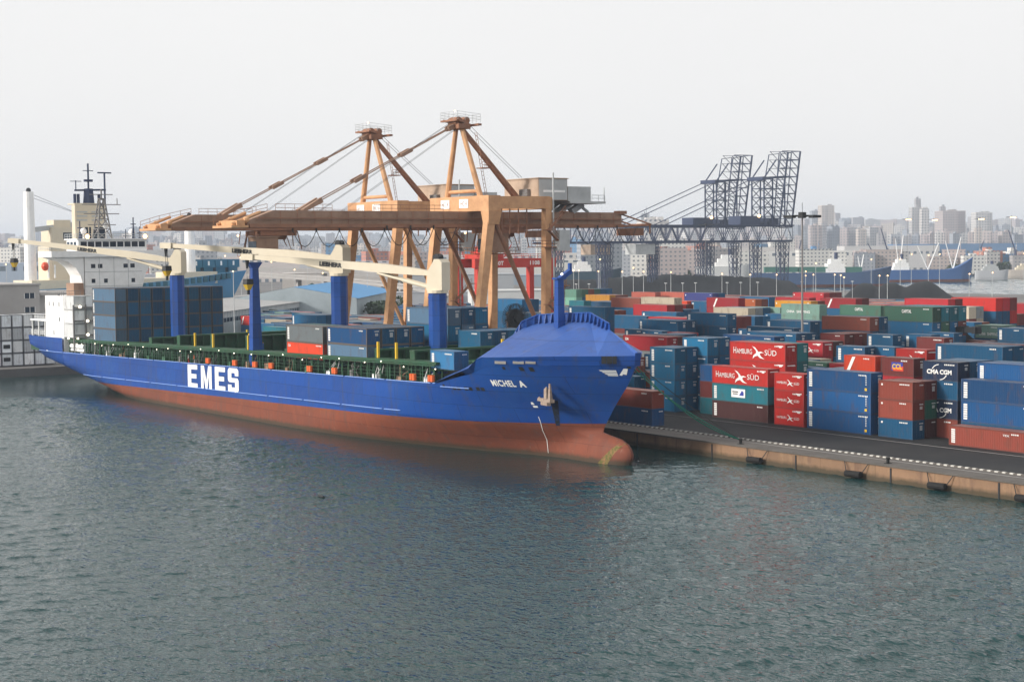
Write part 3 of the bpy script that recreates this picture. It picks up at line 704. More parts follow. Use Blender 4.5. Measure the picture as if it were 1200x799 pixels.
def mark_strip(r, kind='dash'):
    """white vertical block of small letters near the left end, with dark gaps"""
    H = r['hgt']; L = r['len']; w_ = .62; n = 7; ps = []
    v0, v1 = .35, H-.35; st = (v1-v0)/n
    for i in range(n):
        a = v0+st*i; b = a+st-.07; ps.append([(.42,a),(.42+w_,a),(.42+w_,b),(.42,b)])
    o = side_polys(r, ps, 'mark', 'vertical_marking')
    if kind == 'num':
        rnd = random.Random(int(r.location.x*10)); ps = []
        for i in range(6):
            a = H-.45-.24*i; ps.append([(L-1.0,a-.11),(L-.84+rnd.random()*.08,a-.11),(L-.84,a),(L-1.0,a)])
        side_polys(r, ps, 'mark', 'number_marking')
        side_polys(r, [[(L-1.15,.35),(L-.75,.35),(L-.75,.72),(L-1.15,.72)]], 'yellow', 'yellow_square')
def bird(x, y, s):
    """white soaring-bird shape"""
    P = [(-1.1,1.0),(-.55,.80),(-.15,.38),(.05,.12),(.45,.20),(1.0,.02),(.45,-.02),(.25,-.22),(.55,-.62),(1.15,-.98),(.30,-.80),(-.10,-.45),(-.60,-.62),(-1.0,-1.0),(-.85,-.45),(-.35,-.05),(-.40,.32),(-.70,.62)]
    tri = [(0,1,17),(1,2,17),(17,2,16),(2,3,16),(16,3,15),(3,4,6),(4,5,6),(3,6,15),(6,7,15),(15,7,11),(7,8,11),(8,9,10),(8,10,11),(15,11,12),(15,12,14),(12,13,14)]
    return [[(x+P[i][0]*s, y+P[i][1]*s*.8) for i in t][::-1] for t in tri]
def logo_hs(r, big=True):
    L = r['len']; H = r['hgt']
    if big:
        side_text(r, 'H', .85, 1.45, H*.36, H*.70, bold=.0); side_text(r, 'AMBURG', 1.55, 5.0, H*.36, H*.63, bold=.0)
        side_text(r, 'SÜD', 7.75, 10.3, H*.34, H*.70, bold=.0)
        o = MB(); X, Y, Z = r.location
        for p in bird(6.35, H*.46, 1.25): o.face([(X+u, Y-.004, Z+v) for u, v in p][::-1])
        o.build('bird_emblem', M['mark'], r)
    else:
        side_text(r, 'HAMBURG', .55, 2.55, H*.38, H*.52, bold=.0); side_text(r, 'SÜD', 4.0, 5.1, H*.36, H*.53, bold=.0)
        o = MB(); X, Y, Z = r.location
        for p in bird(3.3, H*.45, .62): o.face([(X+u, Y-.004, Z+v) for u, v in p][::-1])
        o.build('bird_emblem', M['mark'], r)
    side_polys(r, [[(L-1.7,H-.42),(L-.45,H-.42),(L-.45,H-.28),(L-1.7,H-.28)], [(L-1.3,H-.62),(L-.8,H-.62),(L-.7,H-.45),(L-1.4,H-.45)]], 'mark', 'code_marking')
    o = MB(); X, Y, Z = r.location
    o.box(X+L-.001, Y+.45, Z+H-.50, X+L+.014, Y+2.0, Z+H-.36); o.build('end_marking', M['mark'], r)
def logo_diag(r):
    L = r['len']; H = r['hgt']; k = .28 if L > 7 else .22
    side_polys(r, [[(L*k-.9,.15),(L*k-.3,.15),(L*k+.9,H-.2),(L*k+.3,H-.2)]], 'mark', 'diagonal_marking')
def logo_txt(r, txt, u0, u1, v0, v1, m='mark', bold=.02): side_text(r, txt, u0, u1, v0, v1, m, bold)

# ------------------------------------------------------------------ deck cargo
SG = 'containers carried on the ship\'s deck'
def stack_ship(X, Y0, Z, rows, tiers, H, cols, sz, what, gap=.17):
    """rows across, tiers up; only the outer faces show but each is its own box"""
    for j in range(rows):
        for k in range(tiers):
            front = (j == 0)
            if not front and j < rows and k < 0: continue
            col = cols(j, k)
            name = CNAME[col]
            tn = ['bottom', 'second', 'third', 'top'][k if k < tiers-1 else 3] if tiers > 2 else ['lower', 'upper'][k]
            rn = ['nearest row', 'second row', 'third row', 'fourth row', 'fifth row', 'sixth row', 'seventh row', 'eighth row', 'ninth row'][j]
            r = container(X, Y0+j*(CW+gap), Z+k*H, sz, col, H-.02, '%s container, %s tier, %s of %s' % (name, tn, rn, what), SG, detail=True, door=True,
                          strip=('dash' if front and col != 'orangered' else None), fcol=(.10,.088,.080))
            if front and col == 'orangered': side_text(r, 'OA', .6, 1.5, H-.9, H-.45)
rnd = random.Random(4)
SZ = {}
def scol(a, b, p): return lambda j, k: (a if (j == 0) else (b if rnd.random() < p else 'blue'))
stack_ship(-318.4, 123.0, 10.35, 9, 4, 2.74, lambda j, k: 'slate' if j == 0 else ('blue' if rnd.random() < .75 else 'blue2'), 40, 'aft blue block on ship', .20)  # nearest row in paler grey-blue, rows behind in stronger blues
stack_ship(-233.6, 123.0, 11.1, 2, 2, 2.72, lambda j, k: ('orangered', 'dkgrey')[k] if j == 0 else ('maroon', 'teal2')[k], 40, 'ship\'s pair beside amidships')
stack_ship(-220.1, 123.0, 11.45, 4, 2, 2.62, lambda j, k: ('slate', 'royal')[k] if j == 0 else 'blue', 40, 'middle block on ship')
for j in range(3):
    for k in range(3):
        if k == 0 and j < 0: continue
        col = ['blue', 'blue2', 'slate'][(j+k) % 3]
        container(-220.0, 134.6+3.0+j*2.6, 11.4+k*2.62, 40, col, 2.6, '%s container, %s tier, %s row behind amidships crane on ship' % (CNAME[col], ['bottom','second','top'][k], ['first','second','third'][j]), SG, strip='dash' if j == 0 else None)
for j in range(4):
    for k in range(2):
        col = 'pinkbrown' if (j == 3 and k == 0) else ['blue', 'blue2'][(j+k) % 2]
        container(-203.6, 136.6+j*2.55, 10.9+k*2.62, 20, col, 2.6, '%s short container, %s tier, %s row right of foremost crane' % (CNAME[col], ['lower','upper'][k], ['first','second','third','fourth'][j]), SG, strip=None)
r = container(-190.4, 123.0, 11.7, 20, 'ltblue', 2.59, 'single light blue short container forward on ship deck', SG, strip='dash')

# ------------------------------------------------------------------ hatch covers, lashing gear, rails
def deckz(X): return 7.5+.0165*(X+331)
# outboard walkway frame: posts, top girder and pedestals, one run along the near side
lg = MB(); X = -330
while X < -188.5:
    z0 = deckz(X)-.3; z1 = deckz(X)+2.35
    lg.beam((X, 122.3, z0), (X, 122.3, z1), .16, .16); lg.beam((X, 124.4, z0), (X, 124.4, z1), .22, .22); X += 1.9
for dz, rr in ((.55,.05),(1.05,.05),(1.55,.04),(2.3,.16)):
    lg.beam((-330.4, 122.2, deckz(-330)+dz), (-188, 122.2, deckz(-188)+dz), rr, rr*1.2)
lg.build('side_railing', M['green'], ship)
g2 = MB(); g2.beam((-330.4, 123.6, deckz(-330)+2.62), (-188, 123.6, deckz(-188)+2.62), 2.4, .35)
for X in range(-328, -189, 6): g2.beam((X, 123.6, deckz(X)-.3), (X, 123.6, deckz(X)+2.4), .5, .4)
g2.build('container_bench', M['green'], ship)
def hatch(x0, x1, z0, h, ya=124.9, yb=144):
    r = MB(); r.box(x0, ya, z0, x1, yb, z0+h)
    n = max(3, int((yb-ya)/1.6))
    o = r.build('hatch_cover', M['greenlt'], ship)
    s = MB()
    for i in range(1, int((x1-x0)/1.4)):
        x = x0+i*1.4; s.box(x-.25, ya-.06, z0+.12, x+.25, ya-.003, z0+h-.12)
    for i in range(n):
        y = ya+(yb-ya)*(i+.5)/n; s.box(x1+.003, y-.25, z0+.12, x1+.07, y+.25, z0+h-.12)
        for xx in (x0+.4, x1-.7): s.box(xx, y-.3, z0+h+.001, xx+.3, y+.3, z0+h+.16)
    s.build('stiffeners', M['green'], o)
for i, (x0, x1, h) in enumerate([(-318.4,-306.2,1.1),(-304.6,-298.6,.9),(-297,-285,1.0),(-284,-271.5,1.1),(-270.5,-258.5,1.1),(-257.5,-249,1.0),(-245,-234.6,1.0),(-233.6,-221.3,1.0),(-220.1,-207.8,1.0),(-203.6,-191.5,1.0)]):
    z = deckz((x0+x1)/2)+1.35
    hatch(x0, x1, z, h)
# lashing bridges: tall green frames standing across the deck with openings
def lash(X, z0, h, ya=124, yb=145, deep=1.3, fill=True):
    m = MB(); n = 9
    for i in range(n+1):
        y = ya+(yb-ya)*i/n
        m.box(X-deep/2, y-.16, z0, X+deep/2, y+.16, z0+h)
    m.box(X-deep/2-.03, ya-.2, z0+h, X+deep/2+.03, yb+.2, z0+h+.3)
    m.box(X-deep/2-.03, ya-.2, z0+.2, X+deep/2+.03, yb+.2, z0+.45)
    if fill: m.box(X-deep/2+.25, ya, z0+.45, X-deep/2+.45, yb, z0+h)
    m.build('lashing_bridge', M['green'], ship)
for X, h in ((-291, 1.6), (-278, 2.3), (-263.5, 2.9), (-249.5, 2.9), (-235.2, 1.0), (-206.4, 1.8), (-196.5, 1.9)):
    lash(X, deckz(X)+2.0, h)
for X, Y in ((-262.5,123.6),(-248.6,123.6),(-276,137),(-257,128),(-205.8,123.7),(-200.6,123.7),(-195.9,139.5),(-271,124)):
    m = MB(); m.box(X-.16, Y-.16, deckz(X)+2.4, X+.16, Y+.16, deckz(X)+5.2); m.build('yellow_post', M['yellow'], ship)
for X in (-261.3, -250.6, -243.0, -237.1, -224.0, -216.0, -193.4, -188.6):
    m = MB(); z = deckz(X)
    for dx in (-.34, .34): m.tube((X+dx, 121.95, z+.1), (X+dx, 121.95, z+1.0), .33, 8)
    m.box(X-.62, 121.75, z+.5, X+.62, 122.2, z+.65); m.build('orange_drum_pair', M['orange'], ship)
X = -326
rr = random.Random(2)
while X < -188:
    m = MB(); m.ball((X+rr.uniform(-1,1), 122.0, deckz(X)+rr.choice((1.9,2.2,2.5))), .085, 6, 4); m.build('deck_lamp', M['lampw'], ship); X += rr.uniform(3.5, 8)
for X, Y in ((-330.5,122.2),(-326,122.6)):
    m = MB(); m.ball((X, Y, deckz(X)+2.9), .22, 6, 4); m.build('deck_lamp', M['lampw'], ship)
# liferaft canisters by the quarter
m = MB()
for i in range(6):
    x = -328.8+i*1.25; m.tube((x, 122.3, 8.9), (x+1.1, 122.3, 8.9), .48, 10)
    m.tube((x, 122.3, 8.1), (x+1.1, 122.3, 8.1), .3, 8)
m.build('liferaft_canisters', M['white'], ship)
rr = random.Random(8)
for X in range(-326, -190, 7):     # lashing rods, coiled rope and boxes standing on the walkway
    m = MB(); z = deckz(X)
    for k in range(4): m.tube((X+rr.uniform(0,4), 122.8, z-.3), (X+rr.uniform(0,4), 123.6, z+rr.uniform(1.2,2.3)), .05, 4)
    m.box(X+1, 122.7, z-.3, X+2.2, 123.5, z+rr.uniform(.3,.9)); m.build('walkway_gear', M[rr.choice(['steel','greenlt','craneold','white'])], ship)
M['accent'] = mat('accent', (.55,.42,.33), .6)
# ------------------------------------------------------------------ ship's deck cranes
def deck_crane(tx, ty, zb, zt, tip, label_part):
    t = MB(); n = 8; R = 1.42
    p = [(tx+R*cos(pi/8+i*pi/4), ty+R*sin(pi/8+i*pi/4)) for i in range(8)]
    t.prism(p, zb, zt-.9); t.prism([(tx+(x-tx)*1.04, ty+(y-ty)*1.04) for x, y in p], zt-.9, zt-.55); t.prism(p, zt-.55, zt-.1)
    t.build('crane_column', M['hull_blue'], ship)
    d = Vector((tip[0]-tx, tip[1]-ty, 0)).normalized(); s = Vector((-d.y, d.x, 0)); up = Vector((0,0,1))
    h = MB(); o = Vector((tx, ty, zt))
    h.tube(o+up*-.1, o+up*.35, 1.6, 14)
    hz = 4.6
    # house: back higher than front
    def P(a, b, c): return o+d*a+s*b+up*c
    w_ = 1.15
    prof = [(-1.6,.35),(1.3,.35),(1.0,3.3),(.2,hz-.2),(-.2,hz+.5),(-1.1,hz+.5),(-1.6,hz)]
    vs = [P(a, -w_, c) for a, c in prof]+[P(a, w_, c) for a, c in prof]; k = len(prof)
    h.mesh(vs, [tuple(range(k)), tuple(range(2*k-1,k-1,-1))]+[(i+k, (i+1)%k+k, (i+1)%k, i) for i in range(k)])
    ho = h.build('crane_house', M['cream'], ship)
    wn_ = MB(); wn_.beam(P(1.25, w_*.2, 1.4), P(1.15, w_*.2, 2.7), .9, .14, up=s); wn_.build('cab_window', M['glass'], ho)
    for b in (-.5, .5): sh = MB(); sh.tube(P(-.2, b-.18, hz+.75), P(-.2, b+.18, hz+.75), .55, 12); sh.build('rope_sheave', M['dark'], ho)
    # jib: shallow box, deepest a fifth of the way out
    j = MB(); tipv = Vector(tip); root = P(.9, 0, 2.9)
    L = (tipv-root).length; jd = (tipv-root).normalized(); ju = jd.cross(s).normalized()
    if ju.z < 0: ju = -ju
    sec = [(0,.55,.6,.9),(.10,1.0,.8,1.3),(.24,1.35,.95,1.5),(.60,1.0,.75,1.2),(.97,.62,.55,.9)]
    rings = []
    for t_, hu, hd, ww in sec:
        c = root+jd*(L*t_); rings.append([c+s*(ww/2)+ju*hu*.6, c-s*(ww/2)+ju*hu*.6, c-s*(ww/2)-ju*hd*.6, c+s*(ww/2)-ju*hd*.6])
    vs = [p for r_ in rings for p in r_]; fs = [(3,2,1,0), tuple(len(vs)-4+i for i in range(4))]
    for i in range(len(rings)-1):
        for q in range(4): fs.append((i*4+q, i*4+(q+1)%4, i*4+4+(q+1)%4, i*4+4+q))
    j.mesh(vs, fs)
    j.beam(root+jd*L*.955, tipv+jd*.9-ju*.1, 1.5, 1.0)
    jo = j.build('jib', M['cream'], ship)
    lb = MB(); c0 = root+jd*(L*.30)
    sgn = -1 if s.y > 0 else 1
    tx0 = root+jd*(L*.55)+s*sgn*.60-ju*.42
    tw = 4.6
    lb2 = MB(); put_text(lb, 'LIEBHERR', lambda u, v: root+jd*(L*.58-tw*u)+s*sgn*.66+ju*(-.40+.75*v), 1.0, .07)
    bk = MB(); a_ = L*.58+.2; b_ = L*.58-tw-.2
    bk.face([root+jd*a_+s*sgn*.655-ju*.5, root+jd*b_+s*sgn*.655-ju*.5, root+jd*b_+s*sgn*.655+ju*.36, root+jd*a_+s*sgn*.655+ju*.36])
    lb.build('maker_lettering', M['dark'], jo)
    # luffing cylinders, sheaves, hoist ropes and hook block
    for b in (-.55, .55): cy = MB(); cy.tube(P(1.3, b, .8), root+jd*(L*.27)+s*b-ju*.7, .20, 8); cy.tube(P(1.3, b, .8), P(1.3, b, .8).lerp(root+jd*(L*.27)+s*b-ju*.7, .5), .30, 8); cy.build('luffing_cylinder', M['cream'], ship)
    hz_ = tipv-up*4.6
    rp = MB()
    for b in (-.25, .25): rp.tube(tipv+s*b, hz_+s*b, .05, 4)
    rp.beam(tipv+jd*.2-up*.2, tipv+jd*.2-up*2.0, .5, .5, w2=.25, h2=.25)
    rp.build('hoist_ropes', M['dark'], ship)
    hk = MB(); hk.beam(hz_+up*.9, hz_, 1.5, .8, up=d, w2=1.7, h2=.9); hk.build('hook_block', M['dark'], ship)
    hy = MB(); hy.beam(hz_+up*.0, hz_-up*.9, 1.6, .85, up=d, w2=.7, h2=.5); hy.build('hook_block_stripes', M['yellow'], ship)
    hh = MB(); hh.beam(hz_-up*.9, hz_-up*1.7, .35, .35); hh.build('hook', M['dark'], ship)
deck_crane(-301.5, YC, 8.0, 23.9, (-331.5, 111.4, 31.2), '')
deck_crane(-235.8, YC, 9.0, 24.3, (-270.3, 118.5, 29.7), '')
deck_crane(-205.6, YC, 9.5, 21.9, (-240.8, 119.9, 27.6), '')
# jib rest post
m = MB(); m.beam((-246.5,123.9,9.0), (-246.5,123.9,25.6), 1.9, 1.6, w2=1.15, h2=1.0); m.beam((-246.5,123.9,25.6), (-246.5,123.9,26.6), 1.2, 1.0, w2=2.6, h2=1.2); m.build('jib_rest_post', M['hull_blue'], ship)
# forward cargo rope coil and bits on deck
# ------------------------------------------------------------------ accommodation block
def win_row(parent, face, y0, y1, z, n, w_, h_, x):
    for i in range(n):
        y = y0+(y1-y0)*(i+.5)/n; o = MB(); o.face([(x, y-w_/2, z-h_/2), (x, y+w_/2, z-h_/2), (x, y+w_/2, z+h_/2), (x, y-w_/2, z+h_/2)]); o.build('window', M['glass'], parent)
AX = -335.0
ac = MB(); ac.box(AX-9, 127.9, 7.2, AX, 141.0, 27.6)
aco = ac.build('accommodation_block', M['white'], ship)
sm = MB()
for z in (12.5, 15.4, 18.3, 21.2, 24.3): sm.box(AX+.002, 127.9, z, AX+.06, 141.0, z+.10)
for y in (131.2, 134.5, 137.8): sm.box(AX+.002, y-.04, 7.3, AX+.05, y+.04, 27.5)
sm.build('deck_seams', M['housegrey'], aco)
for z, ys in ((25.6,(129.8,131.4,137.2,138.8)),(22.4,(129.8,132.6,138.9)),(19.3,(129.8,132.6,138.6)),(16.6,(133,137.5))):
    for y in ys:
        o = MB(); wd = .5 if z > 25 else .42; o.face([(AX+.012, y-wd, z-.45), (AX+.012, y+wd, z-.45), (AX+.012, y+wd, z+.45), (AX+.012, y-wd, z+.45)]); o.build('window', M['glass'], aco)
# bridge deck with wings
br = MB(); br.box(AX-7.5, 120.4, 27.6, AX+.6, 148.2, 28.9); bro = br.build('bridge_wing_deck', M['white'], ship)
for s in (-1, 1):     # curved brackets beneath the wings
    wk = MB()
    yo = YC+s*13.6; yi = YC+s*6.6; pts = [(yo, 27.6), (YC+s*12.6, 27.3), (YC+s*10, 26.6), (YC+s*8.4, 25.3), (YC+s*7.4, 23.6), (yi, 20.5)]
    for (a, za), (b, zb) in zip(pts, pts[1:]):
        for X in (AX+.05, AX-6.5): wk.face([(X, a, za), (X, b, zb), (X, b, 27.6), (X, a, 27.6)])
        wk.face([(AX+.05, a, za), (AX-6.5, a, za), (AX-6.5, b, zb), (AX+.05, b, zb)])
    wk.build('wing_bracket', M['white'], ship)
wh = MB(); wh.box(AX-7, 126.6, 28.9, AX, 142.2, 31.3); wh.box(AX-7.3, 126.2, 31.3, AX+.4, 142.6, 31.55)
who = wh.build('wheelhouse', M['white'], ship)
for i in range(9):
    y0 = 127.1+i*1.66; o = MB(); o.face([(AX+.01,y0,29.75),(AX+.01,y0+1.4,29.75),(AX+.01,y0+1.4,30.9),(AX+.01,y0,30.9)]); o.build('bridge_window', M['glass'], who)
for i in range(3):
    x0 = AX-1.2-i*2; o = MB(); o.face([(x0,126.58,29.75),(x0-1.5,126.58,29.75),(x0-1.5,126.58,30.9),(x0,126.58,30.9)]); o.build('bridge_window', M['glass'], who)
wr = MB()
wr.rail([(AX+.5,120.5,28.9),(AX+.5,126.2,28.9)], 1.1, .05, 1.2); wr.rail([(AX-7.4,120.5,28.9),(AX+.5,120.5,28.9)], 1.1, .05, 1.2)
wr.rail([(AX+.3,126.3,31.55),(AX+.3,142.5,31.55)], 1.0, .05, 1.5); wr.rail([(AX-7.2,126.3,31.55),(AX+.3,126.3,31.55)], 1.0, .05, 1.5)
wr.build('bridge_railing', M['housegrey'], ship)
# masts and aerials
def lattice_mast(mb, x, y, z0, z1, w0, w1, n, r=.12):
    c = [(-1,-1),(1,-1),(1,1),(-1,1)]
    for k in range(n):
        ta, tb = k/n, (k+1)/n; wa = w0+(w1-w0)*ta; wb = w0+(w1-w0)*tb; za = z0+(z1-z0)*ta; zb = z0+(z1-z0)*tb
        for i in range(4):
            a = (x+c[i][0]*wa/2, y+c[i][1]*wa/2, za); b = (x+c[i][0]*wb/2, y+c[i][1]*wb/2, zb); j = (i+1)%4
            d = (x+c[j][0]*wb/2, y+c[j][1]*wb/2, zb); mb.beam(a, b, r*1.5); mb.beam(a, d, r); mb.beam(b, d, r)
m = MB(); lattice_mast(m, AX-3, 133.2, 31.5, 40.3, 3.2, 1.0, 4, .16)
for z, l in ((34.6,3.2),(37.0,4.0),(39.0,4.4),(41.2,2.6)): m.beam((AX-3, 133.2-l, z), (AX-3, 133.2+l, z), .18, .18)
m.beam((AX-3,133.2,40),(AX-3,133.2,42.4),.25,.25); m.beam((AX-3,136.8,39),(AX-3,136.8,40.4),.15,.15)
m.build('radar_mast', M['steel'], ship)
for y, h, r_ in ((127.6,35.4,.12),(139.8,36.2,.14),(138.0,33.6,.1),(141.3,34.2,.1)):
    m = MB(); m.tube((AX-1.5,y,31.5),(AX-1.5,y,h),r_,5); m.box(AX-1.8,y-.5,h-1.6,AX-1.2,y+.5,h-1.4); m.tube((AX-1.5,y,31.5),(AX-1.5,y,h-2.4),.42,8,.2); m.build('aerial', M['truss'], ship)
for y, z in ((129.3,33.2),(134.5,34.5),(140.5,33)):
    m = MB(); m.ball((AX-4,y,z),.75,10,6); m.tube((AX-4,y,31.5),(AX-4,y,z-.6),.15,6); m.build('satellite_dome', M['white'], ship)
for y, z in ((128.6,32.0),(141.8,32.0)):
    m = MB(); m.ball((AX+.2,y,z),.5,8,5); m.build('floodlight', M['lamp'], ship)
# funnel casing aft of the bridge
fn = MB(); fn.box(AX-12, 129.8, 26, AX-10, 136.9, 39.2)
fn.box(AX-14.1,129.7,39.2,AX-9.9,137.0,39.5)
fo = fn.build('funnel_casing', M['cream'], ship)
for y0, y1, z0, z1 in ((134.0,136.9,28.0,34.2),(132.0,132.7,28.0,34.2),(132.95,133.4,28,34.2),(131.0,131.5,28,34)):
    o = MB(); o.face([(AX-9.985,y0,z0),(AX-9.985,y1,z0),(AX-9.985,y1,z1),(AX-9.985,y0,z1)]); o.build('funnel_recess', M['glass'], fo)
for z in (35.6, 36.5, 37.4):
    for y0, y1 in ((130.2,132.6),(133.6,136.0)):
        o = MB(); o.box(AX-9.999,y0,z,AX-9.9,y1,z+.3); o.build('louvre', M['housegrey'], fo)
m = MB()
for y in (130.6, 131.4, 136.2): m.tube((AX-12,y,39.5),(AX-12,y,41.6),.34,10)
m.tube((AX-12,133.8,39.4),(AX-12,133.8,42.8),1.3,10,1.0); m.beam((AX-12,130.6,42.4),(AX-12,137.8,42.6),.4,.4); m.tube((AX-12,137.6,39.4),(AX-12,137.6,46.4),.22,6); m.beam((AX-12,136.0,46.4),(AX-12,139.2,46.4),.22,.3)
m.tube((AX-12,133.8,42.8),(AX-12,133.8,48.4),.22,6); m.beam((AX-12,132.6,46.8),(AX-12,135,46.8),.16,.16); m.beam((AX-12,132.9,44.6),(AX-12,134.7,44.6),.9,.5); m.tube((AX-12,130.9,42.4),(AX-12,130.9,44.6),.12,5); m.beam((AX-12,129.6,44.4),(AX-12,132.2,44.4),.14,.14)
m.build('exhaust_stacks', M['truss'], ship)
bx_ = MB(); bx_.box(-338.5,125.0,19.32,-334.0,127.2,22.0); bx_.build('deck_locker', M['craneold'], ship)
# house and white boxes on the quarter
lh = MB(); lh.box(-343.4, 122.0, 7.2, -332.4, 127.6, 19.3); lho = lh.build('quarter_deckhouse', M['white'], ship)
for x, z in ((-335,17.6),(-338.5,17.6),(-335,14.4),(-338.5,11.4),(-341,17.6)):
    o = MB(); o.face([(x-.25,121.985,z-.5),(x+.25,121.985,z-.5),(x+.25,121.985,z+.4),(x-.25,121.985,z+.4)]); o.build('window', M['glass'], lho)
for k in range(3):
    for j_ in range(2):
        container(-332.2, 121.9+j_*2.6+ (0), 10.7+k*2.95, 20, 'white', 2.85, 'white reefer container, %s tier, %s column behind aft blue block' % (['bottom','middle','top'][k], ['outer','inner'][j_]), SG, door=False)
m = MB()
for y in (121.7, 124.35, 127.0): m.tube((-325.8,y,8),(-325.8,y,17.6),.20,6)
for z in (11.2, 14.2, 17.0): m.beam((-325.8,121.7,z),(-325.8,128,z),.22,.3)
m.rail([(-333,122.3,19.3),(-343,122.3,19.3)],1.1,.05,1.2); m.rail([(-333,122.3,19.3),(-333,126,19.3)],1.1,.05,1.2)
m.build('lashing_frame', M['steel'], ship)
for y, z in ((123,17.2),(124.6,14.2),(124.6,11.3)):
    m = MB(); m.ball((-325.4,y,z),.3,6,4); m.build('deck_lamp', M['lampw'], ship)
# poop: white canopy frame, bulwark rail, small crane
m = MB()
for x in (-353.5,-349.5,-345.5,-341.8): m.beam((x,122.6,10.1),(x,122.6,13.6),.28,.28); m.beam((x,128,10.1),(x,128,13.6),.28,.28)
m.box(-354.2,122.3,13.6,-341.5,128.3,13.9); m.rail([(-355,122.8,10.2),(-341,122.8,10.3)],1.2,.05,1.0,2); m.rail([(-353,122.8,13.9),(-342,122.8,13.9)],1.1,.04,1.0,1)
m.build('poop_canopy', M['white'], ship)
m = MB(); m.box(-355.5,YC-11.5,7.0,-341,YC+11.5,10.0); m.build('poop_deck', M['green'], ship)
m = MB(); m.tube((-345,124,13.9),(-345,124,16),.35,8); m.beam((-345,124,15.8),(-338.5,123.4,19.6),.25,.25); m.build('stores_crane', M['truss'], ship)
m = MB(); m.box(-344.8,122.9,13.95,-341.6,124.4,15.0); m.build('orange_locker', M['orange'], ship)
# people on deck
M['skin'] = mat('skin', (.38,.22,.15), .6); M['hair'] = mat('hair', (.02,.015,.012), .8); M['cloth_blue'] = mat('cloth_blue', (.03,.10,.30), .8)
M['cloth_red'] = mat('cloth_red', (.5,.06,.04), .8); M['cloth_white'] = mat('cloth_white', (.7,.7,.68), .8); M['cloth_dark'] = mat('cloth_dark', (.04,.045,.06), .8)
def person(x, y, z, ang, shirt, trousers, label, arm=0.0):
    J = [(0,0,.93),(0,0,1.12),(0,.01,1.38),(0,0,1.52),(0,.02,1.62),(0,.02,1.76),   # pelvis..head
         (-.10,0,.90),(-.12,.04,.50),(-.13,-.02,.09),(-.13,.14,.04),(.10,0,.90),(.13,-.05,.50),(.15,-.10,.09),(.15,.06,.04),
         (-.20,0,1.43),(-.26,-.03,1.14),(-.24,.10+arm,.92+arm),(-.23,.16+arm,.84+arm),(.20,0,1.43),(.26,-.02,1.14),(.25,.12,.93),(.24,.18,.86)]
    Ed = [(0,1),(1,2),(2,3),(3,4),(4,5),(0,6),(6,7),(7,8),(8,9),(0,10),(10,11),(11,12),(12,13),(2,14),(14,15),(15,16),(16,17),(2,18),(18,19),(19,20),(20,21)]
    Rr = [.15,.14,.17,.065,.10,.095,.10,.075,.05,.045,.10,.075,.05,.045,.075,.05,.038,.035,.075,.05,.038,.035]
    me = bpy.data.meshes.new('person'); me.from_pydata(J, Ed, []); ob = bpy.data.objects.new('person', me); COL.objects.link(ob)
    md = ob.modifiers.new('s', 'SKIN')
    for i, v in enumerate(me.skin_vertices[0].data if me.skin_vertices else []): v.radius = (Rr[i], Rr[i]*.8)
    if not me.skin_vertices:
        bpy.context.view_layer.update()
    ob.modifiers.new('d', 'SUBSURF').levels = 1
    if me.skin_vertices: me.skin_vertices[0].data[0].use_root = True
    dg = bpy.context.evaluated_depsgraph_get(); m2 = bpy.data.meshes.new_from_object(ob.evaluated_get(dg)); bpy.data.objects.remove(ob)
    o = bpy.data.objects.new('person', m2); COL.objects.link(o)
    for mm in (M[shirt], M[trousers], M['skin'], M['hair']): m2.materials.append(mm)
    for p in m2.polygons:
        c = p.center
        p.material_index = 3 if (c.z > 1.70 or (c.z > 1.60 and c.y < 0)) else 2 if (c.z > 1.48 or (c.z < .93 and abs(c.x) > .20)) else 0 if c.z > .95 else 1
        p.use_smooth = True
    o.location = (x, y, z); o.rotation_euler = (0, 0, ang); tag(o, label, 'person', 'people working on the ship\'s deck'); return o
person(-271.6, 122.9, deckz(-271)-.34, 2.6, 'cloth_white', 'cloth_red', 'person in white shirt standing at the ship\'s rail before the E')
person(-269.0, 122.8, deckz(-269)-.34, 2.9, 'orange', 'cloth_dark', 'person in orange vest by the ship\'s rail above the first letter')
person(-248.2, 126.2, deckz(-248)+2.35, 2.4, 'cloth_blue', 'cloth_blue', 'person in blue overalls standing among the green lashing frames', .25)
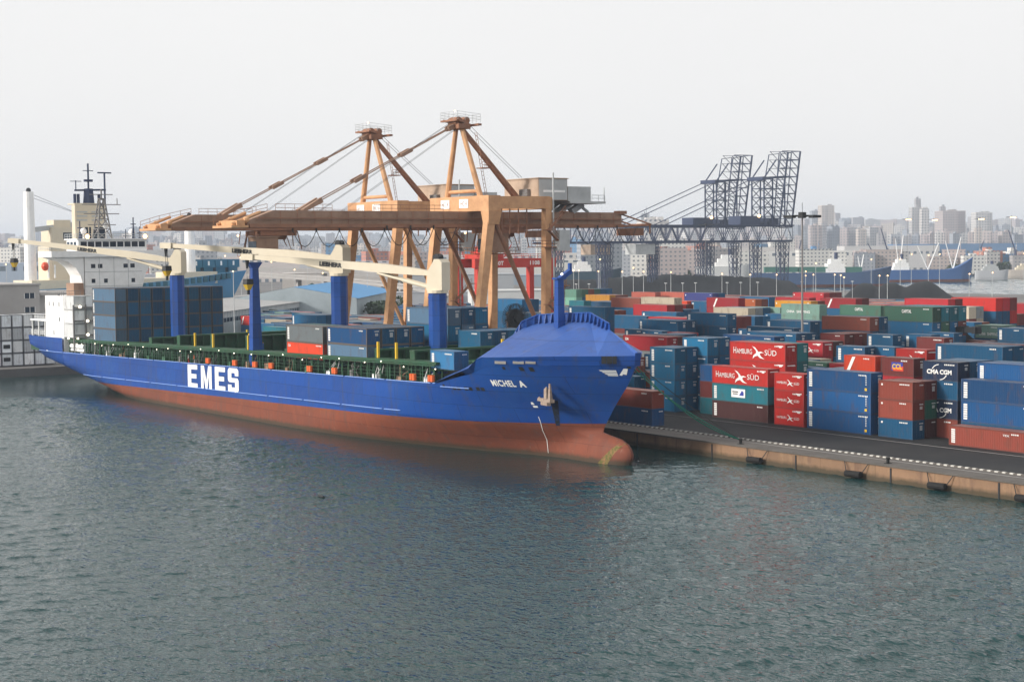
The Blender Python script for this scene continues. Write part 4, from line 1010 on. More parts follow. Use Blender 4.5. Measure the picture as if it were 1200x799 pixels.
# ------------------------------------------------------------------ ship-to-shore gantry cranes
def sts(Xm, label, near):
    """Xm: centre plane of the boom. waterside rail Y=152, landside 167.5"""
    r = empty('gantry_crane', (Xm, 159.7, QZ)); tag(r, label, 'gantry crane', 'orange ship-to-shore cranes on the quay')
    xa, xb = Xm-8.0, Xm+8.1; YW, YL = 152.2, 167.6
    # legs
    for x in (xa, xb):
        m = MB(); m.beam((x, YW, 6.2), (x, 156.2, 35.5), 1.15, 1.25, up=(1,0,0), w2=1.55, h2=1.45); m.build('waterside_leg', M['crane'], r)
        m = MB(); m.beam((x, YL, 6.2), (x, YL+.5, 36.5), 1.25, 1.3, up=(1,0,0)); m.build('landside_leg', M['crane'], r)
        m = MB(); m.tube((x, 156.8, 33.6), (x, YL-.6, 13.2), .42, 8); m.build('diagonal_brace', M['cranedark'] if near else M['crane'], r)
        m = MB(); m.beam((x, 155.8, 36.3), (x, 168.4, 36.4), 1.3, 2.1); m.build('portal_girder', M['crane'], r)
        m = MB(); m.beam((x, YW, 13.5), (x, YL, 8.0), .5, .5); m.build('lower_brace', M['cranedark'], r)
    m = MB(); m.box(xa-1.0, 155.1, 34.9, xb+1.0, 157.6, 37.5)
    for x in (xa, xb): m.mesh([(x-1.2,155.0,34.9),(x+1.2,155.0,34.9),(x+1.2,157.7,34.9),(x-1.2,157.7,34.9),(x-.8,155.2,32.6),(x+.8,155.2,32.6),(x+.8,157.4,32.6),(x-.8,157.4,32.6)], [(0,1,5,4),(1,2,6,5),(2,3,7,6),(3,0,4,7)])
    wo_ = m.build('waterside_portal_beam', M['crane'], r)
    for x in (Xm-5.4, Xm+.4): pl = MB(); pl.box(x, 155.0, 35.5, x+2.7, 155.09, 37.0); po = pl.build('number_board', M['white'], wo_)
    tx = MB()
    for x in (Xm-5.0, Xm+.8): put_text(tx, 'HC 4' if near else 'HC 5', lambda u, v: (x+1.9*u, 154.985, 35.85+.8*v), 1, .0)
    tx.build('board_lettering', M['cranedark'], po)
    m = MB(); m.box(xa-.7, 167.0, 35.3, xb+.7, 169.2, 37.3); m.build('landside_portal_beam', M['crane'], r)
    for Y in (YW, YL):
        m = MB(); m.beam((xa-2.5, Y, 5.2), (xb+2.5, Y, 5.2), 1.3, 2.0); m.build('sill_beam', M['cranedark'], r)
        for x in (xa-1.2, xb+1.2):
            m = MB(); m.beam((x-2.4, Y, 3.7), (x+2.4, Y, 3.7), 1.0, 1.0)
            for k in range(4): m.tube((x-2.1+k*1.4, Y-.3, QZ+.65), (x-2.1+k*1.4, Y+.3, QZ+.65), .5, 10)
            m.beam((x-2.3, Y, 2.75), (x+2.3, Y, 2.75), .8, .7); m.build('wheel_bogie', M['cranedark'], r)
    # boom and girder: twin box with lower flange
    b = MB(); z0 = 32.4; y0, y1 = 114.0, 189.4
    for s in (-1, 1):
        xo = Xm+s*2.0
        prof = [(y0+4.0, z0+2.5), (y0, z0+1.0), (y0-.6, z0+.7), (y0-.6, z0), (y1, z0), (y1, z0+2.2), (y1-2, z0+2.5)]
        vs = [(xo-.75, y, z) for y, z in prof]+[(xo+.75, y, z) for y, z in prof]; k = len(prof)
        b.mesh(vs, [tuple(range(k)), tuple(range(2*k-1,k-1,-1))]+[((i+1)%k, i, i+k, (i+1)%k+k) for i in range(k)])
    bo = b.build('boom', M['craneold'], r)
    f = MB(); f.box(Xm-3.3, y0-.4, z0-.25, Xm-3.053, y1, z0+.35); f.box(Xm+3.053, y0-.4, z0-.25, Xm+3.3, y1, z0+.35); f.box(Xm-3.25, y0+1, z0+1.15, Xm-3.053, y1, z0+1.35); f.box(Xm+3.053, y0+1, z0+1.15, Xm+3.3, y1, z0+1.35)
    f.build('trolley_rail', M['cranedark'], bo)
    st = MB(); y = y0+5
    while y < y1-1:
        for x in (Xm-3.09, Xm+3.053): st.box(x, y, z0+1.36, x+.037, y+.12, z0+2.45); st.box(x, y, z0+.36, x+.037, y+.12, z0+1.14)
        y += 3.1
    st.build('stiffeners', M['cranedark'], bo)
    n = MB(); n.box(Xm-3.4, y0-3.6, z0-.25, Xm+3.4, y0-.7, z0+.12)
    for s in (-1, 1):
        n.tube((Xm+s*2.6, y0-3.2, z0+.3), (Xm+s*2.6, y0+1.8, z0+2.2), .28, 6)
        n.ball((Xm+s*2.8, y0-.8, z0+1.0), .55, 8, 5)
    n.box(Xm-3.2, y0-2.6, z0+.12, Xm+3.2, y0-1.2, z0+.9)
    n.build('boom_tip_platform', M['crane'], bo)
    for pts_ in ([(Xm-3.2,y0-3.5,z0+.2),(Xm-3.2,y0,z0+1.2),(Xm-3.2,y0+6,z0+2.5)], [(Xm-3.2,121.5,z0+2.5),(Xm-3.2,132,z0+2.5)], [(Xm-3.1,140,z0+2.5),(Xm-3.1,154,z0+2.5)]): rl_ = MB(); rl_.rail(pts_,1.2,.04,1.6); rl_.build('boom_railing', M['cranedark'], bo)
    # back end
    k = MB(); k.tube((Xm+2.8, y1-.2, z0+2.2), (Xm+2.8, 196.2, z0+.4), .16, 5); k.tube((Xm-2.8, y1-.2, z0+2.2), (Xm-2.8, 196.2, z0+.4), .16, 5)
    k.beam((Xm-3, 196.2, z0+.3), (Xm+3, 196.2, z0+.3), .4, .4); k.beam((Xm+2.8, y1, z0), (Xm+2.8, 196.2, z0+.2), .3, .3); k.beam((Xm-2.8, y1, z0), (Xm-2.8, 196.2, z0+.2), .3, .3)
    k.box(Xm-2.6, 192.6, z0-1.7, Xm+1.4, 195.9, z0-.35); k.beam((Xm+2.8,196.2,z0+.2),(Xm+2.8,196.2,z0-1.4),.2,.2)
    k.box(Xm+1.5, 188.6, z0+2.2, Xm+3.2, 190.3, z0+2.8)
    k.build('girder_end_frame', M['cranedark'], bo)
    # A-frame
    ap = (Xm, 155.3, 49.4)
    for s in (-1, 1):
        m = MB(); m.tube((Xm+s*5.1, 156.2, 37.4), (Xm+s*.9, 155.4, 49.2), .52, 9, .42); m.build('mast_leg', M['crane'], r)
        m = MB(); m.tube((Xm+s*.45, 168.0, 37.0), (Xm+s*.25, 156.2, 49.0), .42, 8, .34); m.build('back_leg', M['cranedark'], r)
    m = MB(); m.tube((Xm-4.9, 156.2, 38.4), (Xm+4.9, 156.2, 38.4), .32, 8); m.build('mast_tie', M['crane'], r)
    h = MB(); h.box(Xm-1.7, 154.2, 49.1, Xm+1.7, 156.7, 50.0); h.tube((Xm-1.2,154.6,50.4),(Xm+1.2,154.6,50.4),.75,12); h.tube((Xm-1.2,156.3,50.6),(Xm+1.2,156.3,50.6),.6,12)
    h.beam((Xm-2.6,153.6,50.5),(Xm+2.4,153.6,50.5),.6,.3); h.beam((Xm-1.6,157.6,49.8),(Xm+3.2,157.6,49.8),.7,.35); h.beam((Xm-2.2,153.6,50.6),(Xm-.5,157.0,50.0),.5,.4); h.beam((Xm+2.2,153.6,50.6),(Xm+.5,157.0,50.0),.5,.4)
    ho = h.build('mast_head', M['cranedark'], r)
    rr_ = MB(); rr_.rail([(Xm-2.6,153.4,50.6),(Xm+2.6,153.4,50.6),(Xm+2.8,158.0,50.2),(Xm-2.2,158.0,50.2),(Xm-2.6,153.4,50.6)],1.4,.03,1.2,2); rr_.build('railing', M['housegrey'], ho)
    lp = MB(); lp.ball((Xm, 154.6, 52.2), .14, 6, 4); lp.build('beacon', M['lamp'], ho)
    ld = MB()
    for s in (-.3, .3): ld.tube((Xm+4.9+s, 157.6, 37.5), (Xm+2.5+s, 157.2, 48.5), .05, 4)
    for i in range(16): t_ = i/16; ld.tube((Xm+4.6-2.4*t_, 157.6-.4*t_, 37.6+11*t_), (Xm+5.2-2.4*t_, 157.6-.4*t_, 37.6+11*t_), .04, 4)
    ld.box(Xm+3.4,156.6,42.2,Xm+5.2,158.4,42.35); ld.rail([(Xm+5.2,156.6,42.3),(Xm+5.2,158.4,42.3),(Xm+3.4,158.4,42.3)],1,.04,.8)
    ld.build('ladder', M['cranedark'], r)
    # forestays with link plates, hoist ropes
    at = (Xm, 124.2, 34.9)
    for s in (-1, 1):
        m = MB(); p = Vector((Xm+s*.8, 124.2, 34.9)); q = Vector((Xm+s*.4, 154.8, 49.9))
        m.beam(p, p.lerp(q,.12), 1.0, .5, w2=.45, h2=.9); m.tube(p, q, .10, 6)
        for t_ in (.36, .66): m.beam(p.lerp(q,t_-.035), p.lerp(q,t_+.035), .4, .62)
        m.beam(p.lerp(q,.94), q, .5, .8)
        m.build('forestay', M['craneold'], r)
        m = MB(); m.tube((Xm+s*.3-.4, 128, 34.9), (Xm+s*.3, 154.8, 50.8), .03, 4); m.tube((Xm+s*.4, 132, 34.9), (Xm+s*.3, 154.8, 49.2), .03, 4)
        m.tube((Xm+s*.4, 168.5, 41), (Xm+s*.6, 156.4, 50.5), .04, 4); m.build('hoist_rope', M['cable'], r)
    # machinery house
    m = MB(); m.box(Xm-5.1, 168.6, 36.9 if near else 37.0, Xm+5.1, 175.0, 40.7); m.box(Xm-5.3,168.4,40.7,Xm+5.3,175.2,40.85)
    mo = m.build('machinery_house', M['house'], r)
    g = MB(); g.box(Xm+5.1, 168.7, 37.0, Xm+5.18, 174.9, 40.6); g.build('grey_end_wall', M['housegrey'], mo)
    v = MB(); v.box(Xm+.3, 167.9, 37.6, Xm+2.7, 168.59, 38.9); 
    for i in range(3): v.box(Xm+.4, 167.8, 37.75+i*.42, Xm+2.6, 167.89, 37.9+i*.42)
    v.build('ventilation_hood', M['steel'], mo)
    v = MB(); v.box(Xm+5.181, 169.6, 38.3, Xm+5.21, 174.4, 38.7); v.build('wall_stripe', M['white'], mo)
    m = MB(); m.box(Xm-3.6, 175.2, 36.8, Xm+5.0, 180.4, 39.4); m.box(Xm-3.8, 175.5, 36.4, Xm+5.3, 183.6, 36.79); m.rail([(Xm+5.2,180.5,36.8),(Xm+5.2,183.5,36.8)],1.1,.05,1.1)
    for x in (Xm-2.2, Xm+2.2):
        m.beam((x,176,34.9),(x,178.5,36.5),.4,.4); m.beam((x,182,34.9),(x,179.5,36.5),.4,.4); m.beam((x,178,35),(x,180.5,36.4),1.2,1.0)
    m.beam((Xm+5.1,183.4,36.8),(Xm+5.1,183.4,39.3),.10,.10)
    m.build('electrical_house', M['housegrey'], r)
    # trolley with cab and hanging spreader gear
    ty = 131.0 if near else 134.0
    if near: ty = 163.5
    t = MB(); t.box(Xm-3.0, ty-3.6, z0-1.2, Xm+3.0, ty+3.6, z0-.3)
    for s in (-1, 1): t.tube((Xm+s*1.6, ty-2, z0-1.4), (Xm+s*1.6, ty+2, z0-1.4), .5, 8)
    to = t.build('trolley', M['cranedark'], r)
    c = MB(); c.box(Xm+.8, ty-5.0, z0-4.6, Xm+4.2, ty-.8, z0-1.5); c.box(Xm+.6,ty-5.2,z0-1.5,Xm+4.4,ty-.6,z0-1.3); co_ = c.build('operator_cab', M['craneold'], r)
    g = MB(); g.box(Xm+1.0, ty-5.05, z0-4.0, Xm+4.0, ty-5.003, z0-2.2); g.build('cab_window', M['glass'], co_)
    c = MB(); rn = random.Random(5)
    for i in range(16):
        a = (Xm+rn.uniform(-3,3), ty+rn.uniform(-5,5), z0-.4); b2 = (a[0]+rn.uniform(-1,1), a[1]+rn.uniform(-1.2,1.2), z0-rn.uniform(2,5)); c.beam(a, b2, .14, .14)
    c.box(Xm-3.2, ty-5.2, z0-4.9, Xm+.4, ty+4.4, z0-4.75); c.rail([(Xm-3.2,ty-5.2,z0-4.8),(Xm+.4,ty-5.2,z0-4.8),(Xm+.4,ty+4.4,z0-4.8),(Xm-3.2,ty+4.4,z0-4.8)],1.1,.05,1.0)
    c.build('trolley_walkway', M['cranedark'], r)
    lp = MB(); lp.ball((Xm-2.4, ty-5.4, z0-1.1), .2, 7, 4); lp.build('work_light', M['lamp'], r)
    # festoon cable loops under the girder
    ys = [138.5+i*4.6 for i in range(4)]+[178.6+i*4.55 for i in range(4)] if near else [136.5+i*4.8 for i in range(8)]
    for a, b2 in zip(ys, ys[1:]):
        if b2-a > 6: continue
        fs_ = MB(); pts = [(Xm+3.5, a+(b2-a)*t_/8, z0-.2-3.0*(1-(t_/4-1)**2)) for t_ in range(9)]; fs_.path(pts, .07, 4)
        fs_.tube((Xm+3.5,a,z0-.6),(Xm+3.5,a,z0+.1),.16,4)
        fs_.build('festoon_cable', M['cable'], r)
    # stairs up the right landside leg
    x = xb+.9; s_ = MB(); z = 6; up_ = 1
    while z < 33:
        ya, yb_ = (167.0, 170.6) if up_ > 0 else (170.6, 167.0)
        if (z > 12 and z < 21) or z > 27 or z < 8: s_.beam((x+1.0, ya, z), (x+1.0, yb_, z+3.2), .7, .18); s_.rail([(x+1.3,ya,z),(x+1.3,yb_,z+3.2)],1,.045,.9); s_.box(x+.2, yb_-.6, z+3.1, x+1.6, yb_+.6, z+3.25)
        z += 3.2; up_ = -up_
    s_.box(x-.6, 163.6, 28.6, x+.7, 169.5, 28.75); s_.rail([(x+.7,163.6,28.7),(x+.7,169.5,28.7)],1.1,.05,1.0)
    for y in (158.5,160.2,162,163.8): s_.beam((xb,y,35.3),(xb,y,31.0),.16,.16)
    s_.build('stair_tower', M['cranedark'], r)
    e = MB(); e.tube((xb+1.0,168.8,8), (xb+1.0,168.8,41.5), .16, 6); e.box(xb+1.0,169.0,28.0,xb+2.5,171.2,31.6); e.build('lift_mast', M['housegrey'], r)
    # cable reel
    cx, cy, cz = xb+1.2, 169.9-5.2, 15.6
    if near:
        R_ = 2.5; e = MB(); ax = Vector((1, 0, 0)); sx = Vector((0, 1, 0)); C0 = Vector((-220.3, 159.6, 16.7))
        for k in range(40):
            t_ = 2*pi*k/40; dvec = sx*cos(t_)+Vector((0,0,1))*sin(t_)
            for o_ in (-.35, .35): e.beam(C0+ax*o_, C0+ax*o_*1.2+dvec*R_, .07, .12)
        e.tube(C0-ax*.34, C0+ax*.34, 1.55, 28); e.tube(C0-ax*.8, C0+ax*.8, .6, 12); e.build('cable_reel', M['dark'], r)
        e = MB(); e.beam(C0+Vector((-.9,0,1)), (C0.x-.9, C0.y, 5.5), 1.2, 1.6); e.build('reel_bracket', M['craneold'], r)
    else:
        R_ = 2.6; e = MB(); C0 = Vector((Xm-8, 168.6, 15.0)); ax = Vector((.45,-.89,0)); sx = Vector((.89,.45,0))
        for k in range(30):
            t_ = 2*pi*k/30; dvec = sx*cos(t_)+Vector((0,0,1))*sin(t_); e.beam(C0, C0+dvec*R_, .1, .3)
        e.tube(C0-ax*.3, C0+ax*.3, 1.6, 20); e.build('cable_reel', M['dark'], r)
    return r
sts(-230.5, 'nearer orange gantry crane with machinery house over the ship\'s foremost crane', True)
sts(-259.6, 'farther orange gantry crane behind, its boom reaching furthest left', False)

# ------------------------------------------------------------------ red rubber-tyred gantry
def rtg():
    X0, Y0, Y1 = -352.0, 236.8, 260.2; dx = 9.0; zt = 25.9
    r = empty('yard_gantry_crane', (X0, (Y0+Y1)/2, QZ)); tag(r, 'red rubber-tyred gantry crane numbered 1108 between the orange crane\'s legs', 'yard crane')
    for x in (X0, X0+dx):
        m = MB(); m.box(x-.75, Y0-1.5, zt-2.4, x+.75, Y1+1.5, zt); m.build('girder', M['rtg'], r)
        for y in (Y0, Y1): m = MB(); m.box(x-.8, y-.75, 3.4, x+.8, y+.75, zt-2.4); m.build('leg', M['rtg'], r)
    for y in (Y0, Y1):
        m = MB(); m.box(X0-1.5, y-.7, 2.6, X0+dx+1.5, y+.7, 3.9); m.build('sill_beam', M['rtg'], r)
        for x in (X0-.5, X0+dx+.5):
            m = MB(); m.tube((x, y-.4, QZ+.8), (x, y+.4, QZ+.8), .8, 14); m.build('wheel', M['rubber'], r)
    m = MB(); m.box(X0-.2, Y0+2, zt, X0+dx+.2, Y0+8, zt+1.2); m.box(X0+1, Y0+3, zt+1.2, X0+6, Y0+7, zt+3.2)
    rn = random.Random(3)
    for i in range(14): a = (X0+rn.uniform(0,dx), Y0+rn.uniform(1,11), zt+.3); m.beam(a, (a[0]+rn.uniform(-1,1), a[1]+rn.uniform(-2,2), zt+rn.uniform(2,4.5)), .18, .18)
    m.build('trolley', M['rtg'], r)
    m = MB(); m.rail([(X0+dx+.7,Y0,zt),(X0+dx+.7,Y1,zt)],1.1,.06,2.2); m.rail([(X0-.7,Y0,zt),(X0-.7,Y1,zt)],1.1,.06,2.2); m.build('railing', M['rtg'], r)
    for txt, y in (('40T', Y0+5.0), ('1108', Y0+16.2)):
        for x in (X0+dx+.765,):
            m = MB(); put_text(m, txt, lambda u, v: (x, y+(2.6 if txt == '40T' else 3.2)*u, zt-1.75+1.1*v), 1.05, .03); m.build('lettering', M['letter'], r)
    m = MB(); m.tube((X0+dx+.76, Y1-1.2, zt-1.2), (X0+dx+.80, Y1-1.2, zt-1.2), .75, 14); m.build('round_emblem', M['letter'], r)
rtg()

# ------------------------------------------------------------------ the container yard
YARD = [
(-163.84,171.2,40,2.9,3,[['royal','royal','royal']],'strip_num'),
(-184.0,171.2,40,2.7,3,[['dkbrown','teal','red']],'B'),
(-170.5,171.2,20,2.59,3,[['red','red','red']],'HSs'),
(-150.3,171.2,20,2.62,3,[['blue','redbrown','redbrown'],['dkbrown','dkgreen','maroon']],'E'),
(-156.6,178.85,20,2.6,4,[['maroon','crimson','crimson','maroon']],'CCL'),
(-146.9,176.4,20,2.62,4,[['redbrown','navy','blue','navy'],['blue','blue','blue','blue'],['blue','blue','blue','blue']],'CMA'),
(-137.75,170.75,40,2.62,1,[['redbrown']],'G'),
(-138.05,173.6,40,2.87,3,[['blue','royal','royal']],'strip'),
(-137.6,176.4,40,2.68,4,[['blue','blue','blue','royal'],['blue','blue','blue','blue']],'strip'),
(-199.05,171.4,20,2.59,4,[['blue2','blue2','blue2','blue2'],['blue','blue','blue','blue']],'strip'),
(-196.8,176.5,20,2.95,4,[['blue2','blue','blue','blue2'],['blue','blue','blue','blue']],'strip'),
(-192.2,155.3,40,2.6,2,[['royal','redbrown']],'bow'),
(-225.6,187.8,40,2.66,4,[['crimson','red','grey','crimson'],['maroon','maroon','maroon','maroon']],'OA'),
(-201.0,189.6,40,2.9,4,[['maroon','maroon','maroon','royal']],'strip'),
(-185.5,176.4,40,2.9,4,[['red','red','red','red'],['teal2','teal2','teal2','teal2']],'HSC'),
(-163.24,178.37,20,2.6,4,[['maroon','orangered','blue','orangered']],'diag'),
(-167.94,195.33,20,2.6,4,[['blue','blue','blue','red']],'HSs'),
(-175.65,196.91,20,2.6,4,[['blue','blue','blue','blue']],'strip'),
(-179.34,194.15,20,2.6,4,[['blue','maroon','blue','blue']],'strip'),
(-158.73,193.58,40,2.9,4,[['blue','blue','maroon','blue'],['blue','blue','maroon','blue']],'strip'),
(-192.83,198.97,20,2.6,4,[['blue','blue','crimson','crimson'],['maroon','blue','blue','dkbrown']],'HSs'),
(-221.75,235.89,40,2.6,3,[['blue','blue','green']],''),
(-202.06,255.47,20,2.6,3,[['blue','maroon','maroon']],''),
(-186.58,222.38,20,2.6,4,[['blue','maroon','blue','maroon']],''),
(-194.4,228.42,20,2.6,4,[['blue','blue','blue','blue']],'strip'),
(-199.25,223.82,20,2.6,4,[['blue','maroon','blue','blue']],'strip'),
(-227.36,197.13,20,2.6,4,[['maroon','blue','blue','blue'],['maroon','blue','blue','blue']],'strip'),
(-207.39,220.15,20,2.6,4,[['maroon','blue','maroon','maroon'],['blue','blue','blue','maroon'],['blue','blue','maroon','brown']],''),
(-230.26,202.66,20,2.6,4,[['maroon','blue','maroon','crimson']],''),
(-195.2,235.75,20,2.6,4,[['blue','blue','maroon','blue']],'strip'),
(-205.24,199.06,40,2.9,4,[['maroon','maroon','blue','blue'],['blue','maroon','blue','blue']],'strip'),
(-239.2,203.87,20,2.6,4,[['blue','blue','blue','blue']],'strip'),
(-245.68,204.94,20,2.6,4,[['blue','maroon','blue','blue']],'strip'),
(-229.74,220.73,40,2.6,4,[['blue','blue','blue','blue']],'strip'),
(-195.63,256.78,20,2.6,4,[['blue','blue','blue','blue'],['blue','blue','blue','blue']],'strip'),
(-218.37,212.02,40,2.9,4,[['blue','blue','blue','blue']],'strip'),
(-345.39,175.6,40,2.9,3,[['blue','blue','teal']],''),
(-206.05,263.42,20,2.6,4,[['maroon','blue','blue','sage'],['sage','blue','sage','sage']],'CHINA'),
(-217.73,270.26,20,2.6,4,[['blue','maroon','blue','blue'],['blue','blue','blue','brown']],'strip'),
(-223.41,265.18,20,2.6,4,[['blue','blue','blue','blue']],'strip'),
(-230.05,261.86,20,2.6,4,[['blue','maroon','blue','blue'],['blue','maroon','blue','blue']],'strip'),
(-239.59,261.39,20,2.6,4,[['blue','maroon','maroon','blue'],['blue','blue','blue','blue']],'strip'),
(-234.39,233.1,40,2.9,4,[['blue','blue','blue','blue'],['maroon','blue','blue','blue']],'strip'),
(-255.73,217.17,40,2.9,4,[['blue','maroon','blue','blue'],['maroon','blue','blue','blue']],'strip'),
(-334.8,270.08,40,2.6,3,[['maroon','blue','slate'],['blue','maroon','navy']],''),
(-263.61,226.64,40,2.9,4,[['blue','maroon','crimson','crimson'],['blue','blue','crimson','maroon']],''),
(-281.27,247.84,40,2.6,4,[['maroon','crimson','maroon','crimson'],['crimson','blue','crimson','maroon']],''),
(-272.63,261.4,20,2.6,4,[['blue','blue','blue','blue'],['maroon','blue','blue','blue']],'strip'),
(-260.52,234.98,40,2.9,4,[['red','maroon','blue','red'],['blue','blue','maroon','maroon'],['blue','blue','red','maroon']],''),
(-216.3,230.08,40,2.6,5,[['blue','blue','blue','blue','brown'],['brown','maroon','maroon','blue','blue']],''),
(-425.77,209.34,20,2.6,3,[['blue','blue','red'],['maroon','blue','blue']],'diag'),
(-276.71,226.89,40,2.9,4,[['blue','blue','maroon','blue']],'strip'),
(-313.66,232.46,20,2.6,4,[['blue','maroon','crimson','crimson']],''),
(-267.71,278.09,20,2.6,4,[['blue','blue','blue','beige']],''),
(-338.85,179.98,40,2.9,4,[['blue','blue','blue','blue'],['blue','blue','blue','blue'],['maroon','maroon','blue','blue']],'strip'),
(-236.34,307.89,20,2.6,4,[['brown','blue','blue','brown'],['blue','maroon','blue','maroon']],''),
(-243.59,301.74,20,2.6,4,[['blue','sage','sage','sage'],['sage','maroon','blue','teal'],['blue','blue','maroon','blue']],'CHINA'),
(-277.35,275.24,40,2.6,4,[['blue','blue','blue','blue']],'strip'),
(-248.51,224.15,40,2.6,5,[['blue','maroon','blue','blue','blue']],'strip'),
(-246.56,177.89,40,2.9,5,[['blue','blue','blue','blue','blue'],['maroon','blue','maroon','blue','blue']],'strip'),
(-287.48,245.07,40,2.9,4,[['blue','blue','blue','blue']],'strip'),
(-344.33,325.68,20,2.6,3,[['blue','blue','blue'],['blue','blue','blue'],['blue','maroon','blue']],'strip'),
(-307.44,239.23,40,2.9,4,[['salmon','blue','blue','salmon'],['salmon','salmon','maroon','brown'],['maroon','salmon','blue','brown']],''),
(-298.34,257.06,40,2.9,4,[['blue','blue','blue','blue'],['blue','maroon','blue','blue']],'strip'),
(-292.39,272.52,40,2.9,4,[['maroon','blue','blue','beige'],['blue','maroon','blue','grey'],['beige','blue','beige','blue']],''),
(-264.19,339.75,40,2.6,4,[['blue','blue','blue','blue'],['blue','maroon','blue','blue']],'strip'),
(-289.59,280.58,40,2.9,4,[['blue','blue','blue','sage']],''),
(-228.81,282.55,20,2.6,5,[['blue','blue','blue','maroon','beige'],['blue','blue','blue','beige','grey']],''),
(-214.31,245.56,40,2.9,5,[['maroon','blue','blue','blue','green'],['maroon','green','blue','green','teal'],['blue','blue','blue','blue','teal'],['maroon','maroon','blue','maroon','teal']],'CAP'),
(-264.64,205.49,40,2.9,5,[['blue','blue','blue','blue','blue']],'strip'),
(-259.45,320.7,40,2.9,4,[['blue','blue','blue','blue']],'strip'),
(-253.89,275.96,40,2.6,5,[['green','blue','green','blue','green']],'CAP'),
(-294.2,248.12,40,2.6,5,[['blue','blue','crimson','blue','crimson'],['crimson','maroon','blue','crimson','maroon']],''),
(-308.24,328.55,20,2.6,4,[['grey','blue','blue','grey'],['blue','blue','maroon','dkgrey']],''),
(-323.58,278.22,40,2.9,4,[['blue','maroon','red','red'],['blue','blue','red','maroon']],''),
(-269.1,272.51,40,2.6,5,[['maroon','sage','maroon','sage','sage']],'CHINA'),
(-258.26,336.86,40,2.9,4,[['blue','maroon','blue','crimson']],''),
(-329.43,298.74,40,2.9,4,[['maroon','maroon','blue','blue'],['blue','blue','blue','blue']],'strip'),
(-353.42,280.52,40,2.9,4,[['blue','blue','blue','blue'],['blue','blue','blue','blue'],['maroon','blue','blue','blue']],'strip'),
(-286.44,287.85,40,2.6,5,[['blue','maroon','blue','maroon','yellow'],['yellow','blue','maroon','blue','brown']],''),
(-329.06,255.8,20,2.6,5,[['maroon','blue','maroon','teal','teal']],''),
(-342.3,297.8,40,2.9,4,[['blue','blue','blue','orangered'],['maroon','orangered','blue','brown']],''),
(-443.65,329.22,40,2.9,3,[['blue','blue','blue']],'strip'),
(-241.37,283.56,40,2.9,5,[['crimson','crimson','crimson','blue','crimson'],['blue','maroon','blue','maroon','maroon']],''),
(-337.75,319.47,40,2.9,4,[['blue','blue','maroon','orange'],['orange','blue','maroon','brown']],''),
(-318.17,223.72,40,2.9,5,[['maroon','maroon','blue','blue','blue'],['blue','blue','blue','maroon','blue']],'strip'),
(-291.15,309.06,40,2.6,5,[['crimson','blue','crimson','blue','crimson'],['blue','blue','blue','maroon','maroon']],'diag'),
(-338.84,277.87,40,2.6,5,[['blue','blue','maroon','blue','brown'],['blue','maroon','maroon','brown','maroon']],''),
(-317.99,293.9,40,2.6,5,[['crimson','blue','blue','crimson','crimson']],'diag'),
(-237.41,294.94,40,2.9,5,[['blue','red','blue','blue','red'],['blue','blue','blue','blue','crimson'],['blue','blue','blue','red','maroon']],''),
(-305.53,307.35,40,2.6,5,[['blue','maroon','maroon','crimson','crimson']],''),
(-298.4,254.12,40,2.9,5,[['blue','maroon','blue','beige','beige']],''),
(-348.65,335.7,40,2.9,4,[['blue','blue','blue','blue']],'strip'),
(-481.74,372.86,40,2.9,3,[['maroon','blue','red']],''),
(-404.0,320.75,40,2.9,4,[['blue','blue','blue','yellow'],['yellow','blue','blue','brown'],['yellow','blue','yellow','brown']],''),
(-356.14,320.24,40,2.6,5,[['maroon','indigo','blue','indigo','indigo'],['maroon','blue','blue','blue','blue']],''),
(-332.49,341.47,40,2.6,5,[['blue','crimson','crimson','blue','crimson'],['maroon','blue','crimson','blue','maroon'],['maroon','crimson','blue','maroon','maroon']],''),
(-407.49,355.3,40,2.9,4,[['blue','maroon','blue','salmon']],''),
(-415.66,349.83,40,2.9,4,[['salmon','blue','salmon','salmon']],''),
(-419.29,324.19,20,2.6,5,[['blue','mint','blue','mint','mint'],['maroon','blue','blue','blue','green'],['mint','blue','blue','blue','brown'],['mint','blue','mint','blue','green'],['blue','mint','mint','mint','blue'],['mint','blue','maroon','blue','blue']],''),
]

VIS = set((0,1,2,3,4,5,6,7,8,9,10,11,12,13,14,17,18,19,20,21,22,26,30,31,32,33,34,38,42,43,44,45,46,47,48,49,50,51,52,53,54,57,58,59,60,63,64,68,72,75,76,79,80,84,88,92,96,100,104,108,112,118,122,126,130,134,138,142,146,150,154,158,162,166,170,174,178,182,190,193,196,197,201,205,233,237,241,245,255,271,275,283,287,291,292,297,299,300,306,307,319,323,335,351,355,356,361,370,399,403,407,411,423,427,428,433,437,438,442,443,447,448,452,453,457,458,467,472,477,493,497,498,502,506,514,527,532,537,541,553,558,562,566,569,570,571,576,580,581,586,590,591,601,605,606,610,611,615,616,621,626,630,637,641,650,655,660,665,670,674,678,682,683,688,693,698,703,708,717,720,721,722,729,734,752,767,785,805,808,856,880,946,978,1156,1276,1320,1333,1493,1657,1690,3549,3647,3896))

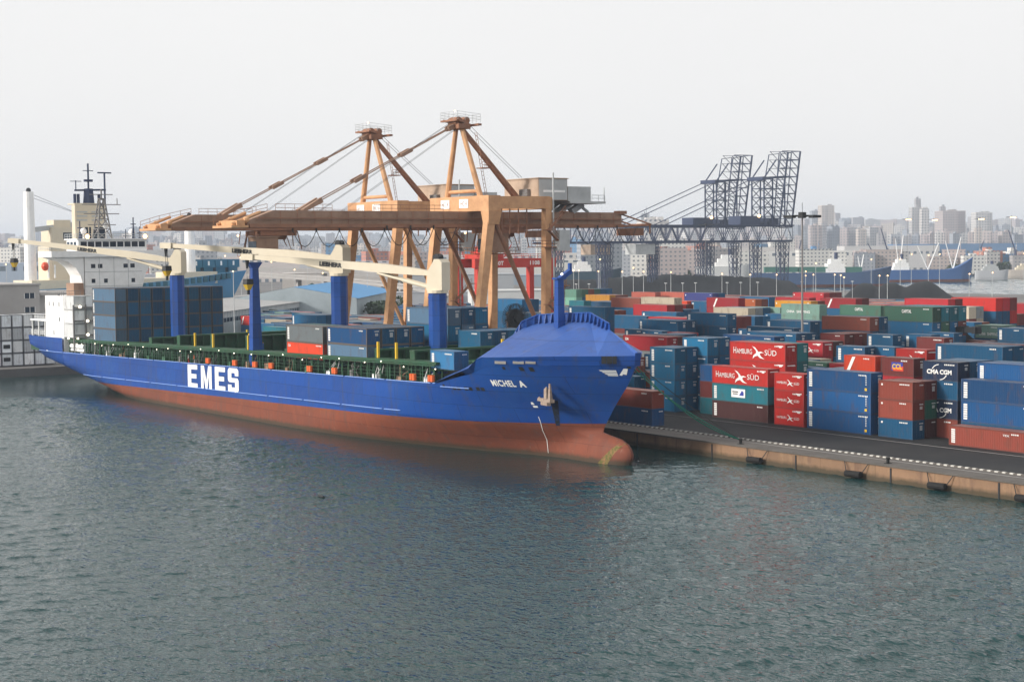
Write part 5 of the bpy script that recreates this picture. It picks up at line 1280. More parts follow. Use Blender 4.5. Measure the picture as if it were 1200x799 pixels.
def all_yard():
    """every container of the yard: (id, x, y, z, size, H, colour, tag, tier from bottom, tiers, row index)"""
    i = 0
    for (x, y, sz, H, n, rows, tg) in YARD:
        for j, cols in enumerate(rows):
            for k, c in enumerate(cols):
                yield (i, x, y+j*2.55, QZ+.01+k*H, sz, H, c, tg, k, n, j); i += 1
    feet = []
    for (x, y, sz, H, n, rows, tg) in YARD: feet.append((x, x+LEN[sz], y, y+len(rows)*2.55-.1))
    rf = random.Random(7)
    many = ['blue']*9+['royal']*3+['blue2']*2+['maroon','maroon','redbrown','crimson','green','sage','beige','brown','orangered','teal']
    far_ = ['blue']*3+['salmon']*2+['crimson','orangered','brown','brown','beige','green','maroon']
    def bear(x, y): d = -x*sin(A)+y*cos(A); return (x*cos(A)+y*sin(A))/d*1876+600
    y0 = 171.2
    while y0 < 432:
        for r_ in range(6):
            y = y0+r_*2.57; x = -470
            while x < -120:
                sz = rf.choice((40, 40, 20)); L = LEN[sz]; c_ = bear(x+L/2, y)
                if (690 < c_ < 1240 or (470 < c_ <= 690 and 205 < y < 330) or (300 < c_ <= 470 and x < -330 and y < 240)) and y < 432 \
                   and all(x+L <= a+.04 or x >= b-.04 or y+CW <= c+.04 or y >= d-.04 for a, b, c, d in feet) \
                   and not (-356 < x+L and x < -340 and 234 < y < 263) and not (-203.5 < x+L and x < -198 and 205.8 < y < 210.8) and not (-216 < x+L and x < -198 and 248 < y < 275):
                    n = rf.choice((2, 3)) if y < 190 else rf.choice((2, 3, 3, 3)); pal = far_ if y > 360 else many
                    for k in range(n): yield (i, x, y, QZ+.01+k*2.6, sz, 2.6, rf.choice(pal), 'fill', k, n, 0); i += 1
                x += L+.45
        y0 += 19.6
YID = {}
def build_yard():
    items = list(all_yard())
    vis = [t for t in items if VIS is None or t[0] in VIS]
    # ordinals for the labels: rows counted away from the quay, stacks counted from the left
    bands = sorted({round(t[2]/2.6) for t in vis}); bi = {b: n+1 for n, b in enumerate(bands)}
    order = {}
    for b in bands:
        xs = sorted({round(t[1], 1) for t in vis if round(t[2]/2.6) == b}); order[b] = {x: n+1 for n, x in enumerate(xs)}
    ordn = lambda n: {1:'first',2:'second',3:'third'}.get(n, '%dth' % n if n % 10 not in (1,2,3) or 10 < n % 100 < 14 else '%d%s' % (n, {1:'st',2:'nd',3:'rd'}[n % 10]))
    rnd = random.Random(11)
    for (i, x, y, z, sz, H, c, tg, k, n, j) in vis:
        near = sqrt(x*x+y*y) < 345 and (tg != 'fill' or VIS is not None)
        b = round(y/2.6)
        tier = ('only one' if n == 1 else 'top' if k == n-1 else 'bottom' if k == 0 else ordn(n-k)+' from top')
        lab = '%s %s container, %s, %s stack from left, %s yard row from quay' % (CNAME[c], 'long' if sz == 40 else 'short', tier, ordn(order[b][round(x,1)]), ordn(bi[b]))
        strip = None
        if c in ('blue','royal','blue2') and (tg.startswith('strip') or (tg == 'fill' and rnd.random() < .5)) and j == 0: strip = 'num' if tg == 'strip_num' else 'dash'
        if tg == 'CMA' and c == 'blue' and j == 0: strip = None
        r = container(x, y, z, sz, c, H-.012, lab, detail=near, door=rnd.random() < .45 or tg in ('E','strip_num'), strip=strip)
        YID[r.name] = i
        if j: continue
        topc = (k == n-1)
        if tg == 'HSC' and k >= 2 or tg == 'B' and k == 2 or tg == 'OA' and k == 1: logo_hs(r, True)
        elif tg == 'HSs' and c in ('red', 'crimson'): logo_hs(r, False)
        elif tg == 'diag' and topc: logo_diag(r)
        elif tg == 'CCL' and topc:
            side_polys(r, [[(2.0,.75),(4.1,.75),(4.1,1.95),(2.0,1.95)]], 'ccl_blue', 'logo_ground'); side_polys(r, [[(2.4,.68),(4.2,.68),(4.2,1.4),(2.0,1.1)]], 'ccl_red', 'logo_ground', -.007)
            o = MB(); X, Y_, Z = r.location; put_text(o, 'CCL', lambda a, b_: (X+2.15+1.8*a, Y_-.014, Z+.95+.75*b_), 1, .03); o.build('lettering', M['yellow'], r)
        elif tg == 'CMA' and c == 'navy':
            side_text(r, 'CMA CGM', .75, 5.0, .85, 1.5, bold=.04)
            arc = lambda cx, cy, R, a0, a1, w_: [(cx+(R+w_/2*s_)*cos(a), cy+(R+w_/2*s_)*sin(a)*.8) for s_, aa in ((1, [a0+(a1-a0)*q/8 for q in range(9)]), (-1, [a1-(a1-a0)*q/8 for q in range(9)])) for a in aa]
            side_polys(r, [arc(2.9,1.15,1.3,1.65,2.75,.14), arc(2.9,1.15,1.3,-1.5,-.4,.14)], 'mark', 'arc_emblem')
        elif tg == 'CAP' and topc: side_text(r, 'CAPITAL', 4.6, 7.0, H-1.25, H-.6, bold=.02)
        elif tg == 'CHINA' and topc: side_text(r, 'CHINA', 1.8 if sz == 40 else .9, 4.3 if sz == 40 else 2.5, .55, 1.15); side_text(r, 'SHIPPING', 5.0 if sz == 40 else 2.9, 9.2 if sz == 40 else 5.4, .55, 1.15)
        elif tg == 'OA' and topc: side_text(r, 'OA', .6, 1.6, H-.95, H-.45, bold=.03)
        elif tg == 'B' and k == 1:
            side_polys(r, [[(4.3,.75),(7.3,.75),(7.3,2.05),(4.3,2.05)]], 'letter', 'white_sign'); side_polys(r, [[(6.0,1.05),(7.0,1.05),(7.0,1.6),(6.6,1.85)]], 'ccl_blue', 'sign_emblem', -.008)
            side_polys(r, [[(4.5,1.5),(5.8,1.5),(5.8,1.68),(4.5,1.68)],[(4.6,1.2),(5.7,1.2),(5.7,1.35),(4.6,1.35)]], 'dark', 'sign_lines', -.008); mark_strip(r)
        elif tg == 'B' and k == 0: mark_strip(r)
        elif tg == 'G': side_text(r, 'TEX', 8.6, 9.6, H-.75, H-.5); mark_strip(r)
        elif tg == 'E': side_polys(r, [[(.5,H-.7),(.8,H-.7),(.8,H-.45),(.5,H-.45)]], 'mark', 'code_marking')
        elif tg == '' and c not in ('blue','royal') and sz == 40 and rnd.random() < .5: side_polys(r, [[(.4,H-.9),(.75,H-.9),(.75,H-.5),(.4,H-.5)],[(L_-1.2,H-.6) if 0 else (11.0,H-.6),(11.6,H-.6),(11.6,H-.45),(11.0,H-.45)]], 'mark', 'code_marking')
    # the rest, packed behind and below, as one mass
    rest = [] if VIS is None else [t for t in items if t[0] not in VIS]
    if rest:
        mb = MB(); cols = []
        for (i, x, y, z, sz, H, c, tg, k, n, j) in rest:
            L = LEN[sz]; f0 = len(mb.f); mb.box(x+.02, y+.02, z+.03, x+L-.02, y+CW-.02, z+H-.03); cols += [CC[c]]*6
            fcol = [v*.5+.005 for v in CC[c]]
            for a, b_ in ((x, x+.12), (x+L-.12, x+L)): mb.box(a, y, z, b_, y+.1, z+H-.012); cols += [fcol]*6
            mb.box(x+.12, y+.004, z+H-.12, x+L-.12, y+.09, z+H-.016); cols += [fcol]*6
        o = mb.build('container_stacks', M['paint_mix']); at = o.data.color_attributes.new('paint', 'FLOAT_COLOR', 'CORNER')
        buf = []
        for p, cc in zip(o.data.polygons, cols):
            for _ in range(p.loop_total): buf += [*cc, 1]
        at.data.foreach_set('color', buf); tag(o, kind='stuff')
        o['label'] = 'closely packed multicoloured containers filling the yard behind and below the others'; o['category'] = 'container stacks'
M['ccl_blue'] = mat('ccl_blue', (.03,.05,.30), .6); M['ccl_red'] = mat('ccl_red', (.55,.06,.03), .6)
build_yard()
# black reach-stacker boom above the stacks at the right
def stacker():
    X, Y = -205.5, 262.0; r = empty('reach_stacker', (X, Y, QZ)); tag(r, 'black spreader of a container handler showing above stacks at right edge', 'container handler')
    m = MB(); m.beam((X-3.5,Y-9,11.9),(X+8.5,Y-9,11.9),1.0,1.1); 
    for x in (-3.4,-.2): m.box(X+x,Y-10.2,11.2,X+x+1.3,Y-7.8,13.4)
    for x in (4.5,7.5): m.box(X+x,Y-10,11.2,X+x+.8,Y-8,12.6)
    m.build('spreader', M['dark'], r)
    m = MB(); m.beam((X+2,Y-9,12.4),(X+4,Y+3,4.5),1.1,1.3); m.build('boom', M['dark'], r)
    m = MB(); m.box(X+1.6,Y+2,QZ+1,X+5.4,Y+10,QZ+3.2); m.box(X+2.0,Y+3,QZ+3.2,X+3.6,Y+5,QZ+5); m.build('chassis', M['dark'], r)
    for dy in (3,8.5):
        for dx in (1.3,4.9): m = MB(); m.tube((X+dx,Y+dy,QZ+.9),(X+dx+.8,Y+dy,QZ+.9),.9,12); m.build('wheel', M['rubber'], r)
stacker()
M['polegrey'] = mat('polegrey', (.20,.19,.19), .6)
# floodlight masts
def mast(x, y, h, label, n=4, w_=2.6, dark=True):
    r = empty('floodlight_mast', (x, y, QZ)); tag(r, label, 'light mast', 'floodlight masts around the port')
    m = MB(); m.tube((x,y,QZ),(x,y,QZ+h),.26,8,.13); m.build('pole', M['polegrey'], r)
    m = MB(); m.tube((x,y,QZ+h-.3),(x,y,QZ+h),w_*.55,12); m.tube((x,y,QZ+h),(x,y,QZ+h+.5),.7,8)
    for i in range(8): a = 2*pi*i/8; m.box(x+w_*cos(a)-.5,y+w_*sin(a)-.5,QZ+h-.5,x+w_*cos(a)+.5,y+w_*sin(a)+.5,QZ+h-.05); m.beam((x,y,QZ+h-.2),(x+w_*cos(a),y+w_*sin(a),QZ+h-.2),.12,.12)
    m.tube((x,y,QZ+h),(x,y,QZ+h+2.2),.06,4)
    m.build('lamp_ring', M['dark'], r); return r
# ------------------------------------------------------------------ surroundings
def at(px, py, D):
    """world point at depth D (metres along the view axis) seen at photo position px, py"""
    U = px-600; V = py-399.5; c, s = cos(ROL), sin(ROL); u = U*c-V*s; v = U*s+V*c
    return Vector((0,0,CAMZ)) + (vF+vR*(u/1876)-vU*(v/1876))*D
def gat(px, D): p = at(px, 300, D); return Vector((p.x, p.y, 0))
DIRX = vR; DIRD = vF0            # picture-right and away, on the ground
def terr(D): return QZ+max(0, D-2400)*.012
# rising ground under the city
mb = MB(); nA, Ds = 40, [2350,2400,2700,3000,3500,4200,5200,6500,8500]
vs = []
for D in Ds:
    for i in range(nA+1):
        t = -1.0+2.0*i/nA; p = vF0*D + vR*(D*t*.9); vs.append((p.x, p.y, terr(D)+ (.02 if D > 2350 else -1)))
fs = [(j*(nA+1)+i, j*(nA+1)+i+1, (j+1)*(nA+1)+i+1, (j+1)*(nA+1)+i) for j in range(len(Ds)-1) for i in range(nA)]
mb.mesh(vs, fs); tag(mb.build('terrain', M['ground']), kind='structure')
def facade(name, col, win=(.11,.13,.16), pu=6.4, pv=6.0, fu=.45, fv=.5, rough=.8, obj=True):
    m = bpy.data.materials.new(name); m.use_nodes = True; nt = m.node_tree; N = nt.nodes; L = nt.links; b = N['Principled BSDF']; b.inputs['Roughness'].default_value = rough
    b.inputs['Specular IOR Level'].default_value = .2
    tc = N.new('ShaderNodeTexCoord'); sp = N.new('ShaderNodeSeparateXYZ'); L.new(tc.outputs['Object'], sp.inputs[0])
    def mth(op, a, b_=None):
        n = N.new('ShaderNodeMath'); n.operation = op
        for i, v in enumerate((a, b_)):
            if v is None: continue
            if isinstance(v, (int, float)): n.inputs[i].default_value = v
            else: L.new(v, n.inputs[i])
        return n.outputs[0]
    u = mth('ADD', sp.outputs[0], sp.outputs[1])
    oi = N.new('ShaderNodeObjectInfo')
    su = mth('LESS_THAN', mth('FRACT', mth('ADD', mth('DIVIDE', u, pu), oi.outputs['Random'])), fu); sv = mth('LESS_THAN', mth('FRACT', mth('DIVIDE', sp.outputs[2], pv)), fv)
    geo = N.new('ShaderNodeNewGeometry'); sn = N.new('ShaderNodeSeparateXYZ'); L.new(geo.outputs['Normal'], sn.inputs[0])
    flat = mth('LESS_THAN', sn.outputs[2], .5)
    nz = N.new('ShaderNodeTexNoise'); nz.inputs['Scale'].default_value = .09; nz.inputs['Detail'].default_value = 3; L.new(tc.outputs['Object'], nz.inputs[0])
    k = mth('MULTIPLY', mth('MULTIPLY', su, sv), flat)
    base = N.new('ShaderNodeMix'); base.data_type = 'RGBA'; base.inputs[0].default_value = .5
    if obj: L.new(oi.outputs['Color'], base.inputs[6])
    else: base.inputs[6].default_value = (*col, 1)
    if obj: L.new(oi.outputs['Color'], base.inputs[7])
    else: base.inputs[7].default_value = (*[c*.75 for c in col], 1)
    L.new(nz.outputs[0], base.inputs[0])
    mi = N.new('ShaderNodeMix'); mi.data_type = 'RGBA'; mi.inputs[7].default_value = (*win, 1); L.new(k, mi.inputs[0]); L.new(base.outputs[2], mi.inputs[6]); L.new(mi.outputs[2], b.inputs['Base Color'])
    return m
M['facade'] = facade('city_facade', None)
M['facade_low'] = facade('harbour_facade', None, win=(.16,.18,.20), pu=3.4, pv=3.2, fu=.45, fv=.4)
M['shedwall'] = facade('shed_wall', None, win=(.12,.15,.18), pu=6.4, pv=17, fu=.5, fv=.16)
rc = random.Random(21)
def building(name, px, wpx, pytop, D, depth=None, col=(.4,.38,.36), label='', cat='building', group=None, base=None, m='facade', rot=None, extras=True, z1=None):
    w_ = wpx*D/1876; c = gat(px, D); b = terr(D) if base is None else base
    zt = z1 if z1 is not None else at(px, pytop, D).z
    h = max(2.5, zt-b); dp = depth or w_*rc.uniform(.7, 1.2)
    mb = MB(); mb.box(-w_/2, -dp/2, -.5, w_/2, dp/2, h)
    if extras and h > 12:
        for _ in range(rc.randint(1, 3)):
            a = rc.uniform(-.35,.25)*w_; d = rc.uniform(-.35,.2)*dp; s_ = rc.uniform(.12,.3)*w_; mb.box(a, d, h, a+s_, d+s_, h+rc.uniform(1.8,4.5))
        if rc.random() < .5: mb.box(-w_/2-.9, -dp/2-1.0, 4, -w_/6, -dp/2-.001, h-3)
        if rc.random() < .4: mb.tube((w_*.2, 0, h), (w_*.2, 0, h+rc.uniform(5,9)), .25, 4)
        n = int(h/3.1)
        if rc.random() < .35:
            for k in range(1, n): mb.box(w_*.12, -dp/2-1.3, k*3.1, w_*.42, -dp/2-.001, k*3.1+1.0)
    o = mb.build(name, M[m]); o.location = (c.x, c.y, b); a = atan2(vR.y, vR.x); o.rotation_euler = (0, 0, a+(rc.uniform(-.5,.5) if rot is None else rot)); o.color = (*col, 1)
    tag(o, label, cat, group); return o
# --- city skyline
SKY = [(-60,272),(0,274),(30,276),(60,272),(130,268),(175,266),(250,270),(300,272),(400,274),(500,274),(560,270),(600,266),(650,263),(700,261),(750,261),(800,266),(850,266),(900,261),(935,258),(950,252),(965,248),(985,252),(1010,254),(1040,256),(1060,259),(1100,256),(1130,256),(1150,254),(1170,257),(1200,257),(1260,256)]
TONES = [(.44,.43,.42),(.36,.34,.34),(.50,.44,.39),(.42,.36,.34),(.32,.34,.37),(.56,.54,.52),(.42,.36,.35),(.27,.29,.33)]
TN = ['pale grey','brownish grey','sandy','dull pink','cool grey','off-white','reddish grey','dark grey']
def ordw(n): return {1:'first',2:'second',3:'third'}.get(n, '%dth' % n if n % 10 not in (1,2,3) or 10 < n % 100 < 14 else '%d%s' % (n, {1:'st',2:'nd',3:'rd'}[n % 10]))
for row, (D, dy, wlo, whi, rn_) in enumerate([(5400, 1.5, 9, 20, 'rear'), (4300, 8, 8, 16, 'middle'), (3400, 15, 7, 14, 'front')]):
    px = -45; n = 1
    while px < 1245:
        w_ = rc.uniform(wlo, whi); t = rc.randrange(8)
        y = interp(SKY, px+w_/2)+dy+rc.uniform(-3.0, 3.5)
        building('apartment_block', px+w_/2, w_*.98, y, D+rc.uniform(-200,200), col=TONES[t], label='hazy %s apartment block, %s from left in the %s row of the city' % (TN[t], ordw(n), rn_), group='apartment blocks of the hazy city')
        px += w_*rc.uniform(.9, 1.15); n += 1
for px, w_, y, D, t, lab in [(1073,13,243,3565,0,'tall slim apartment tower standing highest on the right skyline'), (1075,6,233,3572,1,'narrow stepped top storeys of the tall skyline tower'), (1083,9,245,3549,5,'lower balconied wing right of the tall skyline tower'),
                   (968,15,241,4030,2,'tall cluster block highest in the skyline behind the lamp mast'), (956,12,247,4061,4,'blue-grey block left of the tall cluster block on the skyline'), (1113,27,247.5,3875,3,'broad dark reddish tower block right of the tall slim tower'), (1104,6,242,3890,1,'narrow lift tower on the broad reddish block'),
                   (1150,20,249,3797,5,'stepped pale building with rounded roof on the right skyline'), (765,32,258,2100,5,'long white office block over the far lattice crane\'s girder'), (756,9,250.5,2110,4,'small blue sign-topped block above the white office block')]:
    building('tower_block', px, w_, y, D, col=TONES[t], label=lab, group=None, rot=.1)
# --- far port sheds, trees and small structures in front of the city
n = 0
for px, w_, yt, D, col, lab in [(780,90,297,1500,(.62,.62,.60),'long white port shed with dark windows behind the lattice crane legs'), (960,130,294,1560,(.60,.60,.58),'long white port shed with dark windows behind the blue cargo ship'), (1040,110,288,1680,(.50,.50,.50),'pale grey port shed behind the white shed on the right'),
                   (1130,170,285.5,1720,(.13,.22,.36),'long low blue-roofed shed below the right skyline'), (870,110,290,1680,(.52,.50,.48),'pale flat shed behind the left legs of the lattice crane'), (700,80,296,1600,(.55,.53,.50),'pale shed behind the hanging festoon cables'),
                   (430,150,306,1250,(.42,.43,.45),'long grey port shed beyond the orange crane legs'), (240,110,288,1500,(.42,.44,.47),'grey shed far behind the blue moored ship'), (560,130,298,1450,(.50,.50,.50),'pale port shed seen between orange crane legs'), (20,90,308,900,(.30,.36,.44),'blue-grey warehouse with rows of windows at far left'), (330,120,300,1400,(.50,.46,.44),'pinkish port building above the elevated road'), (650,60,305,1100,(.55,.55,.52),'small white building with two windows right of the red crane')]:
    building('port_shed', px, w_, yt, D, depth=40, col=col, label=lab, base=QZ, m='shedwall', rot=.0, extras=False)
def clump(mb, c, r, n, leaf, rnd):
    for _ in range(n):
        th = rnd.uniform(0, 2*pi); z = rnd.uniform(-.6, 1); rr_ = r*rnd.uniform(.45, 1.05)*sqrt(max(0,1-z*z*.8)); p = Vector((c[0]+rr_*cos(th), c[1]+rr_*sin(th), c[2]+z*r*.75))
        a = Vector((rnd.uniform(-1,1), rnd.uniform(-1,1), rnd.uniform(-1,1))).normalized()*leaf; b_ = Vector((rnd.uniform(-1,1), rnd.uniform(-1,1), rnd.uniform(-1,1))).normalized()*leaf; mb.face([p-a, p-b_, p+a, p+b_])
def tree(px, D, h, r, label, group='trees around the port'):
    c = gat(px, D); o = empty('tree', (c.x, c.y, QZ)); tag(o, label, 'tree', group)
    t = MB(); t.tube((c.x,c.y,QZ), (c.x,c.y,QZ+h*.5), r*.07, 6, r*.04); t.build('trunk', M['trunk'], o)
    m = MB(); rn = random.Random(int(px*7+D))
    for k in range(7): a = rn.uniform(0, 2*pi); q = r*rn.uniform(.1,.65); clump(m, (c.x+q*cos(a), c.y+q*sin(a), QZ+h*rn.uniform(.45,.85)), r*.5, 130, r*.085, rn)
    m.build('crown', M['leaf'], o)
tn = 1
for px, D, h, r in [(690,1500,18,16),(660,1450,13,11),(975,1480,15,11),(1010,1500,8,7),(1030,1490,9,7),(1045,1480,8,6),(1100,1500,9,9),(1130,1500,10,10),(1160,1490,11,11),(1190,1480,10,10),(1120,1440,8,8),(1175,1440,8,9),(800,1300,8,7),(480,900,9,9),(465,905,8,8),(452,560,9,7),(445,562,8,6)]:
    tree(px, D, h, r, '%s bushy tree from the left along the hazy port shore' % ordw(tn) if D > 700 else ('bushy tree beside the blue-roofed warehouse, ' + ('right one' if tn == 16 else 'left one'))); tn += 1
# dense scrub and dark bank beyond the yard
def bank(name, label, px0, px1, D, ytab, depth, m, rough_=1.2, kind=None, seed=1):
    rn = random.Random(seed); n = int((px1-px0)/3); mb = MB(); rows = 9; vs = []
    for j in range(rows):
        s_ = j/(rows-1); prof = sin(pi*s_)**.9
        for i in range(n+1):
            px = px0+(px1-px0)*i/n; base = gat(px, D+depth*s_); hz = at(px, interp(ytab, px), D+depth/2).z-QZ
            vs.append((base.x, base.y, QZ-.1+max(0, hz)*prof+(rn.uniform(-rough_, rough_) if 0 < j < rows-1 else 0)*min(1, hz/6)))
    fs = [(j*(n+1)+i, j*(n+1)+i+1, (j+1)*(n+1)+i+1, (j+1)*(n+1)+i) for j in range(rows-1) for i in range(n)]
    mb.mesh(vs, fs); o = mb.build(name, m, smooth=True); tag(o, label, kind=kind, cat='heap' if not kind else None); return o
bank('coal_stockpile', 'long dark flat-topped coal stockpile beyond the container yard', 640, 944, 860, [(640,328),(690,327),(740,324),(790,321.5),(850,323),(905,326),(930,331),(944,345)], 110, M['coal'], .5)
bank('coal_heap', 'black coal heap with three humps before the bay at right', 982, 1120, 745, [(982,351),(992,345),(1002,335),(1012,331),(1020,332),(1029,337),(1038,332),(1048,330.5),(1060,336.5),(1072,332),(1082,328.5),(1090,329.5),(1098,334),(1108,342),(1117,348),(1120,350)], 60, M['coal'], .25, seed=3)
g = MB(); rn = random.Random(9)
for i in range(130):
    px = rn.uniform(742, 1062)
    if 945 < px < 975: continue
    D = rn.uniform(640, 690); c = gat(px, D); r_ = rn.uniform(1.0, 2.3); clump(g, (c.x, c.y, QZ+r_*.6), r_, 26, .5, rn)
o = g.build('scrub', M['leaf']); tag(o, kind='stuff'); o['label'] = 'low green scrub along the far edge of the container yard'; o['category'] = 'scrub'
# --- truss cranes
def truss(mb, a, b, w_, h, n, r, up=Vector((0,0,1))):
    a = Vector(a); b = Vector(b); d = (b-a).normalized(); s = d.cross(up).normalized(); u = s.cross(d).normalized()
    C = [s*(w_/2)+u*(h/2), -s*(w_/2)+u*(h/2), -s*(w_/2)-u*(h/2), s*(w_/2)-u*(h/2)]
    for c in C: mb.beam(a+c, b+c, r*1.7)
    for k in range(n+1):
        p = a.lerp(b, k/n)
        for i in range(4): mb.beam(p+C[i], p+C[(i+1)%4], r)
        if k < n:
            q = a.lerp(b, (k+.5)/n); e = a.lerp(b, (k+1)/n)
            mb.beam(p+C[3], q+C[0], r*1.2); mb.beam(q+C[0], e+C[3], r*1.2); mb.beam(p+C[2], q+C[1], r*1.2); mb.beam(q+C[1], e+C[2], r*1.2)
            mb.beam(p+C[0], e+C[1], r*.8)
def taper_tower(mb, a, b, w0, w1, n, r): 
    a = Vector(a); b = Vector(b); ex = Vector((1,0,0)); ey = Vector((0,1,0)); c = [(-1,-1),(1,-1),(1,1),(-1,1)]
    for k in range(n):
        pa = a.lerp(b, k/n); pb = a.lerp(b, (k+1)/n); wa = w0+(w1-w0)*k/n; wb = w0+(w1-w0)*(k+1)/n
        for i in range(4):
            j = (i+1)%4; A_ = pa+ex*c[i][0]*wa/2+ey*c[i][1]*wa/2; B_ = pb+ex*c[i][0]*wb/2+ey*c[i][1]*wb/2; D_ = pb+ex*c[j][0]*wb/2+ey*c[j][1]*wb/2; E_ = pa+ex*c[j][0]*wa/2+ey*c[j][1]*wa/2
            mb.beam(A_, B_, r*1.6); mb.beam(A_, D_, r); mb.beam(E_, B_, r); mb.beam(B_, D_, r)
def bridge_crane(X, Yw, label, side):
    MB.k = .72
    r = empty('lattice_crane', (X, Yw-10, QZ)); tag(r, label, 'lattice crane', 'dark lattice cranes beyond the yard')
    zb, zt = 31.5, 40.5; yL = Yw-150
    m = MB(); truss(m, (X, yL, (zb+zt)/2), (X, Yw+4, (zb+zt)/2), 11, zt-zb-.8, 17, .28); m.box(X-5.6, yL, zb-.7, X-4.6, Yw+4, zb+.3); m.box(X+4.6, yL, zb-.7, X+5.6, Yw+4, zb+.3); m.box(X-6, yL, zt-.3, X-5.2, Yw+5, zt+.4); m.box(X+5.2, yL, zt-.3, X+6, Yw+5, zt+.4)
    m.build('girder', M['truss'], r)
    for y, x in ((Yw+1, X+1.2), (Yw+1, X-1.2), (Yw-21, X+1.2), (Yw-21, X-1.2)):
        m = MB(); taper_tower(m, (x+(.6 if x > X else -.6), y, QZ), (x, y, zb), 2.6, 4.6 if y > Yw-5 else 4.0, 8, .30); m.box(x-3,y-3,QZ,x+3,y+3,QZ+2); m.build('lattice_leg', M['truss'], r)
    for y in (yL+10, yL+46, yL+82):
        m = MB(); taper_tower(m, (X+2.2, y, QZ), (X+1.5, y, zb), 1.8, 2.6, 7, .22); m.build('lattice_leg', M['truss'], r); m = MB(); taper_tower(m, (X-2.2, y+7, QZ), (X-1.5, y+7, zb), 1.8, 2.6, 7, .22); m.build('lattice_leg', M['truss'], r)
    # tower over the end of the girder
    m = MB()
    for x in (X-5, X+5):
        for y in (Yw-19, Yw-12, Yw-2): m.beam((x, y, zt), (x, y, 68), .9, .9)
        for k in range(5):
            z = zt+k*5.4
            m.beam((x,Yw-19,z),(x,Yw-12,z+5.4),.5); m.beam((x,Yw-12,z),(x,Yw-19,z+5.4),.5); m.beam((x,Yw-12,z+5.4),(x,Yw-2,z),.45); m.beam((x,Yw-19,z),(x,Yw-2,z),.55)
    for y in (Yw-19, Yw-12, Yw-2):
        for k in range(6): m.beam((X-5,y,zt+k*5.4),(X+5,y,zt+k*5.4),.5); 
    m.beam((X-5.5,Yw-20,68),(X-5.5,Yw-1,69),1.3,1.8); m.beam((X+5.5,Yw-20,68),(X+5.5,Yw-1,69),1.3,1.8); m.box(X-6.5,Yw-21.5,66.5,X+6.5,Yw-19,68.8)
    m.beam((X-5,Yw-19,68),(X-5,Yw-9,79),.8,.8); m.beam((X+5,Yw-19,68),(X+5,Yw-9,79),.8,.8)
    m.build('portal_tower', M['truss'], r)
    # luffed boom standing almost upright
    m = MB(); a = Vector((X, Yw+1.5, zt-1)); b_ = Vector((X, Yw+7.5, 84.3)); n = 9
    for x in (-5, 5):
        m.beam(a+Vector((x,2,0)), b_+Vector((x,3.5,0)), 1.3, .9); m.beam(a+Vector((x,-3,0)), b_+Vector((x,-4,-1)), .7, .6); m.beam(b_+Vector((x,-4,-1)), b_+Vector((x,-12.5,-2)), .5, .5)
        for k in range(n):
            p = a.lerp(b_, k/n); q = a.lerp(b_, (k+1)/n); m.beam(p+Vector((x,2+1.5*k/n,0)), q+Vector((x,-3-1*(k+1)/n,0)), .5); m.beam(q+Vector((x,2+1.5*(k+1)/n,0)), q+Vector((x,-3-1*(k+1)/n,0)), .5)
            if k >= 5: m.beam(q+Vector((x,-4,0)), q+Vector((x,-11.5,0)), .35); m.beam(p+Vector((x,-4,0)), q+Vector((x,-11.5,0)), .35)
        m.beam(b_+Vector((x,-12.5,-2)), a.lerp(b_, .52)+Vector((x,-14,0)), .6)
    for k in range(n+1): q = a.lerp(b_, k/n); m.beam(q+Vector((-5,2.2+1.5*k/n,0)), q+Vector((5,2.2+1.5*k/n,0)), .45 if k % 2 else .9); m.beam(q+Vector((-5,-4,0)), q+Vector((5,-4,0)), .4)
    m.build('raised_boom', M['truss'], r)
    m = MB(); m.box(X-5,Yw-38,zt+.5,X+5,Yw-22,zt+5.5); m.box(X-4,Yw-15,zt+.5,X+4,Yw-6,zt+4.5); m.build('machinery_house', M['truss'], r)
    for dy in (84,):
        m = MB(); m.beam((X-5,Yw-20,67.5),(X-5,Yw-20-dy+ (8 if dy>80 else 0),zt),.55,.55); m.beam((X+5,Yw-20,67.5),(X+5,Yw-20-dy+(8 if dy > 80 else 0),zt),.55,.55); m.build('backstay', M['truss'], r)
    m = MB(); m.box(X-5, yL+34, zb-7, X+4, yL+48, zb-1.2); m.build('trolley_cab', M['housegrey'] if side else M['house'], r)
    m = MB(); m.ball((X+6, Yw-24, 46), .9, 8, 5); m.build('work_light', M['lamp'], r)
bridge_crane(-678, 686.5, 'nearer dark lattice crane with upright boom, rightmost of the two', True)
bridge_crane(-722, 690, 'farther dark lattice crane with upright boom, left of its twin', False); MB.k = 1.0
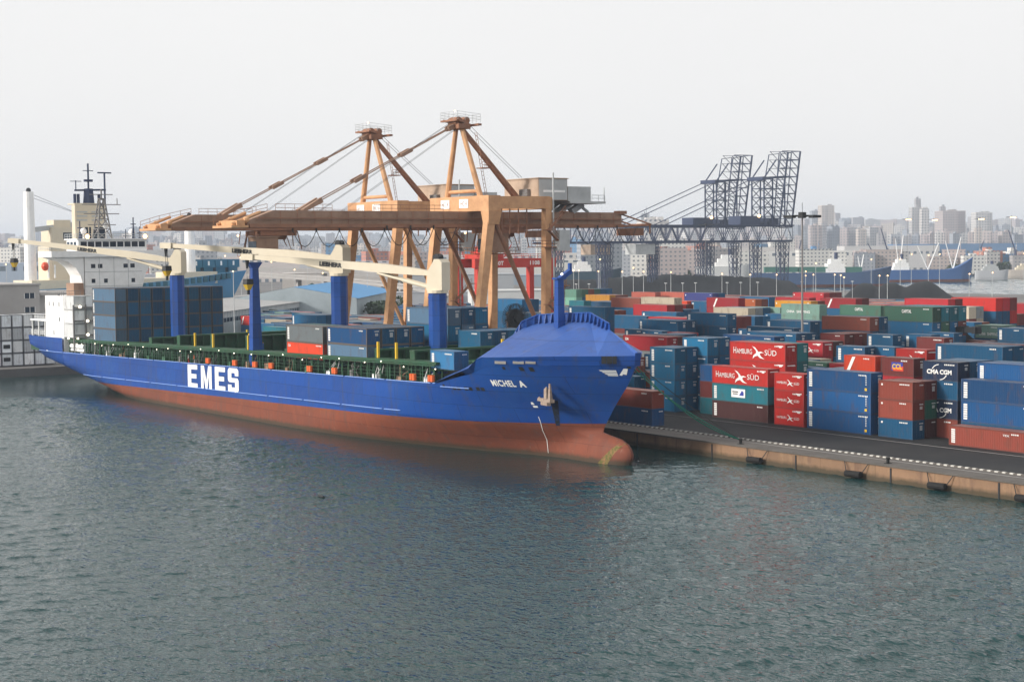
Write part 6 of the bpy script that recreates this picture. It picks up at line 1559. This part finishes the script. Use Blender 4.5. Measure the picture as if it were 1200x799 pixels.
# --- ships across the bay
def far_ship(px0, px1, D, ydeck, ywl, col, red, label, bowup=0, house=None, hcol='white', masts=(), hh=9, name='cargo_ship'):
    a = gat(px0, D); b = gat(px1, D); L = (b-a).length; d = (b-a).normalized(); s = Vector((-d.y, d.x, 0)); r = empty(name, tuple((a+b)/2)); tag(r, label, 'ship', 'ships moored across the bay')
    zd = at((px0+px1)/2, ydeck, D).z; bw = L*.075; mb = MB(); N_ = 14; vs = []
    for i in range(N_+1):
        t = i/N_; w_ = bw*(1-abs(2*t-1)**5*.9) if t > .5 else bw*(1-abs(2*t-1)**8*.35); z = zd+(bowup*max(0,(t-.72)/.28)**1.5)
        for sg, zz, k in ((-1,-1,.7),(-1,2.4,.95),(-1,z,1),(1,z,1),(1,2.4,.95),(1,-1,.7)): p = a.lerp(b, t*(1-.03*(zz < 2.5)*(t > .9)))+s*sg*w_*k; vs.append((p.x, p.y, zz))
    mb.v = [tuple(v) for v in vs]
    for i in range(N_):
        for k in range(6):
            q = (k+1)%6; mb.f.append((i*6+k, i*6+q, (i+1)*6+q, (i+1)*6+k)); mb.m.append(0 if k in (0,4,5) and red else 1)
    mb.f.append(tuple(range(6))); mb.m.append(1); mb.f.append(tuple(range(N_*6+5,N_*6-1,-1))); mb.m.append(1)
    mb.build('hull', [M['hull_red'], mat('hull_paint', col, .6)], r)
    if house:
        t0, t1 = house; p = a.lerp(b, t0); q = a.lerp(b, t1); m = MB()
        for k, (f0, f1) in enumerate(((0,1),(.1,.95),(.25,.8))): m.beam(p.lerp(q,f0)+Vector((0,0,zd+hh*(k+.5)/3)), p.lerp(q,f1)+Vector((0,0,zd+hh*(k+.5)/3)), bw*1.5, hh/3)
        m.build('superstructure', M[hcol], r)
        m = MB(); c = p.lerp(q,.6); m.tube(c+Vector((0,0,zd+hh)), c+Vector((0,0,zd+hh*1.5)), 1.2, 8); m.build('funnel', M['truss'], r)
    for t, h, lean in masts:
        p = a.lerp(b, t); m = MB(); m.tube(p+Vector((0,0,zd)), p+d*lean+Vector((0,0,zd+h)), .55, 6, .3); m.tube(p+Vector((0,0,zd)), p-d*lean+Vector((0,0,zd+h*.9)), .4, 5, .25); m.build('derrick_mast', M['white'], r)
    return r
far_ship(880, 1045, 1080, 319.5, 334, (.045,.09,.19), True, 'blue cargo ship with white house and green deck cargo across the bay', 4, (.52,.66), masts=((.78,12,2),), hh=9)
far_ship(1035, 1140, 1200, 316, 326, (.03,.10,.27), True, 'bright blue ship with rising bow and white derricks at right', 9, (.10,.28), masts=((.18,26,3),(.50,20,8),(.78,24,6)), hh=8)
far_ship(815, 880, 1120, 312, 324, (.55,.56,.56), False, 'white ship\'s upperworks with orange lifeboat behind the lattice leg', 2, (.35,.8), hh=8)
far_ship(640, 728, 990, 318, 332, (.025,.06,.09), False, 'dark moored ship seen between blue mast and lattice legs', 2, (.35,.6), hh=6)
far_ship(1143, 1182, 1250, 317, 320, (.45,.46,.48), False, 'small grey vessel moored right of the bright blue ship', 1, (.2,.7), 'housegrey', hh=5)
far_ship(1180, 1230, 1300, 316, 320, (.5,.45,.40), False, 'small pale vessel at the right edge of the bay', 1, (.2,.7), 'cream', hh=5)
for i, (px, yb, h) in enumerate([(905,318.5,2.9),(925,318.5,2.9),(945,318.5,2.9),(962,318.5,2.9),(1000,319,2.6)]):
    p = at(px, 318, 1078); m = MB(); w_ = 9; dx = vR*5.4
    m.beam(p-dx+Vector((0,0,1.2)), p+dx+Vector((0,0,1.2)), 5, 3.6); o = m.build('deck_container', mat('deckbox', (.05,.16,.13), .7)); tag(o, '%s green container from left on the blue ship across the bay' % ordw(i+1), 'container', 'green containers on the far blue ship')
# cranes and masts of the far shore
for i, (px, D, yt, lean) in enumerate([(1040,1500,267,-4),(1027,1460,285,-5),(1145,1480,282,4),(1190,1450,270,-4),(935,1500,281,2)]):
    c = gat(px, D); zt = at(px, yt, D).z; r = empty('harbour_crane', (c.x,c.y,QZ)); tag(r, 'thin hazy harbour crane on the far shore, %s from left' % ordw([0,3,2,4,5,1].index([0,3,2,4,5,1][i])+1 if 0 else {935:1,1027:2,1040:3,1145:4,1190:5}[px]), 'harbour crane', 'small cranes on the far shore')
    m = MB(); m.beam((c.x,c.y,QZ),(c.x,c.y,QZ+(zt-QZ)*.55),2.2,2.2,w2=1.4,h2=1.4); m.build('tower', M['truss'], r)
    m = MB(); q = c+vR*lean*1.6; m.beam((c.x,c.y,QZ+(zt-QZ)*.5),(q.x,q.y,zt),1.2,1.2,w2=.6,h2=.6); m.build('jib', M['truss'], r)
# --- light masts
mast(-200.6, 208.4, 32.0, 'tall grey floodlight mast standing among the near container stacks')
def farmast(px, D, yt, label, lit=True, w_=2.2, base=QZ):
    c = gat(px, D); zt = at(px, yt, D).z; r = mast(c.x, c.y, zt-QZ, label, w_=w_)
    if lit: m = MB(); p = Vector((c.x, c.y, zt-.8))-vF0*(w_+.8); m.beam(p-vR*(w_*.6), p+vR*(w_*.6), .9, .9); m.build('lit_lamps', M['lamp'], r)
farmast(827, 905, 263, 'tall unlit floodlight mast before the dark coal stockpile', False, 4)
farmast(1063, 1500, 256.5, 'lit floodlight mast left of the tall skyline tower', w_=4); farmast(1094, 1500, 257, 'lit floodlight mast right of the tall skyline tower', w_=4)
farmast(1148, 1450, 256, 'lit floodlight mast before the rounded pale building', w_=4); farmast(1185, 1450, 254, 'lit floodlight mast nearest the right edge of skyline', w_=4)
def lamp_post(px, D, yt, label, n=1):
    c = gat(px, D); zt = at(px, yt, D).z; r = empty('street_lamp', (c.x,c.y,QZ)); tag(r, label, 'street lamp', 'lit street lamps around the port')
    m = MB(); m.tube((c.x,c.y,QZ),(c.x,c.y,zt),.16,6,.10); m.beam((c.x,c.y,zt)-vR*.8 if 0 else Vector((c.x,c.y,zt))-vR*.9, Vector((c.x,c.y,zt))+vR*.9, .14,.14); m.build('pole', M['housegrey'], r)
    m = MB(); m.ball((c.x-.5*vF0.x,c.y-.5*vF0.y,zt), .24*D/800+.06, 7, 5); m.build('lamp_head', M['lamp'], r)
LP = [(1030.5,720,323),(1040,720,323),(1055,900,304),(1068,1000,298),(1136,790,321),(1163,790,319.5),(985,740,322.5),(989,745,325),(978,760,322),(953,900,322),(944,900,318),(944,905,323),(910,760,322),(672,700,317),(701,720,318),(703,760,304),(729,740,318.5),(742,760,314),(754,740,318.5),(786,740,319),(678,700,317),(846,740,321),(879,740,322),(1200,900,297),(1088,900,299),(1101,900,298),
      (345,700,316),(360,720,311),(370,720,313),(378,700,320),(430,640,317),(264,640,300),(273,420,318),(7,700,310),(300,650,303),(318,720,307),(282,640,302),(415,480,396),(1021,900,304),(956,800,309)]
for i, (px, D, y) in enumerate(sorted(LP)): lamp_post(px, D, y, '%s lit lamp from the left among the small port lights' % ordw(i+1))
for i, px in enumerate((675,690,780,800,815,852,868,888,940,999)):
    c = gat(px, 690); r = MB(); r.tube((c.x,c.y,QZ),(c.x,c.y,QZ+11),.13,5,.08); r.box(c.x-.7,c.y-.2,QZ+10.9,c.x+.7,c.y+.2,QZ+11.2); tag(r.build('street_lamp', M['housegrey'], origin=(c.x,c.y,QZ)), '%s thin unlit pole from the left at the yard\'s far edge' % ordw(i+1), 'street lamp', 'unlit poles at the far edge of the yard')
# --- left side: the quay behind the stern, reefers, office block
for j in range(6):
    for k in range(4):
        tn_ = ['bottom','second','third','top'][k]
        r = container(-380.2, 119.6+j*2.62, QZ+.2+k*3.02, 20, 'pale' if (j+k) % 3 else 'white', 2.9, 'pale reefer container behind the stern, %s tier, %s stack from left' % (tn_, ordw(j+1)), 'reefer containers stacked behind the ship\'s stern', door=not (j == 1 and k < 2), fcol=(.14,.15,.17))
        if j == 1 and k < 2:
            m = MB(); X, Y, Z = r.location; m.box(X+6.03, Y+.4, Z+1.1, X+6.09, Y+2.0, Z+2.0); m.build('cooling_unit', M['dark'], r)
r = container(-380.0, 118.0, QZ+.25+12.4, 20, 'beige', 2.6, 'cream container on top of the pale reefer stacks at left edge', 'reefer containers stacked behind the ship\'s stern', door=False, fcol=(.45,.42,.36))
def office():
    p = gat(-30, 450); r = empty('office_building', (-425, 165, QZ)); tag(r, 'grey concrete office building with window strips behind the stern', 'building')
    x1 = -408.0
    m = MB(); m.box(x1-30, 120, QZ, x1, 143.5, 20.3); m.box(x1-30.3, 119.7, 20.3, x1+.3, 143.8, 20.7); m.build('tall_wing', M['concretelt'], r)
    m = MB(); m.box(x1-32, 143.81, QZ, x1-2, 172, 17.6); m.box(x1-32, 143.81, 17.6, x1-.5, 172.3, 18.2); m.build('long_wing', M['concretelt'], r)
    m = MB(); m.box(x1-2.0, 142, 12.2, x1+7, 176, 12.9); m.build('canopy', M['white'], r)
    for y, z, n in ((139.5,17.6,2),(139.5,14.0,2),(145.5,15.0,4),(152.5,15.0,4),(159.5,15,4)):
        xx = x1+.02 if y < 143 else x1-1.98
        m = MB()
        m.face([(xx,y,z-.7),(xx,y+n*1.35,z-.7),(xx,y+n*1.35,z+.7),(xx,y,z+.7)]); o = m.build('window_strip', M['glass'], r)
        m = MB()
        for q in range(n+1): m.box(xx+.003,y+q*1.35-.06,z-.7,xx+.05,y+q*1.35+.06,z+.7)
        m.build('frame', M['white'], o)
M['concretelt'] = mat('concretelt', (.36,.35,.34), .85, noise=.4, nscale=.2, dark=(.26,.25,.24))
office()
# --- second ship, light blue, in the slip behind
def ship2():
    X = -545; r = empty('moored_ship', (X, 225, 0)); tag(r, 'light blue moored ship with cream funnel house and white crane posts', 'ship')
    m = MB(); ys = [180,188,200,215,228,240,248,256,262,267,271]; hb = [9,11.5,12.5,12.5,12.3,11.5,9.5,7,4.3,2,.2]; vs = []
    M['hull2'] = mat('hull2', (.06,.22,.38), .55, noise=.3, nscale=.2)
    def sh(y): return interp([(180,16.0),(205,16.6),(228,17.8),(250,19.6),(271,21.4)], y)
    for y, h in zip(ys, hb):
        zt = sh(y)
        for sg, z, k in ((1,-1,.8),(1,8,.86 if y > 240 else 1),(1,zt,1.0),(-1,zt,1.0),(-1,8,1),(-1,-1,.8)):
            vs.append((X+sg*h*k, y-(13*(1-(z+1)/23) if y > 250 else 0), z))
    m.v = vs
    for i in range(len(ys)-1):
        for k in range(6): q = (k+1)%6; m.f.append((i*6+k, i*6+q, (i+1)*6+q, (i+1)*6+k)); m.m.append(0)
    m.f.append(tuple(range(6))); m.m.append(0); m.build('hull', M['hull2'], r)
    M['hull2d'] = mat('hull2d', (.012,.09,.13), .6); y = 207
    while y < 262: m = MB(); w_ = interp([(200,12.5),(228,12.3),(240,11.5),(248,9.5),(256,7),(262,4.3)], y); m.box(X+w_-1.2, y, sh(y)-2.0, X+w_+.35, y+1.5, sh(y)+.1); y += 2.8; m.build('bulwark_stanchion', M['hull2d'], r)
    m = MB(); m.box(X-10, 186, 15, X+9.0, 238, 19.2); m.box(X-8, 238, 17, X+6, 256, 21.2); m.build('deck_gear', M['cream'], r)
    for i in range(4):
        m = MB(); y = 248.6+i*5.0; m.box(X-8, y, 22.6, X-1.0, y+4.8, 25.6); m.box(X-8, y+.5, 18, X-1.5, y+4.2, 22.6); o = m.build('deck_box', mat('deckblue', (.015,.13,.22), .6), r)
        q = MB(); q.box(X-.999, y+2.0, 23.4, X-.96, y+2.7, 25.0); q.build('mark', M['white'], o)
    for yy, zt in ((188.4,49.6),(247.6,41.4)):
        m = MB(); m.tube((X+1,yy,18),(X+1,yy,zt-14),2.1,14,1.9); m.tube((X+1,yy,zt-14),(X+1,yy,zt),1.9,14,1.7); m.build('crane_post', M['white'], r)
        m = MB(); m.ball((X+1,yy,zt+.5),.9,8,5); m.build('post_head', M['dark'], r)
    m = MB(); m.beam((X+1,190,36.6),(X-2,209,39),1.5,1.7); m.build('derrick_boom', M['housegrey'], r)
    m = MB()
    for dz in (0,-1.2): m.tube((X+1,189,49+dz),(X-2,209,41.5),.07,4)
    m.build('derrick_cables', M['truss'], r)
    m = MB(); m.box(X-10, 195.0, 14, X+4, 206, 31); m.box(X-8, 195.6, 31, X+3, 214, 37.5); m.box(X-6, 197, 37.5, X+1, 203, 40); m.build('superstructure', M['cream'], r)
    q = MB()
    for y in (199.5,203.4): q.box(X+3.001,y,33.4,X+3.05,y+3,35.6)
    q.build('window', M['glass'], r)
    q = MB(); q.box(X+4.001,196.6,26.6,X+4.05,197.6,27.8); q.build('window', M['glass'], r)
    m = MB(); m.box(X-10,206,14,X+3.6,214,29); m.build('side_house', M['white'], r)
    m = MB(); m.ball((X+6.5,191.6,24.0),1.3,10,6,1.2); m.build('lifeboat', M['lifeboat'], r)
    m = MB(); m.beam((X+7,192.6,20),(X+7,192.6,26.5),.45,.45); m.beam((X+7,194.8,20),(X+7,194.8,24.5),.45,.45); m.build('davit', M['white'], r)
ship2()
# --- warehouses, elevated road
def quadshed(P0, P1, z, ze, back, roofm, wallm, label, strip=True, gable=False):
    P0 = Vector((*P0,0)); P1 = Vector((*P1,0)); d = (P1-P0).normalized(); nrm = Vector((-d.y, d.x, 0)) if Vector((-d.y, d.x, 0)).dot(vF0) > 0 else Vector((d.y, -d.x, 0))
    r = empty('warehouse', ((P0.x+P1.x)/2, (P0.y+P1.y)/2, QZ)); tag(r, label, 'warehouse')
    q0 = P0+nrm*back; q1 = P1+nrm*back; U = Vector((0,0,1))
    m = MB(); b = U*QZ
    m.face([P0+b,P1+b,P1+U*z,P0+U*z]); m.face([P1+b,q1+b,q1+U*z,P1+U*z]); m.face([q1+b,q0+b,q0+U*z,q1+U*z]); m.face([q0+b,P0+b,P0+U*z,q0+U*z])
    c0 = (P0+q0)/2; c1 = (P1+q1)/2; m.face([P0+U*z,q0+U*z,c0+U*ze]); m.face([P1+U*z,c1+U*ze,q1+U*z]); m.build('wall', M[wallm], r)
    m = MB(); o = -nrm*.6+U*-.1; e = U*.05
    for s, a, b2 in ((-1,P0,P1),(1,q0,q1)):
        oo = nrm*.6*s; m.face([a+oo+U*(z-.1)+e, b2+oo+U*(z-.1)+e, c1+U*ze+e, c0+U*ze+e]); m.face([a+oo+U*(z-.1), b2+oo+U*(z-.1), b2+oo+U*(z-.1)+e, a+oo+U*(z-.1)+e])
    m.build('roof', M[roofm], r)
    if strip:
        m = MB(); L = (P1-P0).length; n = int(L/3)
        for i in range(n): a = P0+d*(L*i/n+.25)-nrm*.03; b2 = P0+d*(L*(i+1)/n-.25)-nrm*.03; m.face([a+U*(z-3.2), b2+U*(z-3.2), b2+U*(z-2.0), a+U*(z-2.0)])
        m.build('window_strip', M['glass'], r)
        m = MB()
        for i in range(n*2): a = P0+d*(L*i/(n*2))-nrm*.04; m.beam(a+U*(z-1.8), a+U*(z-.2), .12)
        m.build('cladding_ribs', M['white'], r)
M['roofgrey'] = mat('roofgrey', (.36,.36,.355), .8, noise=.5, nscale=.06, dark=(.27,.26,.25)); M['wallpale'] = mat('wallpale', (.34,.40,.43), .7, noise=.4, nscale=.1)
M['roofblue'] = mat('roofblue', (.06,.25,.50), .6, noise=.3, nscale=.05, dark=(.05,.2,.4)); M['roofgreen'] = mat('roofgreen', (.02,.06,.06), .7)
quadshed((-385,164), (-560,329), 11, 12.2, 46, 'roofgrey', 'wallpale', 'long grey-roofed warehouse with window strip behind the ship')
quadshed((-478,279), (-560,345), 12, 16, 44, 'roofblue', 'wallpale', 'bright blue-roofed warehouse beyond the middle ship crane', strip=False)
def gsh():
    c = gat(365, 640); m = MB(); r = empty('small_shed', (c.x,c.y,QZ)); tag(r, 'small dark green hipped roof shed in front of the blue-roofed warehouse', 'shed')
    m.box(c.x-6,c.y-6,QZ,c.x+6,c.y+6,11); m.build('wall', M['roofgreen'], r); m = MB(); a = (c.x,c.y,15.6)
    z = 11.01; q = [(c.x-7,c.y-7,z),(c.x+7,c.y-7,z),(c.x+7,c.y+7,z),(c.x-7,c.y+7,z)]
    for i in range(4): m.face([q[i], q[(i+1)%4], a])
    m.build('roof', M['roofgreen'], r)
gsh()
def road():
    pts = [at(296,322,760), at(350,325.5,745), at(400,328.5,730), at(450,333,715), at(490,338.5,700), at(540,346,690)]
    r = empty('elevated_road', tuple(gat(400,730))); tag(r, 'pale elevated road curving between warehouses and port sheds', 'viaduct')
    m = MB(); b = [at(296,316,860), at(380,318.5,850), at(470,325,840), at(560,334,830), at(640,340,830)]
    for P in (pts, b):
        for p, q in zip(P, P[1:]): m.beam(p, q, 9, 1.3)
        for p, q in zip(P, P[1:]): m.beam(p+Vector((0,0,1.1))-vF0*4.4, q+Vector((0,0,1.1))-vF0*4.4, .4, .9)
    m.build('deck', M['concretelt'], r)
    for P in (pts, b):
        for p in P:
            m = MB(); m.beam((p.x,p.y,QZ), (p.x,p.y,p.z-.6), 2.0, 2.0); m.build('pier', M['concretelt'], r)
road()
for i, (px, D, w_, h, col) in enumerate([(308,640,9,5,(.45,.13,.10)),(316,645,8,9,(.50,.16,.12)),(306,650,6,4,(.30,.08,.07)),(328,690,12,4,(.45,.42,.38)),(470,620,14,5,(.5,.5,.48)),(600,560,30,12,(.55,.56,.55)),(590,556,34,6,(.58,.58,.56)),(455,520,30,5,(.28,.09,.05)),(150,900,40,14,(.4,.42,.45)),(185,620,30,14,(.42,.42,.40)),(620,1000,50,10,(.3,.36,.42)),(500,700,40,8,(.4,.42,.45)),(540,800,50,14,(.36,.38,.4)),(395,900,60,14,(.5,.47,.44))]):
    c = gat(px, D); m = MB(); m.box(-w_/2,-w_*.3,0,w_/2,w_*.3,h); m.box(-w_/2-.2,-w_*.3-.2,h,w_/2+.2,w_*.3+.2,h+.3); o = m.build('port_building', M['shedwall']); o.location = (c.x,c.y,QZ); o.rotation_euler = (0,0,atan2(vR.y,vR.x)+.1); o.color = (*col,1)
    tag(o, '%s low %s port building, %s from left beyond the ship' % ('reddish' if col[0] > col[1]*1.6 else 'grey' if col[2] > .4 else 'pale', 'square' if w_ < 15 else 'long', ordw(sorted([308,316,306,328,470,600,590,455,150,185,620,500,540,395]).index(px)+1)), 'building')
rs_ = random.Random(31); spots = sorted(rs_.uniform(-20, 1215) for _ in range(96))
for i, px in enumerate(spots):
    right = px > 930; D = rs_.uniform(1430, 1480) if right else rs_.uniform(1150, 2000); w_ = rs_.uniform(8, 34); t = rs_.randrange(8)
    yt = rs_.uniform(292, 303) if right else rs_.uniform(279, 297)+(6 if px < 600 else 0)
    c = gat(px, D); h = max(4, at(px, yt, D).z-QZ); m = MB(); dp = rs_.uniform(8, 20); m.box(-w_/2,-dp/2,0,w_/2,dp/2,h)
    if rs_.random() < .5: m.box(-w_/2-.3,-dp/2-.3,h,w_/2+.3,dp/2+.3,h+.5)
    if rs_.random() < .6: m.box(-w_*.2,-dp*.2,h,w_*.1,dp*.2,h+rs_.uniform(1.5,4))
    if rs_.random() < .3: m.tube((w_*.3,0,h),(w_*.3,0,h+rs_.uniform(6,16)),.3,5)
    o = m.build('harbour_building', M['facade_low']); o.location = (c.x,c.y,QZ); o.rotation_euler = (0,0,atan2(vR.y,vR.x)+rs_.uniform(-.4,.4)); k = rs_.choice([TONES[t],TONES[t],(.62,.61,.58),(.12,.25,.42),(.45,.20,.15)]); o.color = (*k,1)
    tag(o, 'small hazy %s harbour building, %s from left between the port and the city' % ('blue' if k[2] > k[0]*2 else 'reddish' if k[0] > k[2]*2 else TN[t] if k == TONES[t] else 'white', ordw(i+1)), 'building', 'small buildings between the port and the city')
# mooring lines from the bow to the quay bollard, and rope to the quay
def rope(p, q, sag, r_=.06):
    p = Vector(p); q = Vector(q); pts = [p.lerp(q, t/10)-Vector((0,0,sag*(1-(t/5-1)**2))) for t in range(11)]; m = MB(); m.path(pts, r_, 5); return m
for i, (a, sag, lab) in enumerate([((-159.5,134.2,12.9),.9,'upper green mooring rope from the bow to the quay bollard'), ((-159.6,135.2,12.9),1.5,'lower green mooring rope from the bow to the quay bollard'), ((-160.0,136.2,12.8),.4,'thin dark mooring rope highest from the bow to the bollard')]):
    m = rope(a, (-154.9, QY+.5, QZ+.8), sag, .075 if i < 2 else .05); tag(m.build('mooring_rope', M['rope'] if i < 2 else M['cable']), lab, 'mooring rope', 'mooring ropes at the bow')
# small things on the water
for i, (px, y) in enumerate([(376,582.5)]):
    r_ = at(px, y, 1)-Vector((0,0,CAMZ)); k = CAMZ/-r_.z; p = Vector((0,0,CAMZ))+r_*k
    m = MB(); m.tube((p.x-.5,p.y,.05),(p.x+.5,p.y+.1,.1),.22,8,.16); tag(m.build('float', M['dark'] if i == 0 else M['cream'], origin=(p.x,p.y,0)), ['small dark float drifting in front of the ship', 'tiny pale float drifting off the ship\'s stern quarter'][i], 'float')
# --- haze
hz = MB(); hz.box(-8900,-8900,-4.2,8900,8900,135)
M['haze'] = bpy.data.materials.new('haze'); M['haze'].use_nodes = True; nt = M['haze'].node_tree
for n_ in list(nt.nodes):
    if n_.type == 'BSDF_PRINCIPLED': nt.nodes.remove(n_)
pv = nt.nodes.new('ShaderNodeVolumePrincipled'); pv.inputs['Color'].default_value = (.76,.86,1.0,1); pv.inputs['Density'].default_value = 1.3e-4; pv.inputs['Anisotropy'].default_value = .1
nt.links.new(pv.outputs[0], [n_ for n_ in nt.nodes if n_.type == 'OUTPUT_MATERIAL'][0].inputs['Volume'])
ho = hz.build('haze', M['haze']); tag(ho, kind='stuff')
